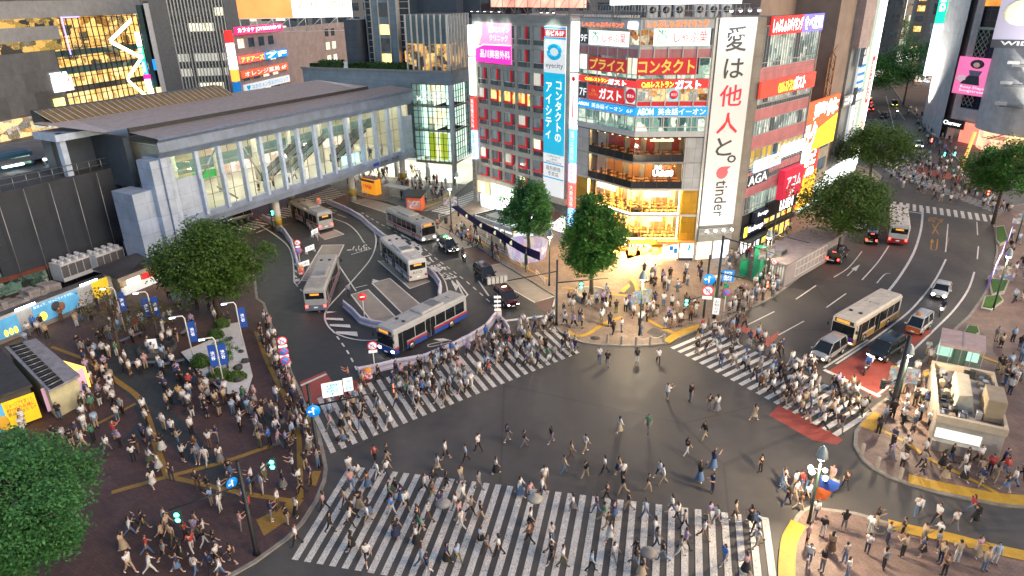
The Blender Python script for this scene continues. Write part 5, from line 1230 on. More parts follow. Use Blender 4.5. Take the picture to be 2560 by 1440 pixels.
sign('advert_poster','blue poster with small yellow figures at the left end of the hoarding',HB,(-3.0,2.4,.5,2.6),SKYP,[],.06,.04,cat='poster',extra=lambda mb,w,h:[mb.ball((w*.72+.5*i,-.03,.5),(.2,.03,.4),GYEL,7,5) for i in range(3)])
# rubble wall, chillers
mb=MB();rr=random.Random(4)
for i in range(40):
 s=-14+i*.62;h=1.9+rr.uniform(-.35,.4)
 mb.box(s,s+.66,5.5+rr.uniform(0,.2),7.2+rr.uniform(0,.5),0,h,plain('broken concrete',(.30,.28,.27),.9,var=.5,scale=1.2))
 mb.box(s,s+.66,5.0,5.6+rr.uniform(0,.3),0,h-.9,CONCD)
o=mb.build('rubble_wall');o.matrix_basis=HB.M();tag(o,'broken concrete wall stub behind the white hoarding','wall')
def chiller(M,label,n):
 t=thing('rooftop_chiller',label,'chiller',M=M,group='grey chillers with round fans beside the station')
 mb=MB();mb.box(0,2.2*n/2,0,2.6,.0,.5,GREYP2);mb.box(.1,2.2*n/2-.1,.1,2.5,.5,2.1,plain('dark chiller grille',(.10,.10,.11),.6));mb.box(0,2.2*n/2,0,2.6,2.1,2.35,GREYP2)
 for i in range(n // 2+1):x=2.2*n/2*i/(n // 2);mb.box(x-.06,x+.06,-.02,2.62,.5,2.1,GREYP2)
 mb.build('body',t)
 for i in range(n // 2):
  for j in range(2):
   mb=MB();x=2.2*(i+.5)*n/2/(n/2);y=.65+1.3*j
   mb.lathe([(.62,2.35),(.55,2.72),(.47,2.72),(.45,2.4),(.0,2.38)],GREYP2,14,x,y);mb.lathe([(.46,2.45),(0,2.5)],DARKM,14,x,y);mb.build('fan',t)
for i,(x,y,n,lab) in enumerate(((150,706,8,'grey rooftop chiller with round fans nearest the white hoarding'),(238,682,8,'grey rooftop chiller with round fans, middle one of three'),(333,648,8,'grey rooftop chiller with round fans at the foot of the bridge tower'))):
 g=G(x+12,y,1.5);chiller(place(g.x,g.y,1.5,HB.rot)@Matrix.Diagonal((.43,.85,.95,1)),lab,n)
mb=MB();mb.box(2,26,1.2,5.0,0,1.48,CONCD);o=structure('terrain',mb);o.matrix_basis=HB.M()
# food stall with lit eaves
KS=Plane(G(318,742),26)
ks=thing('food_stall','food stall with a ribbed grey roof and warm lamps under its eaves','stall',M=KS.M())
mb=MB();mb.box(0,9,.8,3.5,ZP,2.6,plain('cream stall wall',(.5,.38,.26),.6));mb.box(0,9,.2,.8,ZP,1.0,DWHI);part(mb,'wall',ks,KS)
mb=MB();mb.add([(-1.2,-.9,2.9),(10,-.9,2.9),(10,3.6,3.5),(-1.2,3.6,3.5)],[(0,1,2,3),(3,2,1,0)],panels('ribbed dark roof',(.13,.13,.135),.3,20,.5));mb.box(-1.2,10,-.98,-.9,2.45,2.95,plain('cream eaves board',(.62,.5,.4),.6));part(mb,'roof',ks,KS)
for i in range(7):mb=MB();mb.ball((.2+i*1.4,-.6,2.5),.16,glow('bare warm bulb',(1,.62,.25),16),8,5);part(mb,'lamp',ks,KS)
mb=MB();mb.box(.5,2.3,.1,.2,1.1,2.1,glow('menu light',(.9,1,.8),1.4,.5,2));mb.box(3.0,4.8,.6,.78,1.0,2.2,INKR);mb.box(5.2,7.5,.6,.78,.9,2.1,DWHI);part(mb,'menu_board',ks,KS)
# flat roofed kiosks with big posters
def zroof(x,y,z):return G3(x,y,z)
KP=Plane(G(120,1063),28);
kk=thing('police_box','low flat roofed kiosk with a louvred roof and a pink poster on its end','kiosk',M=KP.M())
A,B,Cc,D_=[G(x,y,3.2) for x,y in ((12,868),(90,846),(200,937),(120,978))]
mb=MB();mb.prism([A,B,Cc,D_],3.0,3.22,plain('pale grey roof felt',(.27,.26,.28),.8,var=.3));part(mb,'roof',kk)
mb=MB();c=(A+B+Cc+D_)/4;mb.prism([p.lerp(c,.10) for p in (A,B,Cc,D_)],ZP,3.0,plain('cream kiosk wall',(.55,.52,.33),.6));part(mb,'wall',kk)
mb=MB();a0,a1,b0,b1=A.lerp(B,.12),A.lerp(B,.55),D_.lerp(Cc,.08),D_.lerp(Cc,.5)
for i in range(22):
 t=.03+i/23
 p,q=a0.lerp(b0,t),a1.lerp(b1,t);mb.tube([(*p,3.3),(*q,3.3)],.07,STEEL if i % 2 else DARKM,4)
mb.prism([a0,a1,b1,b0],3.222,3.24,plain('black louvre shade sheet',(.02,.022,.025)));part(mb,'louvre',kk)  # flat black sheet on the roof stands in for shade below the louvres
PKP=Plane(G(122,1042),az := math.degrees(math.atan2((Cc-D_).x,(Cc-D_).y)))
sign('advert_poster','pale pink poster with a magenta emblem on the end of the louvred kiosk',PKP,(.1,4.0,.45,2.75),plain('pale pink poster',(.62,.36,.46),.5,emit=.35),[('101',GPNK,(.36,.66,.42,.6),dict(bold=.02)),('PRODUCE',INKR,(.2,.8,.12,.25))],.0,.06,cat='poster',extra=lambda mb,w,h:mb.add([(w*.3,-.02,h*.4),(w*.72,-.02,h*.4),(w*.51,-.02,h*.78)],[(0,1,2)],plain('magenta print',(.75,.05,.25),emit=.4)))
mb=MB();mb.box(4.3,4.4,.3,3.6,.5,2.6,glow('orange stall front',(1,.55,.12),1.6,.5,2));part(mb,'stall_front',kk,PKP)
A2,B2,C2,D2=[G(x,y,3.2) for x,y in ((-120,880),(0,868),(80,962),(-60,1010))]
k2=thing('kiosk','low dark roofed kiosk at the left edge with a yellow and blue poster','kiosk',(C2.x,C2.y,0))
mb=MB();mb.prism([A2,B2,C2,D2],3.0,3.2,TAR);part(mb,'roof',k2)
mb=MB();c=(A2+B2+C2+D2)/4;mb.prism([p.lerp(c,.08) for p in (A2,B2,C2,D2)],ZP,3.0,CONCD);part(mb,'wall',k2)
PK2=Plane(G(0,1092),math.degrees(math.atan2((C2-D2).x,(C2-D2).y)))
sign('advert_poster','big yellow and blue poster with red and black characters on the left kiosk',PK2,PK2.rect(-70,1035,104,1040) [:2]+(.35,2.85),plain('yellow poster sheet',(.82,.52,.02),.5,emit=.3),[('ジョージアを買うと、',INK,(.5,.97,.74,.9)),('約100万名様に',INKR,(.5,.97,.58,.73),dict(bold=.01)),('景品が当たる!!',INK,(.5,.97,.43,.57))],.0,.06,cat='poster',extra=lambda mb,w,h:(mb.box(0,w*.46,-.02,-.01,0,h,SKYP),mb.ball((w*.40,-.03,h*.25),(.4,.03,.8),plain('amber bottle print',(.6,.33,.03),emit=.2),8,6),mb.ball((w*.22,-.03,h*.2),(.35,.03,.6),plain('amber bottle print',(.6,.33,.03)),8,6)))
# ---------------------------------------------------------------- right: pharmacy, camera shop, silver tower, far street
PS=Plane(G(1962,552),42)
sg=thing('office_building','cream pharmacy building with red and orange vertical signs','building',M=PS.M())
CREAM=panels('cream wall tiles',(.52,.46,.36),.9,1.8,.8)
zs_=lambda x,y:PS.W(x,y)[1]
mb=MB();mb.box(.2,15.5,0,12,0,14.6,CREAM);part(mb,'wall',sg,PS)
mb=MB();mb.box(5.0,15.2,-.1,0,.2,3.4,room('white pharmacy front',[(.7,.9,.75),(1,1,.95),(.9,1,.9),(.6,.8,.6)],1.4,(1.5,1.5,1)));part(mb,'shop_window',sg,PS)
for i,(z0,z1) in enumerate(((9.5,11.6),(5.8,7.8))):mb=MB();mb.box(8.5,14.5,-.06,0,z0,z1,ROOMB);part(mb,'window',sg,PS)
sign('wall_sign','huge orange red lit board with white katakana and a yellow lower half',PS,PS.rect(1993,262,2068,350),glow('orange red board',(1,.16,.05),1.1,.2,.4),[('リラク',GW,(.0,.45,.05,.6),dict(bold=.05)),('整体',GW,(.3,.98,.62,.95),dict(bold=.04))],.9,.4,extra=lambda mb,w,h:mb.add([(w*.38,-.03,.02),(w,-.03,.02),(w,-.03,h*.6),(w*.38,-.03,h*.38)],[(0,1,2,3)],glow('yellow board',(1,.66,.03),1.2)))
sign('sign','white glowing box sign at the corner of the pharmacy building',PS,PS.rect(1986,366,2004,412),glow('greenish white box',(.88,1,.8),1.7),[],1.0,.6)
sign('sign','red vertical pharmacy sign with white characters',PS,PS.rect(2008,368,2030,432),glow('bright red board',(.9,.05,.03),.8),[('スギ薬局',GW,(.15,.85,.04,.96),dict(vertical=True,bold=.02))],.5,.3)
sign('sign','orange vertical pharmacy sign with black characters',PS,PS.rect(1997,437,2020,502),glow('orange board',(1,.5,.03),.8),[('処方せん3',INK,(.2,.8,.03,.97),dict(vertical=True))],.5,.3)
sign('sign','red pharmacy sign with white characters near the ground',PS,PS.rect(1968,489,1992,511),glow('bright red board',(.9,.05,.03),.8),[('薬局',GW,(.1,.95,.15,.85),dict(bold=.02))],.3,.2)
sign('sign','crimson vertical loan sign beside the white box sign',PS,PS.rect(1974,416,1988,470),plain('crimson board',(.55,.02,.05),.5,emit=.45),[('アコム',LETW,(.2,.8,.1,.8),dict(vertical=True))],.9,.3)
PBR=Plane(PS.pt(14),42)
tb=thing('office_building','tall brown building with a blank side wall behind the corner building','building',M=PS.M(17,0,0))
BRW=plain('brown rendered wall',(.27,.21,.18),.8,var=.25,scale=.3)
mb=MB();mb.box(16,30,2,20,0,46,BRW);mb.box(24,30,.6,2,24,46,panels('pale pink tile wall',(.45,.36,.36),.6,.6,.7));mb.box(2,16,9,22,14,46,BRW);part(mb,'wall',tb,PS)
for z in (14.5,21):mb=MB();mb.box(25.5,27.5,.5,.6,z,z+3,ROOMD);part(mb,'window',tb,PS)
mb=MB();RUST=plain('rusty steel',(.32,.16,.08),.8,.3)
for s in (11.5,14.5):
 for d in (1,4):mb.tube([(s,d,14.6),(s,d,23.5)],.14,RUST,4)
for i in range(5):
 z=14.8+i*2.1
 for d in (1,4):mb.tube([(11.5,d,z),(14.5,d,z+2)],.08,RUST,4);mb.tube([(14.5,d,z),(11.5,d,z+2)],.08,RUST,4);mb.tube([(11.5,d,z),(14.5,d,z)],.09,RUST,4)
o=mb.build('lattice_frame');o.matrix_basis=PS.M();tag(o,'rusty lattice sign frame on the roof of the pharmacy building','sign frame')
PBC=Plane(G(2072,470),40)
bc=thing('shop_building','camera shop building edged with a white light strip','building',M=PBC.M())
mb=MB();mb.box(0,16,.2,16,0,40,panels('grey shop cladding',(.32,.33,.33),2,2.4,.7));mb.box(-4,0,1.5,12,0,26,CREAM);part(mb,'wall',bc,PBC)
mb=MB();s0,z0=PBC.W(2090,440);s1,z1=PBC.W(2163,50);mb.box(12.9,13.3,-.9,-.3,2,33,glow('white light strip',(.95,1,.92),3));part(mb,'light_strip',bc,PBC)
sign('column_sign','tall pale green column sign with two rows of white letters and a red lower field',PBC,(8.6,13.0,4,33),plain('pale green white board',(.55,.66,.52),.5,emit=.45),[('BIC CAMERA',GW,(.55,.92,.68,.98),dict(rot=R(-90),bold=.02)),('BIC DRUG',GW,(.08,.42,.7,.95),dict(rot=R(-90),bold=.02)),('免税TaxFree',LETW,(.56,.94,.36,.60),dict(rot=R(-90),bold=.02)),('ビックカメラ',GORG,(.5,.9,.06,.24),dict(vertical=True,bold=.03))],.8,.5,extra=lambda mb,w,h:mb.box(w*.5,w,-.02,-.008,h*.34,h*.62,GRED))
sign('bank_sign','white column sign with a round OS emblem and blue stripes',PBC,(3.5,7.6,8,25),DWHI,[('OS',INK,(.3,.8,.84,.94),dict(bold=.02)),('処方せん受付',INK,(.45,.8,.06,.5),dict(vertical=True))],.6,.4,extra=lambda mb,w,h:[mb.box(0,w,-.02,-.008,h*(.5+.08*i),h*(.53+.08*i),DBLU) for i in range(4)])
sign('wall_sign','white glowing store name letters on the pale wall',PBC,(-3.5,8.4,14.8,16.6),plain('pale wall board',(.4,.42,.42)),[('ニトリ NITORI',GW,(.03,.97,.15,.85),dict(bold=.02))],.9,.2)
mb=MB();mb.box(-4,16,-.15,.2,.2,3.6,room('white shop row',[(.7,.75,.75),(1,1,1),(.95,1,.9),(.5,.5,.55)],1.6,(1.2,1.2,1)));part(mb,'shop_window',bc,PBC)
sign('lit_sign','red roof sign with white characters at the top of the street',PBC,(11,15.6,33.6,40),GRED,[('パセラ',GW,(.1,.9,.1,.9),dict(vertical=True,bold=.02))],.6,.4)
# silver tower: curved wing, recessed glass, big cylinder
TC=Vector((114.4,148.9));TR=11.5
SIL=panels('silver metal cladding',(.68,.68,.68),2.2,2.9,.7,.4,.1)
sv=thing('shopping_tower','silver cylindrical shopping tower with posters and recessed dark glass','building',(TC.x,TC.y,0))
mb=MB();mb.lathe([(TR,4.5),(TR,60)],SIL,48,0,0,0);mb.lathe([(TR*.9,0),(TR*.9,4.5)],room('pink and amber entrance',[(.9,.3,.2),(1,.55,.35),(1,.75,.3),(.8,.2,.3)],.9,(.6,.6,.6)),32);o=mb.build('wall',sv)
W0,W1=G(2308,290),G(2364,348)
PWi=Plane(W0,math.degrees(math.atan2((W1-W0).x,(W1-W0).y)));WWL=(W1-W0).length
PSG=Plane(W0,121)
mb=MB();n=10
for i in range(n):
 t0,t1=i/n,(i+1)/n
 f_=lambda t:(WWL*t,-2.4*math.sin(math.pi*t*.8))
 (a,c),(b,d)=f_(t0),f_(t1);mb.add([(a,c,0),(b,d,0),(b,d,60),(a,c,60)],[(0,1,2,3)],SIL)
mb.box(-.2,WWL,0,1.4,0,59,SIL);part(mb,'curved_wing',sv,PWi)
GA=PWi.pt(WWL,0);GB_=TC+(G(2425,362)-TC).normalized()*TR*.98
PGl=Plane(GA,math.degrees(math.atan2((GB_-GA).x,(GB_-GA).y)));GL=(GB_-GA).length
mb=MB();NAVY=panels('dark navy glass',(.012,.02,.045),2.0,2.2,3.0,.12,0,0,.05);mb.box(0,GL,1.5,12,5,60,NAVY);mb.box(0,GL,.6,1.5,5,7.5,SIL);mb.box(0,GL,1.3,1.5,29.3,31.8,glow('amber tower window',(1,.36,.06),.8,.7,.4));part(mb,'recessed_glass',sv,PGl)
mb=MB();GRN=plain('pale green painted tube',(.35,.45,.33),.5)
for i in range(12):
 z=8+i*1.4
 for s in (.4,1.6,2.8):mb.tube([(s,1.0,z),(s+1.2,1.0,z+1.4)],.09,GRN,4);mb.tube([(s+1.2,1.0,z),(s,1.0,z+1.4)],.09,GRN,4)
mb.box(0,GL,.9,1.2,24.5,25.0,GRN);part(mb,'lattice',sv,PGl)
def lady(mb,w,h):
 mb.ball((w*.55,-.04,h*.83),(w*.2,.04,h*.12),INK,10,6);mb.ball((w*.54,-.07,h*.81),(w*.10,.04,h*.07),plain('skin print',(.62,.36,.28),.6,emit=.25),8,5)
 mb.add([(w*.36,-.05,h*.66),(w*.74,-.05,h*.66),(w*.66,-.05,h*.48),(w*.42,-.05,h*.48)],[(0,1,2,3)],plain('lilac print',(.35,.25,.38),.6));mb.add([(w*.38,-.06,h*.52),(w*.68,-.06,h*.52),(w*.74,-.06,h*.28),(w*.18,-.06,h*.28)],[(0,1,2,3)],INK);mb.ball((w*.2,-.04,h*.42),(w*.17,.03,h*.09),plain('pale rose print',(.8,.55,.6),emit=.3),8,5)
r_=PGl.rect(2402,140,2466,244,-.2)
sign('advert_poster','tall pink poster of a woman in a black dress on the silver tower',PGl,r_,plain('pink poster',(.75,.16,.36),.5,var=.25,scale=.2,emit=.55),[('Rosy Days\nSongstress',LETW,(.2,.9,.06,.24))],.4,.3,cat='poster',extra=lady)
PCy=Plane(TC+(Vector((0,0))-TC).normalized()*TR,math.degrees(math.atan2(TC.x,TC.y))+90)
sign('advert_poster','large dark and cream portrait poster high on the silver cylinder',PCy,PCy.rect(2520,-60,2590,122,-1.2),plain('grey violet poster',(.30,.28,.36),.5,var=.3,scale=.1,emit=.45),[('WIL',LETW,(.2,.8,.04,.10),dict(bold=.03))],1.5,.3,cat='poster',extra=lambda mb,w,h:(mb.ball((w*.5,-.05,h*.5),(w*.4,.05,h*.18),plain('cream print',(.75,.70,.45),emit=.4),10,6),mb.ball((w*.45,-.08,h*.78),(w*.3,.05,h*.1),INK,10,6),mb.ball((w*.45,-.12,h*.74),(w*.18,.04,h*.07),plain('skin print',(.62,.36,.28)),8,5),mb.box(0,w,-.03,-.02,0,h*.12,INK)))
for i,(y,x) in enumerate(((160,2530),(210,2512),(262,2498))):
 g=PCy.rect(x,y,x+60,y+9,-.8);mb=MB();mb.box(g[0],g[1],-1.2,.4,g[2],g[3],plain('grey slot',(.16,.17,.18),.5));mb.box(g[0]-.8,g[0]+1.2,-1.2,.2,g[3],g[3]+.6,SIL);part(mb,'ledge',sv,PCy)
sign('sign','green vertical lit sign with white letters, a red square above and a white field below',PSG,PSG.rect(2329,90,2352,90)[:2]+(PSG.W(2322,188)[1],50),glow('green tall sign',(.0,.50,.26),1.1),[('STYLING',GW,(.2,.8,.42,.72),dict(rot=R(-90),bold=.02))],1.6,.5,extra=lambda mb,w,h:(mb.box(0,w,-.02,-.01,0,h*.34,GWHT),mb.box(0,w,-.02,-.01,h*.8,h,GW),mb.box(0,w,-.025,-.012,h*.74,h*.86,GRED)))
sign('sign','small yellow lit board low on the silver wing',PSG,PSG.rect(2338,238,2362,262,0),glow('yellow board light',(1,.78,.02),1.6),[],1.9,.3)
sign('sign','dark fascia with white slanted letters by the pink entrance',PGl,(-1.5,4.5,3.0,5.0),BLACKM,[('Charmer',GW,(.1,.9,.3,.75))],.8,.4)
mb=MB();mb.box(3.5,9.5,-.2,.3,.2,4.6,glow('coral entrance wall',(1,.24,.16),.85,.35,.5));mb.box(9.5,11,-.6,.2,3.2,5,glow('magenta screen',(1,.3,.8),1.6,.5,1.5));part(mb,'entrance',sv,PGl)
mb=MB()
for i in range(9):
 a=Vector((TC.x,TC.y))+Vector((math.cos(R(205+i*11)),math.sin(R(205+i*11))))*(TR+.2);b=Vector((TC.x,TC.y))+Vector((math.cos(R(205+i*11)),math.sin(R(205+i*11))))*(TR+5.5)
 mb.tube([(*a,4.6),(*b,4.2)],.12,glow('amber pergola light',(1,.55,.15),2.2) if i % 2 else WOOD,4)
for r in (2,3.5,5):mb.tube([(TC.x+math.cos(R(q))*(TR+r),TC.y+math.sin(R(q))*(TR+r),4.35) for q in range(200,300,8)],.08,WOOD,4)
part(mb,'pergola',sv)
yp=G(2402,425,ZP);mb=MB();mb.tube([(yp.x,yp.y,ZP),(yp.x+1.2,yp.y+.4,7.5)],.3,glow('amber lit post',(1,.5,.12),.7),8);o=mb.build('light_post');tag(o,'leaning amber lit post at the foot of the silver tower','post')
for i,(q,d,e) in enumerate(((PWi.pt(WWL*.5,-9),Vector((1,-.3,2.2)),42000),(TC+(Vector((60,40))-TC).normalized()*(TR+11),Vector((.6,.5,1.4)),60000),(TC+(Vector((100,60))-TC).normalized()*(TR+12),Vector((.3,.7,1.5)),52000))):
 t=thing('floodlight','ground floodlight washing the silver tower, %s' % ('beside the curved wing','before the entrance','before the pergola')[i],'lamp',M=place(q.x,q.y,3.2),group='floodlights of the silver tower');mb=MB();mb.bev(-.3,.3,-.3,.3,0,.35,DARKM,.05);mb.cyl(0,0,-3.2,0,.06,DARKM,6);mb.build('housing',t);mb=MB();mb.cyl(0,0,.36,.40,.22,glow('floodlight bulb',(1,.98,.9),9),10);mb.build('bulb',t)
 l=bpy.data.lights.new('floodlight beam','SPOT');l.energy=e;l.spot_size=R(100);l.spot_blend=.9;l.shadow_soft_size=.3;l.color=(1,.95,.86);lo=bpy.data.objects.new('beam',l);COL.objects.link(lo);lo.parent=t;lo.matrix_basis=Matrix.Translation((0,0,.6))@d.to_track_quat('-Z','Y').to_matrix().to_4x4()
# ---- buildings down the street and behind, each its own block
def block(name,label,px,yb,az_,w,d,h,wall,pane,rows,cols,group=None,e=.0):
 g=G(px,yb);pl=Plane(g,az_);t=thing(name,label,'building',M=pl.M(),group=group)
 mb=MB();mb.box(0,w,0,d,0,h,wall);mb.box(-.2,w+.2,-.2,d+.2,h,h+.6,wall);mb.bev(w*.3,w*.6,d*.3,d*.7,h+.6,h+3,CONCD);part(mb,'wall',t,pl)
 rr=random.Random(int(px*7+yb))
 for r in range(rows):
  for c in range(cols):
   s=w*(c+.18)/cols;z=4+(h-6)*r/rows
   mb=MB();mb.box(s,s+w*.64/cols,-.06,0,z,z+(h-6)/rows*.55,pane if rr.random()<.6 else ROOMD);part(mb,'window',t,pl)
 mb=MB();mb.box(.3,w-.3,-.1,0,.3,3.2,room('street shops',[(.5,.4,.3),(1,.9,.7),(.9,1,.95),(1,.5,.3),(.4,.6,.8)],1.3,(.6,.6,.6)));part(mb,'shop_window',t,pl)
 return t,pl
DRK=plain('dark brown tiles',(.06,.035,.03),.6);MID=plain('grey tile wall',(.2,.2,.2),.7);LIT=plain('pale tile wall',(.42,.41,.38),.7)
t,pl=block('office_building','dark red brown office block closing the left side of the far street',2150,250,30,26,20,48,DRK,ROOMY,9,5)
t,pl=block('office_building','grey block with a white lit column sign far down the street',2222,170,40,24,20,50,MID,ROOMW,9,5)
sign('column_sign','white lit column sign far down the street',pl,(4,7,20,42),GW,[],.8,.4)
t,pl=block('office_building','pale block behind the street trees at the end of the street',2262,150,115,30,20,52,MID,ROOMO,10,6)
sign('column_sign','black column sign with a row of white marks beside the yellow one',pl,(9,12,12,34),BLACKM,[('VVVVVVVV',GW,(.25,.75,.03,.7),dict(vertical=True))],.8,.4);sign('column_sign','white and yellow lit column sign at the top of the street',pl,(9,12,34,46),glow('pale yellow tube',(1,.95,.6),1.5),[],.8,.4)
t,pl=block('shop_building','pale building with wide dark windows left of the silver tower',2284,205,138,26,16,46,LIT,ROOMB,6,3)
sign('lit_sign','white lit shop front board under the pale building',pl,(12,24,12,17),GWC,[],.6,.3)
sign('lit_sign','red lit square sign with a white mark above the street stalls',pl,(18,22,4.5,7.5),GRED,[('■',GW,(.25,.75,.25,.75))],1.2,.3)
for i,(px,yb,a,w,h,wall,pane,lab) in enumerate(((-260,200,90,60,50,MID,ROOMY,'wide office block beyond the left edge of the view'),(330,175,90,40,46,MID,ROOMW,'grey block behind the narrow glass tower'),(560,190,80,44,44,LIT,ROOMY,'pale block between the finned block and the billboard'),(760,190,90,40,52,MID,ROOMD,'dark block behind the pinkish building'),
  (1080,180,92,50,56,DRK,ROOMD,'dark tower behind the glass roof pavilion'),(1330,190,92,60,50,MID,ROOMD,'dark block behind the red face billboard'),(1700,200,92,60,48,MID,ROOMW,'grey block behind the white roof billboard'),(1980,210,70,50,50,MID,ROOMD,'grey block behind the tall brown building'),(2390,215,120,60,60,MID,ROOMW,'grey block behind the silver tower'),(2700,300,120,60,50,MID,ROOMW,'grey block beyond the right edge of the view'))):
 block('office_building',lab,px,yb,a,w,20,h,wall,pane,8,7)
# ---------------------------------------------------------------- vehicles (front towards +x, origin on the road under the middle)
RUBBER=plain('tyre rubber',(.02,.02,.02),.8);HUB=plain('wheel hub metal',(.42,.42,.43),.35,.6)
VGL=plain('dark vehicle glass',(.012,.015,.018),.06,var=0,spec=.7);VTRIM=plain('black plastic trim',(.025,.025,.027),.5)
HEADL=glow('headlamp',(.95,.98,1),14);HEADW=glow('warm headlamp',(1,.84,.55),12);HEADO=plain('unlit lamp glass',(.6,.62,.65),.15)
TAILL=glow('tail lamp',(1,.03,.02),9);TAILD=plain('unlit tail lamp',(.35,.02,.02),.3);AMBL=glow('amber lamp',(1,.4,.05),6)
PLATE=plain('number plate',(.75,.76,.72),.5,var=0,emit=.15)
def paint(name,c,rough=.28,metal=.0):
 if name in MATS:return MATS[name]
 m,nt,b=nodes_of(name);setc(b,Roughness=rough,Metallic=metal,Coat_Weight=.6,Coat_Roughness=.06)
 f=noise(nt,opos(nt),1.3,5)
 nt.links.new(ramp(nt,f,[(.3,[v*.85 for v in c]),(.7,c)]),b.inputs['Base Color']);MATS[name]=m;return m
def wheel(t,x,y,r,w=.24):
 mb=MB();s=1 if y>0 else -1
 mb.tube([(x,y-s*w,r),(x,y,r)],r,RUBBER,16);o=mb.build('wheel',t)
 mb=MB();mb.tube([(x,y-s*.05,r),(x,y+s*.012,r)],r*.62,HUB,14);mb.tube([(x,y,r),(x,y+s*.02,r)],r*.2,VTRIM,8);mb.build('rim',o)
def hull(mb,st,m,close=True):
 """loft of rounded sections: (x, half width, z0, z1)"""
 vs=[];fs=[];n=12
 for x,w,z0,z1 in st:
  zm=(z0+z1)/2;h=(z1-z0)/2
  for k in range(n):
   a=2*math.pi*(k+.5)/n;c,s=math.cos(a),math.sin(a)
   vs.append((x,w*math.copysign(abs(c)**.38,c),zm+h*math.copysign(abs(s)**.5,s)))
 for i in range(len(st)-1):
  for k in range(n):fs.append((i*n+k,i*n+(k+1) % n,(i+1)*n+(k+1) % n,(i+1)*n+k))
 fs+=[tuple(range(n)),tuple(range(len(st)*n-1,(len(st)-1)*n-1,-1))]
 mb.add(vs,[f[::-1] for f in fs],m,True)
def make_bus(label,M,body,low,stripe,roof,L=10.5,lit='front',dest=None,ac=True,group='city buses',plate_txt=None,roof_txt=None):
 t=thing('bus',label,'bus',M=M,group=group);Wd=1.24;H=3.05
 mb=MB();x0,x1=-L/2,L/2
 mb.bev(x0,x1,-Wd,Wd,1.0,H-.12,body,.10);mb.box(x0+.02,x1-.02,-Wd+.01,Wd-.01,.32,1.02,low);mb.build('body',t)
 mb=MB();mb.bev(x0+.1,x1-.1,-Wd+.08,Wd-.08,H-.14,H,roof,.08);mb.box(x0+.5,x1-.5,-.5,-.46,H,H+.025,roof);mb.box(x0+.5,x1-.5,.46,.5,H,H+.025,roof)
 mb.box(x0+1.2,x0+1.8,-.3,.3,H,H+.08,roof);mb.cyl(x1-2.2,.5,H,H+.09,.2,VTRIM,12);mb.cyl(x1-2.2,-.5,H,H+.09,.2,VTRIM,12);mb.build('roof',t)
 if ac:mb=MB();mb.bev(x0+3.2,x0+6.6,-.95,.95,H,H+.24,roof,.1);mb.box(x0+3.5,x0+4.8,-.7,.7,H+.24,H+.25,STEEL);mb.build('air_conditioner',t)
 for sy in (-1,1):
  mb=MB();y=sy*(Wd+.006);n=6
  for i in range(n):
   a=x0+.5+(L-1.9)*i/n;b=a+(L-1.9)/n-.09
   mb.box(a,b,min(y,y-sy*.02),max(y,y-sy*.02),1.25,2.45,VGL)
  mb.build('window',t)
  if stripe:mb=MB();mb.box(x0+.02,x1-.05,min(y,y-sy*.02),max(y,y-sy*.02),.86,1.10,stripe);mb.build('stripe',t)
  for xx in (x1-2.4,x0+2.6):wheel(t,xx,sy*(Wd+.01),.47,.3)
 mb = MB(); yl = Wd + .015                               # doors on the left side
 for xx in (x1-1.2,x1-5.2):mb.box(xx-.55,xx+.55,yl-.02,yl,.38,2.5,VGL);mb.box(xx-.03,xx+.03,yl,yl+.02,.38,2.5,STEEL)
 mb.build('door',t)
 mb=MB();mb.box(x1-.02,x1+.012,-Wd+.12,Wd-.12,1.15,2.35,VGL);mb.box(x0-.012,x0+.02,-Wd+.2,Wd-.2,1.75,2.5,VGL);mb.build('windscreen',t)
 mb=MB();mb.box(x1-.02,x1+.015,-.95,.95,2.45,2.85,VTRIM);mb.box(x1+.012,x1+.02,-.8,.55,2.5,2.8,glow('orange destination display',(1,.35,.05),.9,.7,5));mb.box(x0-.02,x0-.012,-.5,.5,2.2,2.42,glow('orange destination display',(1,.35,.05),.9,.7,5));mb.build('destination_board',t)
 for sy in (-1,1):
  mb=MB();mb.box(x1-.02,x1+.03,sy*.95-.16,sy*.95+.16,.55,.75,HEADL if lit=='front' else HEADO);mb.build('headlight',t)
  mb=MB();mb.box(x0-.03,x0+.02,sy*1.02-.13,sy*1.02+.13,.72,1.0,TAILL if lit in ('rear','both') else TAILD);mb.build('tail_light',t)
  mb=MB();mb.tube([(x1-.1,sy*Wd,2.6),(x1+.25,sy*(Wd+.2),2.45),(x1+.25,sy*(Wd+.22),2.1)],.03,VTRIM,5);mb.box(x1+.2,x1+.27,sy*(Wd+.22)-.1,sy*(Wd+.22)+.1,1.85,2.2,VTRIM);mb.build('mirror',t)
 mb=MB();mb.box(x0-.05,x0,-Wd,Wd,.35,.62,low);mb.box(x1,x1+.05,-Wd,Wd,.35,.55,low);mb.box(x1+.05,x1+.06,-.22,.22,.38,.52,PLATE);mb.box(x0-.06,x0-.05,-.22,.22,.64,.8,PLATE);mb.build('bumper',t)
 if plate_txt:letter(plate_txt,INK,1.3,.32,Matrix.Translation((x0-.03,.1,1.35))@Matrix.Rotation(R(-90),4,'Z'),t)
 if roof_txt:
  me=text_mesh(roof_txt,INK,0,0);o=bpy.data.objects.new('lettering',me);COL.objects.link(o);o.parent=t;o.matrix_basis=Matrix.Translation((-.6,0,H+.012))@Matrix.Rotation(R(90),4,'Z')@Matrix.Diagonal((1.6/me['w'],.5/me['h'],1,1))
 return t
def veh(px0,px1,frac=.5,L=0):
 """place between photo points rear and front (on the road)"""
 a,b=G(*px0),G(*px1);d=(b-a).normalized();c=a+d*(L/2) if L else a.lerp(b,frac)
 return place(c.x,c.y,.02,math.atan2(d.y,d.x))
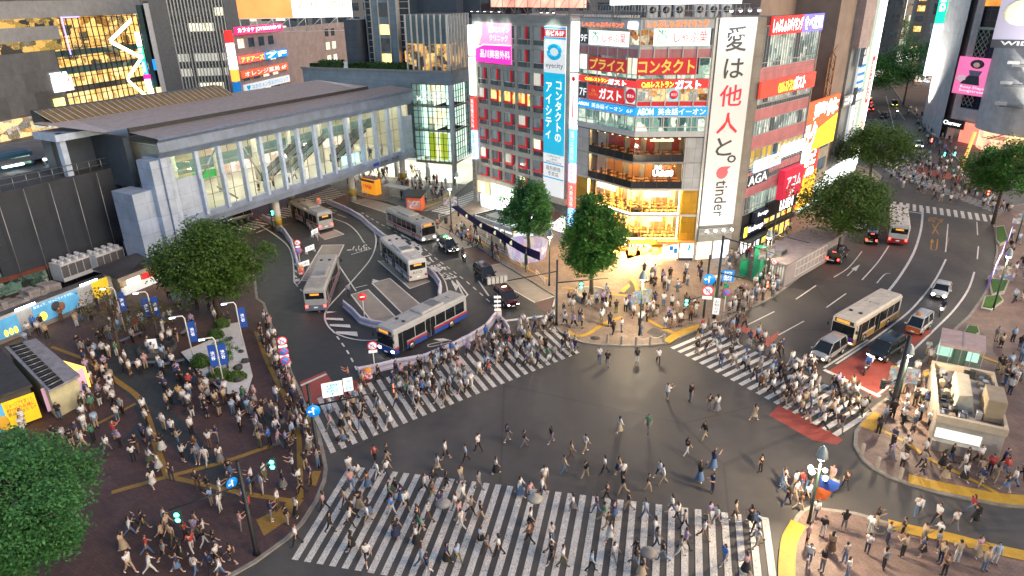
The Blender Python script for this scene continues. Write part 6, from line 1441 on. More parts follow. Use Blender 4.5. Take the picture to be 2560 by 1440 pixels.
SILV=paint('silver bus paint',(.40,.41,.42));WBUS=paint('white bus paint',(.62,.62,.60));CRM=paint('cream bus paint',(.62,.56,.46))
RSTR=paint('red bus stripe',(.45,.03,.04));BSTR=paint('blue bus stripe',(.03,.08,.35));PURP=paint('purple bus paint',(.10,.03,.22));GRYR=plain('grey bus roof',(.30,.30,.30),.5,.2);WROOF=plain('dusty white bus roof',(.55,.53,.50),.5);CROOF=plain('cream bus roof',(.58,.52,.43),.5)
make_bus('silver bus with a red stripe parked under the bridge, rear towards us',veh((817,577),(746,542),L=10),SILV,SILV,RSTR,GRYR,10,'rear')
make_bus('silver bus with a long grey roof leaving the terminal on the left, rear lamps red',veh((792,783),(836,668),L=11.2),SILV,paint('dull blue grey paint',(.16,.2,.27)),RSTR,plain('grey beige bus roof',(.36,.34,.32),.5),11.2,'rear')
make_bus('white and blue bus standing in the middle bay, rear towards us',veh((1047,705),(967,634),L=10.8),WBUS,WBUS,BSTR,WROOF,10.8,'none',plate_txt='A112')
make_bus('silver bus with red and blue stripes turning towards the crossing',veh((1148,792),(978,882),L=11),SILV,BSTR,RSTR,plain('pale silver bus roof',(.42,.41,.40),.45,.2),11,'front')
make_bus('grey and red bus coming down beside the taxi lane',veh((985,563),(1074,606),L=10.5),SILV,SILV,RSTR,GRYR,10.5,'front')
make_bus('white bus with a red tail driving away up the avenue',veh((2241,614),(2236,545),L=11),WBUS,RSTR,None,WROOF,11,'rear',ac=False)
make_bus('cream bus with purple and yellow front waiting at the right crossing',veh((2215,790),(2117,852),L=10.4),CRM,paint('amber bus skirt',(.45,.26,.04)),None,CROOF,10.4,'front',ac=False,roof_txt='バス')
mb=MB();mb.box(5.21,5.235,-1.2,1.2,.62,1.16,PURP);
o=mb.build('front_panel');o.parent=[b for b in COL.objects if b.name.startswith('bus') and b.get('label','').startswith('cream')][0]
def make_car(label,M,pt,kind='sedan',lit='front',L=4.4,Wd=.86,cat='car',extra=None,group='cars in the streets',name='car',head=None):
 t=thing(name,label,cat,M=M,group=group);a,b=-L/2,L/2;head=head or HEADL
 mb=MB()
 if kind=='sedan':st=[(a,Wd*.86,.42,.82),(a+.25,Wd*.97,.30,.95),(a+1.0,Wd,.24,.98),(b-1.4,Wd,.24,.95),(b-.5,Wd*.96,.26,.86),(b-.05,Wd*.80,.36,.66)];cab=[(a+.55,.95),(a+1.15,1.40),(b-1.95,1.44),(b-1.05,.93)]
 elif kind=='taxi':st=[(a,Wd*.9,.40,.98),(a+.2,Wd*.98,.30,1.02),(b-1.3,Wd,.24,1.0),(b-.35,Wd*.97,.26,.96),(b,Wd*.86,.36,.78)];cab=[(a+.12,1.0),(a+.45,1.68),(b-1.75,1.72),(b-.85,.98)]
 elif kind=='van':st=[(a,Wd*.94,.36,1.0),(a+.15,Wd,.28,1.05),(b-1.0,Wd,.24,1.02),(b-.25,Wd*.97,.28,.96),(b,Wd*.88,.36,.78)];cab=[(a+.06,1.0),(a+.22,1.82),(b-1.55,1.86),(b-.62,1.0)]
 else:st=[(a,Wd*.95,.36,1.0),(a+.1,Wd,.28,1.05),(b-.4,Wd,.26,1.05),(b,Wd*.94,.34,.95)];cab=[(a+.05,1.0),(a+.12,1.86),(b-.8,1.88),(b-.12,1.02)]
 hull(mb,st,pt);mb.build('body',t)
 # glasshouse
 mb=MB();(xa,za),(xb,zb),(xc,zc),(xd,zd)=cab;w0,w1=Wd*.95,Wd*.78
 vs=[(xa,-w0,za-.05),(xa,w0,za-.05),(xd,-w0,zd-.05),(xd,w0,zd-.05),(xb,-w1,zb),(xb,w1,zb),(xc,-w1,zc),(xc,w1,zc)]
 mb.add(vs,[(0,4,5,1),(2,3,7,6),(0,2,6,4),(1,5,7,3)],VGL);o=mb.build('window',t)
 mb=MB();hull(mb,[(xb-.12,w1*.9,zb-.04,zb+.02),(xb+.1,w1+.02,zb-.06,zb+.045),((xb+xc)/2,w1+.03,zb-.05,(zb+zc)/2+.06),(xc-.1,w1+.02,zc-.06,zc+.035),(xc+.1,w1*.9,zc-.05,zc)],pt);mb.build('roof',t)
 mb=MB()
 for s in (-1,1):
  mb.tube([(xa,s*w0,za),(xb,s*w1,zb)],.05,pt,5);mb.tube([(xd,s*w0,zd),(xc,s*w1,zc)],.045,pt,5);xm=(xb+xc)/2;mb.tube([(xm,s*(w0+.01),za),(xm,s*(w1+.01),zb)],.04,pt,5)
 mb.build('pillar',t)
 r=.33 if kind != 'van' else .34
 for s in (-1,1):
  for x in (a+.8,b-.85):wheel(t,x,s*(Wd+.01),r,.2)
  mb=MB();mb.bev(b-.22,b-.0,s*Wd*.66-.17,s*Wd*.66+.17,.58,.74,head if lit=='front' else HEADO,.04);mb.build('headlight',t)
  mb=MB();mb.box(a-.03,a+.12,s*Wd*.72-.12,s*Wd*.72+.12,.68,.92,TAILL if lit=='rear' else TAILD);mb.build('tail_light',t)
  mb=MB();mb.bev(xd-.25,xd-.08,s*(Wd+.14)-.1,s*(Wd+.14)+.1,.98,1.14,pt,.03);mb.build('mirror',t)
 mb=MB();mb.box(b-.06,b+.01,-.5,.5,.40,.56,VTRIM);mb.box(b,b+.02,-.17,.17,.44,.54,PLATE);mb.box(a-.02,a+.05,-.17,.17,.52,.62,PLATE);mb.build('grille',t)
 if lit=='rear':mb=MB();mb.box(xb-.1,xb-.02,-.22,.22,zb-.12,zb-.06,TAILL);mb.build('brake_light',t)
 if extra:extra(t,cab)
 return t
BLK=paint('black car paint',(.012,.012,.014),.18);MARO=paint('maroon car paint',(.06,.012,.012),.18);SLV=paint('silver car paint',(.42,.43,.44),.25,.5);WHT=paint('white car paint',(.68,.68,.66),.25);NAV=paint('navy car paint',(.02,.03,.07),.2);ORG_=paint('orange car paint',(.55,.13,.03),.3)
def lamp_on_roof(col,e=4):
 def f(t,cab):
  mb=MB();x=(cab[1][0]+cab[2][0])/2;mb.bev(x-.08,x+.08,-.3,.3,cab[1][1]+.04,cab[1][1]+.18,glow('roof lamp %s' % str(col),col,e),.03);mb.build('roof_lamp',t)
 return f
make_car('black taxi with a green roof lamp and white door print beside the bus',veh((1100,610),(1140,640),.5),BLK,'taxi',extra=lambda t,c:(lamp_on_roof((.1,1,.25))(t,c),letter('GO',LETW,.9,.3,Matrix.Translation((-.2,-.885,.7)),t)),cat='taxi')
make_car('black saloon car following the motorcycle in the taxi lane',veh((1194,678),(1232,712),.5),BLK,'taxi',head=HEADW,cat='taxi')
make_car('dark maroon taxi waiting at the stop line by the crossing',veh((1248,738),(1285,776),.5),MARO,'taxi',extra=lamp_on_roof((1,.85,.6),2),cat='taxi')
make_car('silver estate car with bright headlamps waiting at the right crossing',veh((2094,872),(2040,908),.5),SLV,'van',head=HEADW)
make_car('shiny black sports utility car with a violet roof reflection next to the cream bus',veh((2240,868),(2180,908),.5),BLK,'van',L=4.7,Wd=.92)
make_car('small white van with orange front and roof drum behind the black car',veh((2316,808),(2272,844),.5),WHT,'kei',L=3.5,Wd=.76,head=HEADW,cat='van',extra=lambda t,c:([x for x in [0]],(lambda mb:(mb.box(1.70,1.765,-.72,.72,.42,.9,ORG_),mb.build('front_panel',t)))(MB()),(lambda mb:(mb.tube([(.5,-.35,2.05),(.5,.1,2.05)],.2,plain('orange drum',(.6,.25,.08)),10),mb.box(-1.4,.2,-.6,-.55,1.93,2.0,STEEL),mb.box(-1.4,.2,.55,.6,1.93,2.0,STEEL),mb.build('roof_rack',t)))(MB())))
make_car('white hybrid saloon car coming down the avenue',veh((2362,712),(2338,762),.5),WHT,'sedan')
make_car('black van with red tail lamps driving up beside the subway building',veh((2074,668),(2106,630),.5),BLK,'van','rear',L=4.7,Wd=.92,cat='van')
make_car('dark car with glowing tail lamps left of the white bus',veh((2175,617),(2183,588),.5),BLK,'taxi','rear')
make_car('white car half under the street tree ahead of the dark car',veh((2143,582),(2156,556),.5),WHT,'sedan','none')
make_car('silver delivery van with a roof lamp far up the street',veh((2172,268),(2172,252),.5),SLV,'kei','rear',extra=lamp_on_roof((1,.5,.2)),cat='van')
make_car('small red lit car behind the silver van far up the street',veh((2176,284),(2175,270),.5),MARO,'taxi','rear')
make_car('dark car turning far up the street',veh((2202,300),(2220,288),.5),BLK,'sedan','none')
make_car('taxi with yellow headlamps coming down the far street',veh((2236,258),(2236,272),.5),BLK,'taxi',head=glow('yellow headlamp',(1,.75,.05),9),cat='taxi')
make_car('dark car with red tail lamps under the far street tree',veh((2148,268),(2150,252),.5),NAV,'sedan','rear')
make_car('car with warm headlamps waiting behind the far crowd',veh((2290,358),(2300,378),.5),SLV,'sedan',head=HEADW)
make_car('silver car with a long red lamp under the left end of the bridge',veh((612,548),(580,556),.5),SLV,'van','rear')
make_car('small pale crew cab truck parked by the chillers',veh((372,600),(340,592),.5),WHT,'kei','none',L=3.8,cat='truck',name='truck')
def make_bike(label,M,col,lit=True,box=None,group='motorcycles in the streets',cat='motorcycle',name='motorcycle'):
 t=thing(name,label,cat,M=M,group=group)
 for x in (-.65,.7):
  mb=MB();mb.tube([(x+.3*math.cos(a),0,.3+.3*math.sin(a)) for a in [q*.5236 for q in range(13)]],.06,RUBBER,6);o=mb.build('wheel',t);mb=MB();mb.ycyl(x,-.03,.03,.3,.2,HUB,10);mb.build('rim',o)
 mb=MB();hull(mb,[(-.75,.08,.55,.8),(-.4,.17,.5,.85),(.1,.19,.35,.85),(.4,.16,.5,.98),(.62,.1,.75,1.0)],col);mb.tube([(.7,0,.3),(.5,0,.95)],.05,STEEL,6);mb.build('body',t)
 mb=MB();mb.bev(-.7,.05,-.14,.14,.8,.92,VTRIM,.04);mb.build('seat',t)
 mb=MB();mb.tube([(.42,-.36,1.05),(.5,0,1.0),(.42,.36,1.05)],.025,STEEL,5);mb.build('handlebar',t)
 mb=MB();mb.ball((.72,0,.86),.11,HEADL if lit else HEADO,8,5);mb.build('headlight',t)
 if box:mb=MB();mb.bev(-1.05,-.5,-.27,.27,.9,1.4,box,.05);mb.build('delivery_box',t)
 return t
BIKES=[make_bike('dark motorcycle with a bright headlamp between the two black taxis',veh((1150,640),(1168,662),.5),BLK),
 make_bike('motorcycle with a white delivery box in the red lane at the crossing',veh((2174,918),(2156,944),.5),BLK,False,WHITEP),
 make_bike('white scooter with a bright headlamp beside the orange van',veh((2360,776),(2346,794),.5),WHT)]
# ---------------------------------------------------------------- trees
def leafmat(name,c1,c2):
 m,nt,b=nodes_of(name);p=wpos(nt)
 o=ramp(nt,noise(nt,p,1.1,4),[(.32,c1),(.68,c2)])
 o2=mix(nt,1.0,o,ramp(nt,noise(nt,p,9,2),[(.3,(.6,.6,.6)),(.7,(1.3,1.3,1.2))]),'MULTIPLY')
 nt.links.new(o2,b.inputs['Base Color']);setc(b,Roughness=.55,Specular_IOR_Level=.35)
 b.inputs['Subsurface Weight'].default_value=0
 tr=nt.nodes.new('ShaderNodeBsdfTranslucent');nt.links.new(o2,tr.inputs[0])
 mx=nt.nodes.new('ShaderNodeMixShader');mx.inputs[0].default_value=.25
 nt.links.new(b.outputs[0],mx.inputs[1]);nt.links.new(tr.outputs[0],mx.inputs[2]);nt.links.new(mx.outputs[0],nt.nodes['Material Output'].inputs[0])
 MATS[name]=m;return m
LEAFA=leafmat('deep green leaves',(.04,.13,.026),(.10,.27,.055));LEAFB=leafmat('olive green leaves',(.04,.10,.018),(.12,.21,.04));LEAFC=leafmat('bluish green leaves',(.04,.14,.045),(.10,.29,.09));LEAFD=leafmat('yellowing leaves',(.07,.075,.015),(.15,.12,.025))
BARK=plain('bark',(.085,.065,.05),.9,var=.4,scale=4)
def tree(name,label,x,y,z0,h,rad,leaf,seed,trunk_h=2.6,n_clump=70,per=110,size=.26,sx=1.0,sy=1.0,group='trees along the streets',top=1.0,gap=.0,base_r=.24):
 """tapered trunk and limbs; leaf-sized faces gathered in clumps through an uneven crown"""
 rr=random.Random(seed);t=thing(name,label,'tree',(x,y,z0),rr.uniform(0,6),group)
 ch=h-trunk_h;cz=trunk_h+ch*.5
 mb=MB();lean=rr.uniform(-.3,.3)
 axis=[(0,0,0),(lean*.3,0,trunk_h*.6),(lean*.6,lean*.4,trunk_h),(lean,lean,cz),(lean*1.1,lean,trunk_h+ch*.85)]
 mb.tube(axis,[base_r*1.25,base_r,base_r*.85,base_r*.5,.05],BARK,8)
 clumps=[]
 for i in range(n_clump):
  th,u=rr.uniform(0,2*math.pi),rr.uniform(-1,1)
  r=rr.uniform(.42,1.0)**.6*rr.uniform(.82,1.1);q=math.sqrt(1-u*u)
  wob=1+.16*math.sin(3*th+seed)+.1*math.sin(5*th+seed*2)
  taper=1-.32*max(0,u)*top
  c=Vector((rad*sx*r*q*math.cos(th)*wob*taper,rad*sy*r*q*math.sin(th)*wob*taper,cz+ch*.5*r*u))
  if gap and math.sin(th*2+seed)*math.cos(u*4+seed)>1-gap:continue
  clumps.append((c,rr.uniform(.55,1.25)*rad*.24))
 for c,cr in clumps[::5]:
  s=Vector(axis[2]).lerp(Vector(axis[3]),rr.uniform(0,.8));m=s.lerp(c,.55)+Vector((0,0,.25))
  mb.tube([s,m,c],[base_r*.42,base_r*.25,.03],BARK,5)
 mb.build('trunk',t)
 mb=MB();V=mb.v;Fc=mb.f;k=mb.slot(leaf)
 for c,cr in clumps:
  for j in range(per):
   d=Vector((rr.gauss(0,1),rr.gauss(0,1),rr.gauss(0,.75)));d*=cr*(rr.random()**.4)/max(d.length,.01)
   p=c+d;a=Vector((rr.uniform(-1,1),rr.uniform(-1,1),rr.uniform(-.6,.6))).normalized();b=a.cross(Vector((rr.uniform(-.6,.6),rr.uniform(-.6,.6),1))).normalized()
   s=size*rr.uniform(.6,1.25);n=len(V);V+=[p-a*s*.55,p+b*s*.3,p+a*s*.55,p-b*s*.3]
   Fc.append([n,n+1,n+2,n+3]);mb.mi.append(k);mb.sm.append(False)
 mb.build('crown',t);return t
def tree_px(name,label,bx,by,ytop,halfw_px,leaf,seed,**k):
 g=G(bx,by,ZP);h=height_at(bx,ytop,g)-ZP;dist=math.sqrt(g.length_squared+(CAM_H-h*.6)**2)
 return tree(name,label,g.x,g.y,ZP,h,halfw_px*dist/F*1.0,leaf,seed,**k)
tree_px('street_tree','broad dark green tree between the station square and the terminal',548,792,552,122,LEAFB,3,trunk_h=2.6,n_clump=230,per=140,size=.32,base_r=.3)
tree_px('street_tree','medium round tree before the optician banner of the grey building',1322,642,452,64,LEAFC,8,trunk_h=3.2,n_clump=160,per=120,size=.34,top=.4)
tree_px('street_tree','tall leafy tree in the round planter before the yellow cafe building',1478,742,488,76,LEAFA,12,trunk_h=2.6,n_clump=210,per=130,size=.33,top=.45)
tree_px('street_tree','spreading tree on the pavement beside the avenue under the red shop signs',2090,640,432,122,LEAFB,21,trunk_h=4.2,n_clump=170,per=110,size=.36,gap=.2,sx=1.0,sy=.8)
tree_px('street_tree','spreading tree on the far side of the far crossing, left one',2170,470,310,92,LEAFB,25,trunk_h=4.5,n_clump=140,per=110,size=.42,gap=.15)
tree_px('street_tree','tree with a purple wrapped trunk at the right end of the far crossing',2482,560,350,78,LEAFA,31,trunk_h=5.0,n_clump=170,per=110,size=.38,gap=.15)
tree_px('street_tree','big dark tree over the far street with a red tail lamp below',2150,262,135,88,LEAFA,35,trunk_h=5,n_clump=120,per=100,size=.55)
tree_px('street_tree','bright green tree on the right of the far street',2258,262,108,74,LEAFC,38,trunk_h=6,n_clump=120,per=100,size=.55)
tree_px('street_tree','dark tree highest up the far street',2205,165,40,62,LEAFA,41,trunk_h=5,n_clump=120,per=90,size=.6)
g=G(92,1500,ZP);tree('street_tree','large bushy green tree filling the lower left corner',g.x-1.2,g.y+1.0,ZP,9.8,5.0,LEAFC,50,trunk_h=2.6,n_clump=330,per=150,size=.22,base_r=.28,top=.4)
tree_px('street_tree','nearly bare tree with thin twigs and a few yellow leaves in the station square',300,890,700,62,LEAFD,55,trunk_h=2.4,n_clump=60,per=14,size=.22,base_r=.16)
tree_px('street_tree','thin tree with sparse yellowing leaves at the square bench',395,850,745,55,LEAFD,58,trunk_h=2.0,n_clump=50,per=26,size=.2,base_r=.12)
# ---------------------------------------------------------------- garden corner in the square
GAR=[(452,880),(520,852),(560,812),(598,805),(622,900),(632,940),(618,985),(570,985),(500,935)]
mb=MB();W=[G(x,y,.45) for x,y in GAR];mb.prism(W,ZP,.45,plain('white raked gravel',(.62,.60,.57),.9,var=.12,scale=2),plain('dark granite edge',(.07,.07,.07),.4));o=mb.build('gravel_garden');tag(o,'raised white gravel garden with dark stone edge in the square','garden')
rr=random.Random(3)
for i,(x,y,s) in enumerate(((572,850,.6),(560,905,.9),(595,922,.8),(528,955,.8),(530,918,.6),(612,905,.7),(604,880,.5),(596,950,.9))):
 g=G(x,y,.45);mb=MB();vs=[]
 for q in range(3):
  mb.ball((rr.uniform(-.2,.2)*s,rr.uniform(-.2,.2)*s,.18*s),(.55*s*rr.uniform(.7,1.2),.4*s*rr.uniform(.7,1.2),.38*s*rr.uniform(.7,1.2)),plain('dark garden rock',(.06,.058,.055),.85,var=.4,scale=3),7,5)
 o=mb.build('garden_rock');o.matrix_basis=place(g.x,g.y,.45,rr.uniform(0,6));tag(o,'dark rock on the white gravel, %s' % ('by the round shrub','left of the stone lantern spot','at the small pine','at the front edge','beside the left shrub','at the right edge','near the middle path','in the moss mound')[i],'rock','dark rocks on the white gravel')
for i,(x,y,w,h) in enumerate(((540,842,1.5,.9),(556,815,1.4,1.0),(502,912,1.7,1.2),(548,942,2.0,.8),(592,945,1.6,.7))):
 g=G(x,y,.45);mb=MB();
 for q in range(700):
  d=Vector((rr.gauss(0,1),rr.gauss(0,1),abs(rr.gauss(0,1)))).normalized();p=Vector((d.x*w*.6,d.y*w*.5,d.z*h))*rr.uniform(.8,1.03);a=Vector((rr.uniform(-1,1),rr.uniform(-1,1),rr.uniform(-1,1))).normalized()*.1;b=a.cross(d) .normalized()*.07
  mb.add([p-a,p+b,p+a,p-b],[(0,1,2,3)],LEAFB)
 mb.ball((0,0,0),(w*.5,w*.42,h*.85),HEDGE,10,6);o=mb.build('shrub');o.matrix_basis=place(g.x,g.y,.45);tag(o,'rounded shrub in the white gravel garden, %s' % ('upper one by the dark bench','under the broad tree','left one by the railing','low one at the front edge','low mossy one at the right corner')[i],'shrub','shrubs in the white gravel garden')
g=G(570,920,.45);tree('pine_tree','small trained pine on the white gravel',g.x,g.y,.45,3.0,1.5,LEAFA,61,trunk_h=1.2,n_clump=26,per=120,size=.12,base_r=.08,group='small garden trees')
# the round planter and bench of the square
g=G(395,875,ZP);mb=MB();mb.lathe([(1.9,0),(1.9,.5),(1.6,.5),(1.6,.38),(0,.38)],plain('dark granite edge',(.07,.07,.07),.4),22);o=mb.build('round_planter');o.location=(g.x,g.y,ZP);tag(o,'round dark stone planter with bare soil in the station square','planter')
mb=MB();mb.box(-.45,.45,-.03,.03,.0,1.1,DWHI);o=mb.build('notice_board');o.matrix_basis=place(g.x-.1,g.y-.6,.6,.2);tag(o,'small white notice board standing in the round dark planter','notice board')
for i,(x,y) in enumerate(((360,915),(430,915),(330,850),(470,830),(500,905),(545,965))):
 q=G(x,y,ZP);t=thing('metal_bench','curved dark metal bench, %s' % ('left of the round planter','in front of the round planter','behind the bare tree','under the broad tree','along the gravel garden, upper','along the gravel garden, lower')[i],'bench',M=place(q.x,q.y,ZP,.5*i),group='metal benches of the square')
 mb=MB();mb.bev(-1.2,1.2,-.22,.22,.40,.46,STEEL,.02);mb.build('seat',t)
 for sx in (-.9,.9):mb=MB();mb.box(sx-.04,sx+.04,-.18,.18,0,.40,DARKM);mb.build('leg',t)
# ---------------------------------------------------------------- round planter with people at the corner tree
g=G(1478,742,ZP);mb=MB();mb.lathe([(2.1,0),(2.1,.5),(1.75,.55),(1.7,.4),(0,.4)],plain('pale stone ring',(.42,.38,.32),.7),24);o=mb.build('round_planter');o.location=(g.x,g.y,ZP);tag(o,'pale stone ring planter round the corner tree','planter')
# painted round hoarding round the tree before the grey building
g=G(1318,640,ZP);mb=MB();mb.lathe([(2.5,0),(2.9,2.0),(2.8,2.0),(2.4,.3)],room('pastel striped hoarding',[(.85,.55,.45),(.55,.4,.75),(.9,.75,.6),(.4,.55,.8),(.8,.5,.65)],.45,(1.6,1.6,.15)),30);o=mb.build('round_hoarding');o.location=(g.x,g.y,ZP);tag(o,'pastel striped round hoarding with a warm lit rim round the tree','hoarding')
# ---------------------------------------------------------------- street lamps, signals, signs
IRON_G=plain('dark green lamp iron',(.02,.035,.03),.45,.4)
def bell_lamp(M,label,H=7.4,power=420,banners=None,group='bell shaped street lamps'):
 t=thing('street_lamp',label,'street lamp',M=M,group=group)
 mb=MB();mb.tube([(0,0,0),(0,0,.8),(0,0,H)],[.14,.10,.075],IRON_G,8);mb.build('pole',t)
 mb=MB();mb.lathe([(.04,H+1.15),(.16,H+1.05),(.30,H+.75),(.36,H+.4),(.40,H+.28),(.36,H+.28)],plain('pale lamp hood',(.35,.40,.40),.4,.3),14);o=mb.build('lamp_shade',t)
 mb=MB();mb.ball((0,0,H+.22),(.26,.26,.2),glow('street lamp bulb',(.95,1,.92),26),10,6);mb.build('bulb',t)
 l=bpy.data.lights.new('street lamp light','POINT');l.energy=power;l.shadow_soft_size=.3;l.color=(1,.80,.54)
 lo=bpy.data.objects.new('light',l);COL.objects.link(lo);lo.parent=t;lo.matrix_basis=Matrix.Translation((0,0,H-.15))
 if banners:
  for s in (-1,1):
   mb=MB();mb.tube([(0,0,H-1.0),(s*1.15,0,H-1.0)],.025,IRON_G,5);mb.box(min(s*.12,s*1.1),max(s*.12,s*1.1),-.015,.015,H-2.5,H-1.05,banners);mb.build('banner',t)
 return t
BANM=room('bright festival print',[(.05,.15,.6),(.85,.75,.1),(.8,.25,.08),(.2,.5,.7),(.9,.9,.85),(.5,.1,.1)],.35,(4,4,4),gloss=.6)
BANR=room('blue and brown figure print',[(.1,.3,.65),(.35,.15,.08),(.6,.3,.15),(.85,.85,.8),(.1,.25,.5)],.35,(3,3,3),gloss=.6)
for x,y,pw,bm,lab in ((1598,838,2000,BANM,'street lamp with two bright picture banners at the kerb of the beige corner'),(1373,714,900,None,'street lamp beside the navy banner and the taxi lane'),(1129,574,900,BANR,'street lamp with blue banners at the head of the navy banner'),(1146,540,800,None,'street lamp with a purple pennant behind the blue banner lamp'),(1905,718,1300,BANR,'street lamp with figure banners before the subway building'),(2021,1308,3000,None,'near street lamp with a blue and red flag and four white bulbs'),
  (2534,625,600,BANR,'street lamp beside the purple banner, upper one'),(2482,775,900,BANR,'street lamp with figure banners at the green islands'),(2240,1018,2600,BANM,'street lamp with bright banners beside the thick black pole')):
 g=G(x,y,ZP);bell_lamp(place(g.x,g.y,ZP,.3 if x<2000 else -.35),lab,{2021:5.2,2240:5.0}.get(x,6.2),pw,bm)
t=[o for o in COL.objects if o.get('label','').startswith('near street lamp')][0]
for i,(dx,dz,r) in enumerate(((-.55,4.5,.18),(-.4,4.2,.2),(.45,3.9,.2),(.35,4.5,.16))):
 mb=MB();mb.ball((dx,0,dz),r,glow('white globe',(.9,1,.9),2.5),10,6);mb.tube([(0,0,dz),(dx,0,dz)],.02,IRON_G,4);mb.build('globe',t)
mb=MB();mb.add([(.15,0,4.1),(1.4,-.3,3.9),(1.1,-.3,3.2),(.2,0,3.0)],[(0,1,2,3),(3,2,1,0)],plain('royal blue flag',(.02,.07,.35),var=.5,scale=2));mb.add([(.1,0.02,3.1),(1.0,-.25,3.2),(.7,-.2,2.3),(.1,0,2.1)],[(0,1,2,3),(3,2,1,0)],plain('orange red flag',(.62,.13,.03),var=.5,scale=2));mb.build('flag',t)
BLKP=plain('black pole paint',(.022,.025,.03),.45,.3)
GREENS=glow('green signal',(.05,1,.62),9);REDS=glow('red signal',(1,.06,.03),10)
def signal(M,label,H,arm,lights,extra=(),r=.13):
 """tall signal pole; arm: (length, direction deg, height); lights: (along arm, drop, material)"""
 t=thing('signal_pole',label,'traffic signal',M=M,group='black traffic signal poles')
 mb=MB();mb.tube([(0,0,0),(0,0,.4),(0,0,H)],[r*1.5,r,r*.8],BLKP,8);mb.build('pole',t)
 for L,d,z,up in arm:
  e=Vector((math.cos(R(d)),math.sin(R(d)),0))*L;mb=MB();mb.tube([(0,0,z),(e.x,e.y,z+up)],[.07,.045],BLKP,6);mb.build('arm',t)
 for x,y,z,m,d in lights:
  mb=MB();T=Matrix.Translation((x,y,z))@Matrix.Rotation(R(d),4,'Z')
  mb.T=T;mb.bev(-.2,.2,-.12,.12,-.42,.42,plain('dark signal housing',(.03,.05,.045),.5),.04);o=mb.build('signal_head',t)
  mb=MB(T);
  for zz in (.2,-.2):mb.tube([(0,-.13,zz),(0,-.16,zz)],.15,m,12)
  mb.build('lens',o)
 return t
P_=lambda x,y:(lambda g:(g.x,g.y))(G(x,y,ZP))
x,y=P_(1391,812);signal(place(x,y,ZP),'tall black pole with a long arm and green signal by the taxi lane',7.6,[(5.6,8,3.4+1.6,.1),(6.5,195,6.3,-.5)],[(2.6,.3,4.55,GREENS,0)])
mb=MB();
t=thing('overhead_sign','white slatted box sign on the arm over the taxi lane','sign',M=place(x-6.3,y-1.6,5.9,R(20)));mb=MB();
for i in range(5):mb.box(-1.1+i*.45,-.75+i*.45,-.2,.2,0,.7,plain('pale signal hood',(.5,.5,.48)))
mb.box(-1.15,1.1,-.1,.3,.1,.6,DARKM);mb.build('hood',t)
x,y=P_(1756,815);signal(place(x,y,ZP),'black signal pole with a blue arrow sign and green signal at the corner',8.2,[(2.2,200,3.0+.6,-.2)],[(-2.2,-.7,3.2,GREENS,0)])
x,y=P_(1785,795);signal(place(x,y,ZP),'taller dark pole with two long arms reaching over the avenue',9.6,[(5.4,-8,9.4,-1.6),(4.5,-20,5.4,-.6)],[(4.6,-1.6,4.7,REDS,40)],r=.17)
x,y=P_(1915,708);signal(place(x,y,ZP),'slim dark pole with a wire arm before the subway building',9.0,[(4.2,-15,6.4,-.8)],[])
x,y=P_(2228,1028);signal(place(x,y,ZP),'thick black pole on the right pavement by the stop line',7.3,[(1.6,190,3.2,-.4)],[(-1.3,-.1,2.8,GREENS,180)],r=.22)
x,y=P_(800,1165);signal(place(x,y,ZP),'dark pole with a blue arrow disc at the left end of the terminal crossing',7.3,[(6.8,22,5.4,.0)],[(5.6,2.4,5.4,REDS,100)],r=.16)
x,y=P_(642,1385);signal(place(x,y,ZP),'dark pole with tangled brackets and green signals in the station square',7.4,[(3.0,70,5.2,.4),(4.2,215,5.6,.2)],[(1.0,2.6,5.2,GREENS,0),(-3.2,-2.0,5.0,GREENS,0)],r=.16)
x,y=P_(2345,420);signal(place(x,y,ZP),'far signal pole with a red lamp below the silver tower',8,[(3,180,6,0)],[(-2.6,0,5.6,REDS,0),(.6,0,2.8,GREENS,0),(2.6,0,2.8,GREENS,0)])
x,y=P_(2480,560);signal(place(x,y,ZP),'signal pole with a red lamp hidden in the right hand tree',6,[(2.2,185,5.2,.1)],[(-2.0,-.1,5.0,REDS,0)])
x,y=P_(683,575);signal(place(x,y,0),'thin grey signal post with a green lamp below the bridge',6.5,[(.6,0,3.4,0)],[(.4,-.2,3.0,GREENS,0)],r=.08)
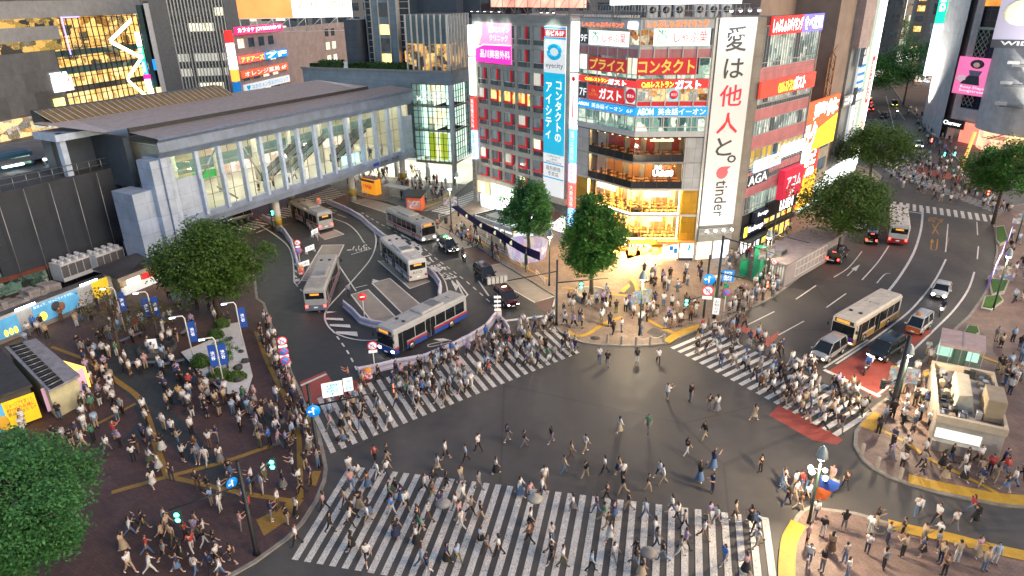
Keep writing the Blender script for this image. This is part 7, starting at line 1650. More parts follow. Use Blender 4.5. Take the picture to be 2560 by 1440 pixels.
def round_sign(M,label,H,discs,group='round road signs on white posts',post=True):
 t=thing('road_sign',label,'road sign',M=M,group=group)
 if post:mb=MB();mb.tube([(0,0,0),(0,0,H)],.05,WHITEP,7);mb.build('post',t)
 for z,r,kind in discs:
  mb=MB();face={'no_turn':DWHI,'no_park':DBLU,'arrow':plain('blue arrow disc',(.0,.20,.60),.4,emit=.5),'no_entry':plain('red no entry disc',(.65,.02,.02),.4,emit=.4),'plate':DWHI}[kind]
  if kind=='plate':mb.box(-r,r,-.09,-.06,z-r*.35,z+r*.35,face)
  else:
   mb.tube([(0,-.10,z),(0,-.06,z)],r,INKR if kind in ('no_turn','no_park') else face,22);mb.tube([(0,-.115,z),(0,-.10,z)],r*.78,face,22)
   if kind in ('no_turn','no_park'):mb.box(-r*.75,r*.75,-.13,-.115,-r*.09,r*.09,INKR,Matrix.Translation((0,0,z))@Matrix.Rotation(R(45),4,'Y'))
   if kind=='no_entry':mb.box(-r*.6,r*.6,-.13,-.115,z-r*.16,z+r*.16,DWHI)
   if kind=='no_turn':mb.tube([(-r*.3,-.125,z-r*.4),(-r*.3,-.125,z+r*.2),(0,-.125,z+r*.4),(r*.3,-.125,z+r*.2),(r*.3,-.125,z-r*.1)],r*.09,DBLU,5)
   if kind=='arrow':
    mb.box(-r*.1,r*.1,-.13,-.115,z-r*.6,z+r*.45,DWHI);mb.box(-r*.55,0,-.13,-.115,z-r*.1,z+r*.1,DWHI);mb.add([(-r*.28,-.13,z+r*.4),(r*.28,-.13,z+r*.4),(0,-.13,z+r*.75)],[(0,1,2)],DWHI);mb.add([(-r*.5,-.13,z-r*.28),(-r*.5,-.13,z+r*.28),(-r*.82,-.13,z)],[(0,1,2)],DWHI)
  mb.build('sign_face',t)
 return t
for x,y,H,ds,lab in ((720,945,4.2,[(4.0,.46,'no_turn'),(3.45,.4,'plate'),(2.9,.44,'no_park'),(2.4,.4,'plate'),(1.95,.46,'no_park')],'white post with three red ringed discs at the station kerb'),(938,932,3.3,[(3.1,.48,'no_turn'),(2.5,.4,'plate')],'white post with one ringed disc at the barrier corner before the crossing'),(912,800,3.2,[(3.0,.45,'no_entry')],'no entry sign on a white post between the bus bays'),
  (752,668,3.3,[(3.6,.42,'no_turn'),(3.05,.3,'plate'),(2.5,.42,'no_park')],'post with two ringed discs beside the striped barrier in the terminal'),(1245,810,3.6,[(3.4,.38,'plate'),(2.9,.36,'plate'),(2.4,.36,'plate'),(1.9,.36,'plate')],'white post with stacked grey plates behind the barrier point'),(1808,792,3.2,[(3.0,.44,'no_park')],'blue no parking disc on a white post at the queue fence'),(1927,712,3.2,[(3.0,.36,'no_turn')],'ringed disc on a post at the subway building'),(2105,600,3.0,[(2.8,.4,'no_park')],'blue disc on a post under the avenue tree')):
 g=G(x,y,ZP);round_sign(place(g.x,g.y,0 if x in (938,912,752,1245) else ZP,math.atan2(g.y,g.x)-R(90)),lab,H,ds)
g=G(1758,815,ZP);round_sign(place(g.x,g.y-.25,ZP,-.2),'large blue arrow disc and red ringed disc on the corner signal pole',6,[(5.6,.62,'arrow'),(4.3,.6,'no_turn'),(3.5,.5,'plate')],post=False)
g=G(800,1165,ZP);round_sign(place(g.x+.25,g.y-.35,ZP,.3),'large blue two way arrow disc on the pole at the terminal crossing',6,[(5.3,.5,'arrow')],post=False)
g=G(640,1385,ZP);round_sign(place(g.x-.6,g.y,ZP,1.0),'blue disc seen edge on at the square signal pole',7,[(5.8,.38,'arrow')],post=False)
def plate_sign(label,M,w,h,body,m=DWHI,ink=INKC):
 t=thing('road_sign',label,'road sign',M=M);mb=MB();mb.box(-w/2,w/2,-.04,.04,0,h,m);mb.build('panel',t);letter(body,ink,w*.7,h*.8,Matrix.Translation((0,-.06,h/2)),t,vertical=True);return t
g=G(800,1165,ZP);plate_sign('pale blue and white place name plate over the terminal crossing',place(g.x+1.6,g.y+.5,6.1,.35),1.5,1.2,'道玄坂下')
plate_sign('small second name plate beside the place name plate',place(g.x+2.7,g.y+.9,6.3,.35),.7,1.1,'渋谷')
g=G(1785,795,ZP);plate_sign('blue place name plate on the tall corner pole',place(g.x+.9,g.y-.2,4.6,-.2),1.3,1.3,'渋谷駅前',DBLU,LETW)
g=G(1775,805,ZP);plate_sign('long white notice plate leaning on the fence post at the corner',place(g.x+.4,g.y-.3,1.2,-.3),.7,1.9,'お知らせ',DWHI,INK)
# ---------------------------------------------------------------- plastic barriers, guard rails, bollards
LAV=plain('white lavender barrier plastic',(.60,.58,.68),.35,var=.12)
def barrier_run(pts,group,label,n0=0,names=None):
 P=[G(*p) for p in pts];out=[]
 seg=[]
 for a,b in zip(P,P[1:]):
  L=(b-a).length;k=max(1,round(L/1.9));seg+=[(a.lerp(b,i/k),a.lerp(b,(i+1)/k)) for i in range(k)]
 return seg
mb=MB();mb.bev(-.94,.94,-.22,.22,0,.25,LAV,.05);mb.bev(-.94,.94,-.13,.13,.25,.86,LAV,.06);mb.box(-.9,.9,-.16,-.13,.5,.62,plain('pale violet band',(.42,.38,.55),.4));mb.cyl(.6,0,.86,.93,.06,LAV,8);mb.cyl(-.94,0,.1,.95,.05,LAV,6)
BAR=mb.build('plastic_barrier');first=True
for pts,grp,lab in (([(896,938),(938,930),(990,917),(1060,905),(1130,876),(1180,850),(1215,828),(1240,796)],'plastic barriers along the terminal crossing','white plastic barrier in the row between the crossing and the bus terminal'),([(1245,800),(1262,818),(1272,835)],'plastic barriers of the short row at the point','white plastic barrier in the short row running back from the point'),([(860,768),(884,788),(902,808),(930,817),(968,823)],'plastic barriers at the bay heads','white plastic barrier at the head of the empty bus bays'),([(1098,746),(1101,718),(1088,698),(1070,680)],'plastic barriers round the white bus bay','white plastic barrier on the curve beside the white and blue bus'),
  ([(818,508),(850,522),(880,536),(905,552),(930,574),(955,594),(972,606)],'plastic barriers beside the inner bus lane','white plastic barrier in the long row between the two bus lanes'),([(658,548),(690,566),(712,585),(730,612),(738,640),(746,668),(752,682)],'plastic barriers of the left lane','pale plastic barrier in the row ending at the checkered drum')):
 for a,b in barrier_run(pts,grp,lab):
  d=b-a;M=Matrix.Translation((*((a+b)/2),.012))@Matrix.Rotation(math.atan2(d.y,d.x),4,'Z')@Matrix.Diagonal((d.length/1.92,1,1,1))
  o=BAR if first else BAR.copy()
  if not first:COL.objects.link(o)
  first=False;o.matrix_basis=M;tag(o,lab,'barrier',grp)
def rail(pts,label,z=ZP,mat=None,boards=False):
 P=[G(x,y,z) for x,y in pts];t=thing('guard_rail',label,'guard rail',(P[0].x,P[0].y,z),group='guard rails at the kerbs');mb=MB(Matrix.Translation((-P[0].x,-P[0].y,0)));m=mat or WHITEP
 for zz in (.45,.8):mb.tube([(p.x,p.y,zz) for p in P],.04,m,5)
 mb.build('rail',t)
 for a,b in zip(P,P[1:]):
  k=max(1,round((b-a).length/1.8))
  for i in range(k+1):q=a.lerp(b,i/k);mb=MB(Matrix.Translation((-P[0].x,-P[0].y,0)));mb.tube([(q.x,q.y,0),(q.x,q.y,.85)],.045,m,6);mb.build('post',t)
rail([(1202,602),(1250,635),(1290,655),(1316,680)],'white guard rail along the pavement under the navy banner');rail([(878,478),(920,490)],'white guard rail before the orange advert bus');rail([(1386,765),(1376,802)],'white guard rail at the corner by the signal pole')
rail([(762,560),(782,582),(795,602)],'pale guard rail beside the parked silver bus',0);rail([(662,790),(672,826),(684,850)],'short pale guard rail at the station kerb')
rail([(1098,548),(1128,540)],'pale guard rail at the side street corner');rail([(1340,690),(1362,712)],'low white board rail beside the lamp')
rail([(1790,752),(1842,700),(1880,668)],'steel fence behind the waiting crowd',ZP,STEEL);rail([(1803,800),(1850,770),(1915,728)],'steel fence between the waiting crowd and the avenue',ZP,STEEL)
POSTM=plain('beige stone bollard',(.34,.29,.24),.7)
mb=MB();mb.lathe([(.15,0),(.14,.85),(.11,.92),(0,.93)],POSTM,10);BOL=mb.build('bollard');first=True
for i,(x,y) in enumerate(((1519,855),(1554,860),(1590,862),(1625,861),(1659,855),(1772,812),(2155,1134),(2193,1168),(2250,1195),(2222,996))):
 o=BOL if first else BOL.copy()
 if not first:COL.objects.link(o)
 first=False;g=G(x,y,ZP);o.location=(g.x,g.y,ZP);tag(o,'beige stone bollard, %s' % ('first from the left on the corner kerb','second from the left on the corner kerb','third from the left on the corner kerb beside the lamp','fourth on the corner kerb holding the chain','last on the corner kerb holding the chain','alone by the corner signal pole','nearest the right crossing on the right kerb','beside the parked bicycle on the right kerb','alone at the start of the yellow strip','behind the thick black pole')[i],'bollard','stone bollards on the kerbs')
for a,b,n in (((1590,862),(1625,861),'left'),((1625,861),(1659,855),'right')):
 A,B=G(*a,ZP),G(*b,ZP);mb=MB();mb.tube([(*A.lerp(B,t),ZP+.85-.22*math.sin(math.pi*t)) for t in [q/8 for q in range(9)]],.02,WHITEP,5);o=mb.build('chain');tag(o,'pale sagging chain between the corner bollards, %s span' % n,'chain','chains between the corner bollards')
DRUM=room('red and white checker',[(.85,.08,.05),(.85,.08,.05),(.9,.85,.8),(.9,.85,.8)],.35,(3,3,3),gloss=.5)
for x,y,lab in ((754,684,'orange topped red checkered drum at the end of the left barrier row'),(797,508,'orange and white checkered drum at the top of the bus lane barriers'),(922,944,'red and white drum at the corner of the crossing barriers'),(1246,792,'orange drum on the barrier point beside the maroon taxi')):
 g=G(x,y);mb=MB();mb.lathe([(.36,0),(.36,.75),(0,.75)],DRUM,14);mb.lathe([(.34,.75),(.28,1.0),(0,1.02)],plain('orange plastic',(.72,.25,.03),.4,emit=.2),14);o=mb.build('traffic_drum');o.location=(g.x,g.y,.01);tag(o,lab,'drum')
for x,y,lab in ((908,948,'red and white traffic cone at the corner of the crossing barriers'),(1270,850,'red traffic cone at the end of the short barrier row'),(1170,582,'red traffic cone on the pavement under the navy banner'),(1122,440+40,'white traffic cone in the side street')):
 g=G(x,y);mb=MB();mb.box(-.2,.2,-.2,.2,0,.04,INKR);mb.lathe([(.16,.04),(.11,.3),(.10,.3),(.07,.5),(.03,.7),(0,.71)],INKR,10);mb.lathe([(.115,.3),(.075,.5)],LETW,10);o=mb.build('traffic_cone');o.location=(g.x,g.y,.02 if x != 1170 else ZP);tag(o,lab,'cone')
for x,y,rz,lab in ((776,632,1.0,'white folding barrier board standing alone in the terminal'),(762,672,.9,'white folding barrier board beside the checkered drum'),(788,590,1.2,'small white notice stand at the bus stop rail')):
 g=G(x,y);t=thing('notice_stand',lab,'notice stand',M=place(g.x,g.y,.01,rz));mb=MB();mb.box(-.8,.8,-.04,.04,.35,1.05,DWHI);mb.build('board',t);letter('立入禁止',INK,1.2,.35,Matrix.Translation((0,-.06,.7)),t)
 for s in (-.7,.7):mb=MB();mb.box(s-.04,s+.04,-.25,.25,0,.35,WHITEP);mb.build('leg',t)
# navy banner hung along the pavement
pts=[(1128,520),(1170,552),(1205,575),(1240,596),(1280,622),(1310,640),(1350,652)]
mb=MB();NAVYC=plain('navy banner cloth',(.018,.018,.10),.7,var=.2)
P=[G(x,y+30,ZP) for x,y in pts]
top=[3.6,3.3,3.2,3.3,3.25,3.2,3.0];hh=[1.2,1.0,1.1,1.05,1.1,1.1,1.2]
for i in range(len(P)-1):
 a,b=P[i],P[i+1]
 mb.add([(*a,top[i]-hh[i]),(*b,top[i+1]-hh[i+1]),(*b,top[i+1]),(*a,top[i])],[(0,1,2,3),(3,2,1,0)],NAVYC)
for i in range(4):q=P[i+1];mb.tube([(q.x,q.y-.05,top[i+1]-.55),(q.x,q.y+.02,top[i+1]-.55)],.3,plain('cream print',(.75,.70,.45),emit=.4),12)
o=mb.build('hanging_banner');tag(o,'long navy banner with cream emblems hung above the pavement','banner')
for i,(x,y) in enumerate(((1187,595),(1231,655),(1262,640),(1315,690))):
 g=G(x,y-10,ZP);mb=MB();mb.tube([(0,0,0),(0,0,3.2)],.08,BLKP,6);mb.box(-.2,.2,-.05,.05,1.0,2.4,plain('dark stop panel',(.03,.04,.05),.3));o=mb.build('banner_post');o.location=(g.x,g.y,ZP);tag(o,'dark post under the navy banner, %s' % ('first from the head of the banner','beside the dark red bay','in the middle of the banner','at the lower end of the banner')[i],'post','posts under the navy banner')
# purple banner string and green islands on the right
PURB=plain('purple pennant',(.17,.06,.42),.6,var=.2,emit=.1)
A,B=G(2462,735,5.4),G(2532,575,5.4);mb=MB()
for i in range(14):
 a,b=A.lerp(B,i/14),A.lerp(B,(i+1)/14);mb.add([(*a,5.4),(*b,5.4),(*b,6.9),(*a,6.9)],[(0,1,2,3),(3,2,1,0)],LETW if i % 4==3 else PURB)
o=mb.build('hanging_banner');tag(o,'long purple and white banner strung between two street lamps','banner')
GRASS=plain('clipped grass',(.05,.13,.02),.9,var=.4,scale=4)
for i,p in enumerate(([(2490,565),(2510,562),(2522,600),(2500,612),(2492,600)],[(2470,690),(2500,680),(2528,690),(2512,730),(2480,738)],[(2462,740),(2500,735),(2510,750),(2478,775),(2452,770)],[(2410,830),(2420,812),(2445,815),(2450,830),(2430,842)])):
 t=thing('planted_island','grass island with a pale stone edge, %s' % ('beside the purple wrapped tree','at the purple banner foot','below the figure banners','beside the glass lift box')[i],'planter',(0,0,0),group='grass islands on the right pavement');mb=MB();W=[G(x,y,.4) for x,y in p];mb.prism(W,ZP,.4,plain('pale stone edge',(.42,.38,.34),.7));mb.build('edge',t)
 c=sum(W,Vector((0,0)))/len(W);mb=MB();mb.prism([q.lerp(c,.16) for q in W],.38,.47,GRASS);mb.build('grass',t)
# ---------------------------------------------------------------- small buildings
SBp=Plane(G(1958,720),47)
sb=thing('subway_entrance','long pale subway entrance building with lit windows beside the avenue','building',M=SBp.M())
SBW=panels('pale pinkish stone panels',(.42,.37,.36),1.5,3,.75)
mb=MB();mb.box(0,15,.0,4.2,ZP,3.0,SBW);mb.box(15,17.5,.3,4,ZP,2.3,CONCD);part(mb,'wall',sb,SBp)
mb=MB();mb.box(-.3,15.3,-.2,4.5,3.0,3.2,plain('dusty pink roof',(.33,.28,.28),.7,var=.3));mb.bev(1.5,3.2,1.6,3.2,3.2,3.9,STEEL,.04);mb.box(1.7,3.0,1.55,1.62,3.3,3.8,DARKM);mb.box(14.6,17.6,0,4.2,2.6,2.75,CONCD);part(mb,'roof',sb,SBp)
window(sb,SBp,2.6,11.2,.7,2.7,room('pale green lit hall',[(.8,.95,.7),(1,1,.85),(.9,1,.8),(.6,.7,.55)],1.1,(.6,.6,.6)),WHITEP,8,2,.07,.05,.03)
mb=MB()
for i in range(12):mb.box(-.06,.0,.25+i*.32,.42+i*.32,.6,2.8,WHITEP)
part(mb,'slatted_end',sb,SBp)
GRP=plain('green construction panel',(.02,.27,.14),.5,emit=.1)
for i,(x,y,w,h,rz,lab) in enumerate(((1898,708,1.6,4.6,.9,'tall folded green panel beside the waiting crowd'),(1858,690,1.6,2.0,.5,'low green panel behind the waiting crowd'),(1788,770,.4,2.6,.3,'narrow green panel at the fence corner'),(1812,745,.8,1.6,.6,'small green panel inside the fence'))):
 g=G(x,y,ZP);mb=MB();mb.box(-w/2,w/2,-.04,.04,0,h,GRP);mb.box(w/2-.08,w/2,-.04,w*.8,0,h,GRP);o=mb.build('green_panel');o.matrix_basis=place(g.x,g.y,ZP,rz);tag(o,lab,'panel')
# right: glass lift box and service building with roof machinery
class Scaled(Plane):
 def M(self,*a):return Plane.M(self,*a)@Matrix.Diagonal((*self.k,1))
LX=Scaled(G(2354,855,2.95),122.6);LX.k=(.76,.97,.95)
lx=thing('lift_house','glass lift house with a flat pink roof on the right pavement','building',M=LX.M())
mb=MB();mb.box(-.1,4.6,-.1,3.6,2.75,3.1,plain('pink beige roof',(.42,.31,.30),.7));mb.box(2.2,2.28,-.12,3.6,3.1,3.13,STEEL);part(mb,'roof',lx,LX)
mb=MB();mb.box(0,4.5,3.3,3.4,ZP,2.75,room('pale green lift hall',[(.45,.75,.6),(.7,1,.85),(.3,.5,.42)],.7,(.8,.8,.6)));mb.box(1.5,3.0,1.2,2.4,ZP,2.75,plain('lift shaft',(.25,.32,.3),.4));part(mb,'hall',lx,LX)
window(lx,LX,0,4.5,ZP+.1,2.75,GREENGL,ALU,4,1,.08,.03,.02)
RB=Scaled(G(2345,1037,3.0),117.6);RB.k=(.63,1.08,.76)
rb=thing('service_building','low pale service building with an open roof full of machinery','building',M=RB.M())
TAN=plain('tan metal housing',(.36,.28,.19),.5);PARA=plain('cream parapet',(.55,.45,.33),.6)
mb=MB();mb.box(0,7.2,0,8.6,ZP,3.2,panels('cream tiles',(.48,.42,.36),.6,.6,.8));mb.box(0,5.2,-.5,0,ZP,1.3,panels('cream tiles',(.48,.42,.36),.6,.6,.8))
for a in ((-.1,7.3,-.1,.2),(-.1,7.3,8.4,8.7),(-.1,.2,.2,8.4),(7.0,7.3,.2,8.4)):mb.box(*a,3.2,4.0,PARA)
part(mb,'wall',rb,RB)
mb=MB();mb.box(.2,5.0,-.06,.02,1.4,2.5,glow('pale shop light',(.92,1,.9),.5));part(mb,'window',rb,RB)
mb=MB();mb.add([(2.0,2.2,3.3),(4.2,2.2,3.3),(4.2,6.6,3.3),(2.0,6.6,3.3),(2.3,2.4,4.8),(3.8,2.8,4.8),(3.8,6.2,4.8),(2.3,6.4,4.8)],[(0,1,5,4),(1,2,6,5),(2,3,7,6),(3,0,4,7),(4,5,6,7)],plain('pale cream hood',(.52,.47,.36),.5));part(mb,'hood',rb,RB)
mb=MB();mb.bev(5.0,7.0,1.4,3.8,3.3,5.8,TAN,.06);part(mb,'housing',rb,RB)
rr=random.Random(9)
for i in range(22):
 mb=MB();x,y=rr.choice([(rr.uniform(.4,1.7),rr.uniform(.6,8)),(rr.uniform(.4,6.6),rr.uniform(6.8,8.1)),(rr.uniform(4.5,6.6),rr.uniform(4.3,8)),(rr.uniform(.4,4.8),rr.uniform(.5,2))])
 mb.bev(x-.3,x+.3,y-.25,y+.25,3.25,3.5+rr.uniform(.1,.7),rr.choice([STEEL,DARKM,ALU,TAN]),.03);part(mb,'machine',rb,RB)
for i in range(10):
 mb=MB();y=.7+i*.75;mb.tube([(.4,y,3.6),(1.8,y+.1,3.6),(1.8,y+.1,3.25)],.06,STEEL,5);part(mb,'pipe',rb,RB)
# left corner: subway canopy before the grey building, bus shelter, kiosk, advert bus
SC=Plane(G(1182,585),140)
sc=thing('subway_canopy','low subway entrance with a ribbed glass roof before the grey building','subway entrance',M=SC.M())
mb=MB();mb.box(0,9.5,0,.3,2.5,3.1,WHITEP);mb.box(0,9.5,4.2,4.5,2.5,3.1,WHITEP);mb.box(0,.3,0,4.5,2.5,3.1,WHITEP);mb.box(9.2,9.5,0,4.5,2.5,3.1,WHITEP)
for i in range(12):mb.box(.3+i*.78,.4+i*.78,.3,4.2,2.9,3.05,DARKM)
part(mb,'roof',sc,SC)
mb=MB();mb.add([(.3,.3,2.88),(9.2,.3,2.88),(9.2,4.2,2.88),(.3,4.2,2.88)],[(0,1,2,3)],GREENGL);mb.box(2,7,1,3.2,3.05,3.3,plain('pale roof light',(.45,.5,.48),.3));part(mb,'skylight',sc,SC)
for s in (.2,3.2,6.3,9.3):mb=MB();mb.box(s-.12,s+.12,.05,.3,ZP,2.5,WHITEP);part(mb,'post',sc,SC)
mb=MB();mb.box(.3,9.2,3.9,4.0,ZP,2.5,room('pale stair hall',[(.5,.6,.6),(.9,1,.95),(.4,.5,.5),(.8,.9,.85)],1.0,(1,1,.6)));part(mb,'wall',sc,SC)
SH=Plane(G(958,500),125);t=thing('bus_shelter','bus shelter with a lit dark poster at its end','shelter',M=SH.M())
mb=MB();mb.box(0,5.2,0,1.8,2.55,2.68,plain('grey shelter roof',(.4,.41,.4),.5));part(mb,'roof',t,SH)
for s in (.1,2.6,5.1):mb=MB();mb.box(s-.06,s+.06,1.6,1.72,ZP,2.55,ALU);part(mb,'post',t,SH)
mb=MB();mb.box(5.0,5.12,-.1,1.3,.4,2.4,plain('dark poster',(.02,.03,.045),.3,var=.6,scale=4,emit=.8));part(mb,'poster',t,SH)
mb=MB();mb.box(.8,3.5,1.2,1.6,.55,.62,STEEL);part(mb,'bench',t,SH)
g=G(1040,522,ZP);t=thing('kiosk','small red and black kiosk with a sloping dark roof at the side street','kiosk',M=place(g.x,g.y,ZP,-.25))
mb=MB();mb.box(-1.3,1.3,-.9,.9,0,2.2,plain('orange red kiosk wall',(.62,.12,.05),.5,emit=.15));mb.box(-1.1,1.1,-.95,-.9,.3,1.6,room('kiosk goods',[(.1,.1,.3),(.8,.2,.1),(.2,.2,.2),(.8,.8,.7)],.5,(4,4,4)));mb.build('wall',t)
mb=MB();mb.add([(-1.5,-1.1,2.2),(1.5,-1.1,2.2),(1.6,1.2,2.9),(-1.4,1.2,2.9),(-1.5,-1.1,2.35),(1.5,-1.1,2.35),(1.6,1.2,3.05),(-1.4,1.2,3.05)],[(0,3,2,1),(4,5,6,7),(0,1,5,4),(1,2,6,5),(2,3,7,6),(3,0,4,7)],DARKM);mb.build('roof',t)
g=G(930,484,ZP);t=thing('advert_stand','orange and purple advertising stand shaped like a double deck bus','advert',M=place(g.x,g.y,ZP,R(-38)))
ORB=plain('orange advert board',(.78,.30,.02),.45,emit=.45);mb=MB();mb.bev(-1.9,1.9,-.7,.7,.1,2.9,ORB,.08);mb.box(-1.91,1.7,-.72,.72,2.3,2.7,plain('violet window band',(.12,.10,.25),.3));mb.build('body',t);letter('10倍',INKR,2.2,.9,Matrix.Translation((-.2,-.72,1.5)),t,bold=.03)
mb=MB();mb.box(-1.85,1.85,-.65,.65,2.9,2.95,plain('violet roof',(.2,.15,.3)));mb.build('roof',t)
for i,(x,y,lab) in enumerate(((1052,523,'blue bin beside the red kiosk'),(1115,558,'black bin beside the blue banner lamp'),(300,812,'pale bin in the station square'))):
 g=G(x,y,ZP);mb=MB();mb.lathe([(.28,0),(.3,.9),(.24,.95),(0,.95)],[DBLU,BLACKM,CONCW][i],12);o=mb.build('litter_bin');o.location=(g.x,g.y,ZP);tag(o,lab,'bin')
# banners on slim white posts in the square
for i,(x,y,n,lab) in enumerate(((314,860-30,1,'slim lamp post with a blue banner behind the bare tree'),(395,842,2,'slim post with two blue banners at the round planter'),(487,910,1,'bent white lamp post with a blue banner left of the gravel garden'),(562,970,2,'white post with two bright blue banners at the front of the gravel garden'),(610,872,1,'bent white lamp post with a blue banner at the right edge of the gravel'))):
 g=G(x,y,ZP);t=thing('banner_post',lab,'lamp post',M=place(g.x,g.y,ZP,.35),group='banner posts of the square');mb=MB();mb.tube([(0,0,0),(0,0,5.0),(-.15,0,5.3),(-1.2,0,5.35)],.06,WHITEP,7);mb.build('pole',t)
 mb=MB();mb.box(-1.3,-.8,-.1,.1,5.2,5.3,glow('cool led lamp',(.85,.95,1),3 if i != 3 else .5));mb.build('lamp',t)
 for s in ([1] if n==1 else [-1,1]):
  mb=MB();BB=plain('royal blue banner',(.01,.06,.30),.6,var=.15,emit=.15);mb.box(min(s*.1,s*.75),max(s*.1,s*.75),-.01,.01,2.4,4.6,BB);o=mb.build('banner',t);letter('渋谷',LETW,.35,.9,Matrix.Translation((s*.42,-.03,3.5)),t,vertical=True)
# ---------------------------------------------------------------- people
SKIN=plain('skin',(.46,.27,.19),.6,var=.1);HAIRB=plain('black hair',(.015,.012,.01),.5,var=.1);HAIRN=plain('brown hair',(.07,.035,.018),.5);SHOEW=plain('white shoes',(.7,.7,.68),.5);SHOEB=plain('dark shoes',(.03,.03,.03),.5)
CLOTH=tinted('trouser cloth');SHIRT=tinted('shirt cloth')
def skin_mesh(name,V,E,Rd,root,sub=1):
 me=bpy.data.meshes.new('skeleton');me.from_pydata(V,E,[]);ob=bpy.data.objects.new('skeleton',me);COL.objects.link(ob)
 ob.modifiers.new('skin','SKIN').use_smooth_shade=True
 for i,r in enumerate(Rd):d=me.skin_vertices[0].data[i];d.radius=r if isinstance(r,tuple) else (r,r);d.use_root=i==root
 if sub:ob.modifiers.new('sub','SUBSURF').levels=sub
 out=bpy.data.meshes.new_from_object(ob.evaluated_get(bpy.context.evaluated_depsgraph_get()));out.name=name
 bpy.data.objects.remove(ob);bpy.data.meshes.remove(me);return out
POSES = {  # thigh L, knee L, thigh R, knee R, arm L, elbow L, arm R, elbow R, lean
 'walking':(20,5,-17,22,-14,18,16,22,3),'striding':(-22,28,25,8,20,25,-18,18,4),'standing':(3,2,-2,4,4,10,-4,12,0),'looking at a phone':(2,3,-3,3,25,85,20,95,2),
 'taking a picture':(3,2,-3,2,70,60,82,50,-2),'waiting with folded arms':(0,2,4,8,18,100,14,105,0),'sitting':(84,86,80,84,22,45,26,40,4)}
def joints(p):
 tl,kl,tr,kr,al,el,ar,er,ln=[R(v) for v in POSES[p]];z=.92 if p != 'sitting' else .52
 J={'pel':(0,0,z),'che':(math.sin(ln)*.33,0,z+.34),'nec':(math.sin(ln)*.54,0,z+.55),'hea':(math.sin(ln)*.62+.02,0,z+.68),'top':(math.sin(ln)*.62,0,z+.78)}
 for s,t,k,a,e,S_ in ((1,tl,kl,al,el,'L'),(-1,tr,kr,ar,er,'R')):
  h=Vector((0,s*.095,z-.04));kn=h+.43*Vector((math.sin(t),.03*s,-math.cos(t)));an=kn+.40*Vector((math.sin(t-k),0,-math.cos(t-k)))
  sh=Vector((math.sin(ln)*.5,s*.185,z+.47));eb=sh+.28*Vector((math.sin(a),s*.16,-math.cos(a)));wr=eb+.24*Vector((math.sin(a+e),-s*.12*(e>1),-math.cos(a+e)))
  f=(wr-eb).normalized()
  J.update({'hip'+S_:h,'kne'+S_:kn,'ank'+S_:an,'toe'+S_:an+Vector((.17,.02*s,-.05)),'sho'+S_:sh,'elb'+S_:eb,'wri'+S_:wr,'han'+S_:wr+f*.09})
 lo=min(v[2] for k,v in J.items() if k[:3]=='toe')-.03
 return {k:Vector((v[0],v[1],v[2]-lo)) for k,v in J.items()},-lo
def person_meshes(p,short,sub=1):
 J,_=joints(p);names=list(J);V=[J[n] for n in names];ix={n:i for i,n in enumerate(names)}
 E=[('pel','che'),('che','nec'),('nec','hea'),('hea','top')]
 for s in 'LR':E+=[('pel','hip'+s),('hip'+s,'kne'+s),('kne'+s,'ank'+s),('ank'+s,'toe'+s),('che','sho'+s),('sho'+s,'elb'+s),('elb'+s,'wri'+s),('wri'+s,'han'+s)]
 rad=dict(pel=(.145,.115),che=(.15,.11),nec=.055,hea=(.088,.10),top=.06,hip=.09,kne=.064,ank=.045,toe=.042,sho=.062,elb=.044,wri=.031,han=.03)
 me=skin_mesh('body',V,[(ix[a],ix[b]) for a,b in E],[rad[n[:3]] for n in names],ix['pel'],sub)
 me.materials.clear()
 for m in (SKIN,CLOTH,SHOEW if short else SHOEB):me.materials.append(m)
 zp=J['pel'].z+.05
 for f in me.polygons:
  c=f.center;leg=min((c-J[n]).length for n in ('wriL','wriR','hanL','hanR','elbL','elbR'))>min((c-J[n].lerp(J[q],t)).length for s in 'LR' for n,q in (('hip'+s,'kne'+s),('kne'+s,'ank'+s),('ank'+s,'toe'+s)) for t in (0,.35,.7,1)) and c.z<zp
  foot=min((c-J['toe'+s]).length for s in 'LR')<.11 or min((c-J['ank'+s]).length for s in 'LR')<.055
  shin=min((c-J['kne'+s].lerp(J['ank'+s],t)).length for s in 'LR' for t in (.35,.6,.9))<min((c-J['hip'+s].lerp(J['kne'+s],t)).length for s in 'LR' for t in (.2,.6,1))
  f.material_index=2 if foot else (1 if leg and not (short and shin) else 0)
 if sub:       # five fingers on each hand
  mb=MB()
  for s,sg in (('L',1),('R',-1)):
   w,h=J['wri'+s],J['han'+s];d=(h-w).normalized();side=d.cross(Vector((0,1,0) if abs(d.y)<.8 else (1,0,0))).normalized();dn=d.cross(side)
   for q,L in ((-1.5,.06),(-.5,.075),(.5,.07),(1.5,.055)):b=h+side*q*.016;mb.tube([b,b+d*L*.55,b+d*L+dn*.018*sg],[.009,.008,.006],SKIN,4)
   b=w.lerp(h,.45)+side*.026;mb.tube([b,b+side*.03+d*.03,b+side*.03+d*.06],[.011,.009,.007],SKIN,4)
  bm=bmesh.new();bm.from_mesh(me);f2=mb.mesh('f');bm.from_mesh(f2);bm.to_mesh(me);bm.free();bpy.data.meshes.remove(f2)
 return me
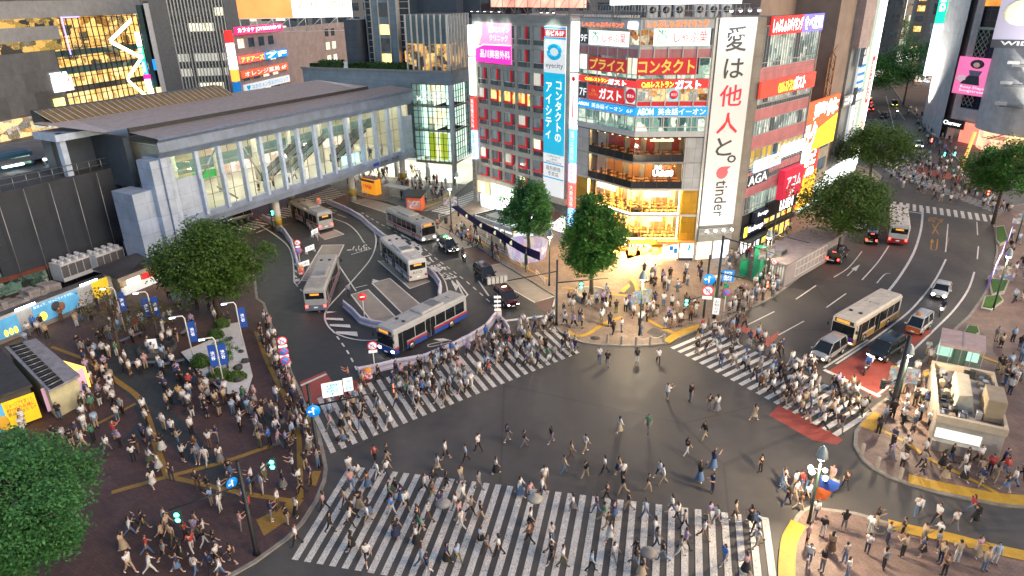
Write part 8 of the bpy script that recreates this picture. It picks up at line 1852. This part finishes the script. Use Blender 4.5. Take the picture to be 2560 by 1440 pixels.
def top_mesh(p,long,sub=1):
 J,_=joints(p);V=[J['pel']-Vector((0,0,.03)),J['che'],J['nec']-Vector((0,0,.04))];E=[(0,1),(1,2)];Rd=[(.165,.135),(.172,.132),.085]
 for s in 'LR':
  n=len(V);V+=[J['sho'+s],J['sho'+s].lerp(J['elb'+s],.72)];E+=[(1,n),(n,n+1)];Rd+=[.085,.068]
  if long:V+=[J['elb'+s],J['wri'+s]];E+=[(n+1,n+2),(n+2,n+3)];Rd+=[.06,.045]
 me=skin_mesh('top',V,E,Rd,0,sub);me.materials.clear();me.materials.append(SHIRT);return me
def hair_mesh(p,long,m):
 J,_=joints(p);c=J['hea']+Vector((-.012,0,.03));mb=MB();mb.ball(c,(.108,.098,.112),m,10,7)
 mb.v=[Vector((v.x-(.07 if v.x>c.x+.035 and v.z<c.z+.05 else 0),v.y,max(v.z,c.z-.09))) for v in mb.v]
 if long:mb.ball(c+Vector((-.06,0,-.14)),(.07,.10,.19),m,8,6)
 return mb.mesh('hair')
def skirt_mesh(p,L):
 J,_=joints(p);z=J['pel'].z;mb=MB();mb.lathe([(.15,z+.08),(.19,z-.1),(.20+L*.2,z-L)],SHIRT,12);return mb.mesh('skirt')
CACHE={}
def cm(fn,*a):
 k=(fn.__name__,)+tuple(str(x) for x in a)
 if k not in CACHE:CACHE[k]=fn(*a)
 return CACHE[k]
TOPS=[('white',(.70,.70,.69),42),('black',(.02,.02,.022),26),('grey',(.25,.25,.26),8),('pale blue',(.32,.45,.62),7),('navy',(.03,.045,.12),6),('beige',(.48,.37,.25),7),('red',(.42,.05,.05),2),('green',(.06,.22,.13),1.5),('pink',(.55,.33,.35),3),('yellow',(.55,.40,.12),1),('brown',(.18,.09,.05),3),('lilac',(.38,.31,.52),3),('bright blue',(.04,.18,.55),2)]
BOTS=[('black',(.02,.02,.022),34),('blue denim',(.10,.17,.30),20),('beige',(.42,.33,.23),14),('grey',(.18,.18,.19),10),('white',(.6,.6,.58),8),('navy',(.03,.04,.09),8),('brown',(.14,.08,.05),5),('olive',(.11,.12,.06),4)]
def pick(L,rr):
 x=rr.uniform(0,sum(l[2] for l in L))
 for l in L:
  x-=l[2]
  if x<=0:return l
 return L[0]
rr=random.Random(2024);people=[]
def inpoly(p,P):
 c=False
 for i in range(len(P)):
  a,b=P[i],P[i-1]
  if (a[1]>p[1]) != (b[1]>p[1]) and p[0]<(b[0]-a[0])*(p[1]-a[1])/(b[1]-a[1])+a[0]:c=not c
 return c
def fill(n,P,where,z,poses,dirs,mind=.62,jit=25):
 W=[G(x,y,z) for x,y in P];k=0;x0,x1=min(w.x for w in W),max(w.x for w in W);y0,y1=min(w.y for w in W),max(w.y for w in W)
 for _ in range(n*60):
  if k>=n:break
  p=Vector((rr.uniform(x0,x1),rr.uniform(y0,y1)))
  if not inpoly(p,W) or any((p-q[0]).length<mind for q in people[-220:]):continue
  people.append((p,z,where,rr.choice(poses),R(rr.choice(dirs)+rr.gauss(0,jit))));k+=1
WK=['walking','striding'];ST=['standing','looking at a phone','waiting with folded arms','standing']*3+['taking a picture'];ANY=list(range(0,360,30))
for x,y,pose,a in ((1668,1001,'taking a picture',10),(1726,1003,'standing',200),(1772,1028,'standing',80),(1791,1030,'standing',100),(1884,1052,'striding',30),(1498,905,'walking',260),(1518,915,'walking',260),(1592,908,'standing',90),(1645,908,'walking',270),(1378,1108,'walking',200),(1310,1120,'walking',10),(1620,1080,'walking',240),(1548,1082,'walking',20),(1900,1182,'standing',120),(1782,1175,'taking a picture',40),(1748,1208,'taking a picture',50),(1780,1232,'looking at a phone',200),(1656,1212,'walking',180),(1115,1150,'walking',170),(1165,1155,'walking',190),(1268,1105,'walking',30),(1760,1100,'walking',200),(1716,1140,'walking',20),(1240,1185,'walking',10),(1545,1185,'walking',20),(2000,1225,'standing',10)):people.append((G(x,y),0,'in the middle of the junction',pose,R(a)))
q=lambda a,b,d:[G(*a),G(*b)]
near=[(868,1170),(1900,1300),(1925,1450),(1500,1460),(1000,1450),(715,1405)]
fill(52,[(868,1170),(1380,1235),(1300,1450),(1000,1450),(715,1405)],'on the left half of the near crossing',0,WK,[-12,168],.55)
fill(36,[(1380,1235),(1900,1300),(1925,1450),(1300,1450)],'on the right half of the near crossing',0,WK,[-12,168],.6)
fill(14,[(1000,1120),(1500,1130),(1800,1260),(1400,1225),(900,1160)],'just beyond the near crossing',0,WK,[-12,168,60])
fill(80,[(805,1010),(960,940),(1180,870),(1290,900),(1130,1010),(835,1120)],'on the left part of the terminal crossing',0,WK,[37,217],.45)
fill(48,[(1180,870),(1270,815),(1380,800),(1450,880),(1290,945)],'on the right part of the terminal crossing',0,WK,[37,217],.5)
fill(40,[(1690,860),(1830,800),(1960,880),(1900,985)],'on the upper part of the right crossing',0,WK,[-57,123],.5)
fill(58,[(1900,985),(1960,880),(2190,1010),(2080,1095)],'on the lower part of the right crossing',0,WK,[-57,123],.5)
fill(26,[(662,800),(690,830),(735,940),(760,1010),(720,1010),(650,850)],'along the station kerb above the red patch',ZP,ST+WK,[60,90,0])
fill(40,[(600,1000),(760,1010),(800,1090),(800,1200),(700,1180),(600,1090)],'at the station corner before the terminal crossing',ZP,ST+WK,[30,60,-20,210],.5)
fill(34,[(430,900),(500,940),(640,1000),(640,1060),(420,1040),(380,960)],'in the square below the gravel garden',ZP,ST,ANY)
fill(34,[(250,800),(440,790),(470,900),(350,960),(240,900)],'round the dark planter in the square',ZP,ST+['sitting']*0,ANY,.6)
fill(16,[(20,845),(170,790),(290,750),(300,775),(60,870)],'along the white hoarding',ZP,ST,[-60,-40])
fill(26,[(190,860),(260,900),(300,1000),(200,1060),(230,960)],'beside the louvred kiosk',ZP,ST+WK,ANY)
fill(42,[(60,1060),(300,1010),(560,1110),(600,1250),(330,1230),(300,1140),(60,1120)],'in the brown paved square',ZP,ST+WK,ANY,.8)
fill(26,[(330,1300),(520,1330),(620,1400),(560,1445),(300,1445),(300,1380)],'at the bottom edge of the square',ZP,WK,[20,40,200],.6)
fill(20,[(480,1220),(770,1180),(790,1240),(720,1330),(560,1330)],'by the dark signal pole in the square',ZP,WK+ST,[30,200],.8)
fill(14,[(420,745),(540,760),(590,830),(500,840),(440,800)],'under the broad square tree',ZP,ST,ANY)
fill(52,[(1400,760),(1500,760),(1740,760),(1740,800),(1640,840),(1500,845),(1410,815)],'on the corner by the two picture banners',ZP,ST+WK,ANY,.55)
fill(22,[(1600,680),(1780,670),(1850,650),(1800,720),(1620,740)],'before the yellow cafe building',ZP,WK+ST,ANY)
fill(24,[(1780,690),(1870,600),(1990,560),(1960,640),(1880,690)],'on the pavement below the avenue shops',ZP,WK,[45,225])
fill(40,[(1815,785),(1830,760),(1900,700),(1965,690),(1955,735),(1840,808)],'in the crowd waiting behind the steel fence',ZP,ST,[-50,-80],.42)
fill(26,[(2240,930),(2330,880),(2340,1080),(2280,1150),(2170,1110),(2210,1040)],'near the thick black pole on the right',ZP,WK+ST,ANY,.8)
fill(22,[(2200,1130),(2420,1150),(2560,1180),(2560,1240),(2420,1230),(2260,1190)],'along the yellow strip on the right',ZP,WK,ANY,.9)
fill(14,[(2460,860),(2560,820),(2560,960),(2520,1000)],'behind the machinery roof on the right',ZP,ST,ANY)
fill(26,[(2000,1300),(2130,1295),(2480,1390),(2560,1420),(2560,1450),(1990,1450)],'on the near right pavement',ZP,WK+ST,ANY,.8)
fill(12,[(1930,1200),(2010,1180),(2150,1230),(2080,1270),(1960,1300)],'on the road beside the near lamp',0,WK,ANY,.7)
fill(5,[(2280,1290),(2420,1280),(2480,1340),(2380,1330)],'on the side road at the lower right',0,WK,ANY)
fill(46,[(1000,460),(1120,455),(1110,495),(1060,520),(1000,500)],'before the glass station hall',ZP,ST+WK,ANY,.5)
fill(40,[(860,470),(880,440),(1000,420),(1090,430),(1000,470)],'in the bright hall under the bridge',ZP,WK,ANY)
fill(18,[(1120,590),(1160,560),(1250,620),(1340,680),(1320,690)],'under the navy banner',ZP,WK,[-40,140])
fill(130,[(2170,400),(2380,390),(2470,500),(2540,540),(2420,530),(2260,480)],'on the far crossing',0,WK,ANY,.5)
fill(50,[(2260,270),(2330,300),(2400,390),(2330,380),(2290,320)],'on the pavement by the silver tower',ZP,WK,ANY)
fill(30,[(2060,500),(2150,460),(2190,440),(2150,520),(2080,600)],'under the avenue tree',ZP,WK,ANY)
fill(12,[(2500,600),(2560,580),(2560,800),(2520,760)],'beside the grass islands',ZP,WK,ANY)
for i in range(14):s=rr.uniform(14,48);d=rr.uniform(.9,3);people.append((BR.pt(s,d),6.8,'inside the bridge hall',rr.choice(WK+ST),R(rr.choice([60,240]))))
for i,a in enumerate((200,240,280,310,340,20)):g=G(1478,742,ZP);people.append((g+Vector((math.cos(R(a)),math.sin(R(a))))*1.95,ZP+.12,'on the stone ring round the corner tree','sitting',R(a)))
cpos=Vector((0,0,CAM_H));people.sort(key=lambda p:(Vector((p[0].x,p[0].y,p[1]))-cpos).length)
used=set()
for i,(p,z,where,pose,a) in enumerate(people[:300]):
 for _ in range(400):
  tp,bt=pick(TOPS,rr),pick(BOTS,rr);kind=rr.choices(['trousers','shorts','skirt'],[60,22,18])[0];lh=rr.random()<(.9 if kind=='skirt' else .3);hc=rr.random()<.25;ls=rr.random()<.25
  lab='person %s %s, %s%s %s, %s %s hair' % (pose,where,tp[0],' long sleeved top' if ls else ' short sleeved top',bt[0]+' '+kind,'long' if lh else 'short','brown' if hc else 'black')
  w=lab.split()
  if len(w)>16:lab='%s %s, %s top, %s %s%s' % (pose,where,tp[0],bt[0],kind,', long hair' if lh else '')
  if len(lab.split())>16:lab='%s, %s top, %s %s%s' % (where,tp[0],bt[0],kind,', long hair' if lh else '')
  lab=lab if lab.startswith('person') or len(lab.split())>15 else 'person '+lab
  if lab not in used:break
 used.add(lab)
 s=rr.uniform(.95,1.08)*(1.0 if kind=='skirt' else 1.03);t=thing('person',lab,'person',M=place(p.x,p.y,z+.01,a,s),group='people '+where)
 def child(name,me,col):
  o=bpy.data.objects.new(name,me);COL.objects.link(o);o.parent=t;o.color=rgb(col);return o
 child('body',cm(person_meshes,pose,kind != 'trousers'),bt[1]);child('top',cm(top_mesh,pose,ls),tp[1]);child('hair',cm(hair_mesh,pose,lh,HAIRN if hc else HAIRB),(0,0,0))
 if kind=='skirt':child('skirt',cm(skirt_mesh,pose,rr.choice([.35,.6])),bt[1])
# the rest reads as one crowd
CL=[plain('crowd cloth %s' % n,c,.75) for n,c,_ in TOPS];CB=[plain('crowd trousers %s' % n,c,.75) for n,c,_ in BOTS]
cv=[];cf=[];ci=[];mats=CL+CB+[SKIN,HAIRB,SHOEB]
for p,z,where,pose,a in people[300:]:
 M=place(p.x,p.y,z+.01,a,rr.uniform(.95,1.07));ti,bi=TOPS.index(pick(TOPS,rr)),len(TOPS)+BOTS.index(pick(BOTS,rr));k=len(CL)+len(CB);sh=rr.random()<.35
 for me,mp in ((cm(person_meshes,pose,sh,0),{0:k,1:bi,2:k+2}),(cm(top_mesh,pose,False,0),{0:ti}),(cm(hair_mesh,pose,rr.random()<.4,HAIRB),{0:k+1})):
  n=len(cv);cv+=[tuple(M@v.co) for v in me.vertices]
  for f in me.polygons:cf.append([n+v for v in f.vertices]);ci.append(mp[f.material_index])
me=bpy.data.meshes.new('crowd');me.from_pydata(cv,[],cf)
for m in mats:me.materials.append(m)
me.polygons.foreach_set('material_index',ci);me.polygons.foreach_set('use_smooth',[True]*len(cf));me.update()
o=bpy.data.objects.new('crowd',me);COL.objects.link(o);o['kind']='stuff'
# umbrellas, riders, traffic guards
for x,y,z,c,lab in ((1108,1262,0,(.25,.24,.23),'clear grey umbrella over the left half of the near crossing'),(1338,1250,0,(.38,.35,.30),'beige see through umbrella near the middle of the near crossing'),(1622,1385,0,(.22,.20,.18),'dark rimmed umbrella held over the right half of the near crossing')):
 g=G(x,y,1.9);mb=MB();mb.lathe([(.02,.32),(.22,.27),(.42,.15),(.55,0),(.53,0),(.4,.13),(.02,.29)],plain('umbrella cloth %.2f' % c[0],c,.5),12);mb.tube([(0,0,-.75),(0,0,.34)],.012,STEEL,5);o=mb.build('umbrella');o.location=(g.x,g.y,2.0);tag(o,lab,'umbrella')
for b,col in ((BIKES[0],(.03,.03,.04)),(BIKES[1],(.03,.09,.35)),(BIKES[2],(.03,.035,.08))):
 t=thing('rider','helmeted rider on the '+b['label'].split(' with')[0],'person',M=b.matrix_basis@Matrix.Translation((-.3,0,.36)));
 for nm,me,c in (('body',cm(person_meshes,'sitting',False),(.03,.03,.04)),('top',cm(top_mesh,'sitting',True),col)):o=bpy.data.objects.new(nm,me);COL.objects.link(o);o.parent=t;o.color=rgb(c)
 J,_=joints('sitting');mb=MB();mb.ball(J['hea']+Vector((0,0,.03)),.135,WHITEP if b is BIKES[1] else BLACKM,10,7);mb.build('helmet',t)
for x,y,a,lab in ((872,742,-70,'traffic guard in blue standing between the bus bays'),(872,955,200,'traffic guard in a white and red vest waving a red lamp on the red patch'),(1094,572,-60,'guard in an orange red vest standing by the moving bus')):
 g=G(x,y);t=thing('traffic_guard',lab,'person',M=place(g.x,g.y,.02,R(a)))
 for nm,me,c in (('body',cm(person_meshes,'taking a picture' if 'waving' in lab else 'standing',False),(.02,.03,.10)),('top',cm(top_mesh,'taking a picture' if 'waving' in lab else 'standing',True),(.25,.32,.45) if 'blue' in lab else (.62,.25,.16))):o=bpy.data.objects.new(nm,me);COL.objects.link(o);o.parent=t;o.color=rgb(c)
 mb=MB();J,_=joints('standing');mb.ball(J['hea']+Vector((0,0,.05)),(.11,.105,.10),NAV,8,6);mb.build('helmet',t)
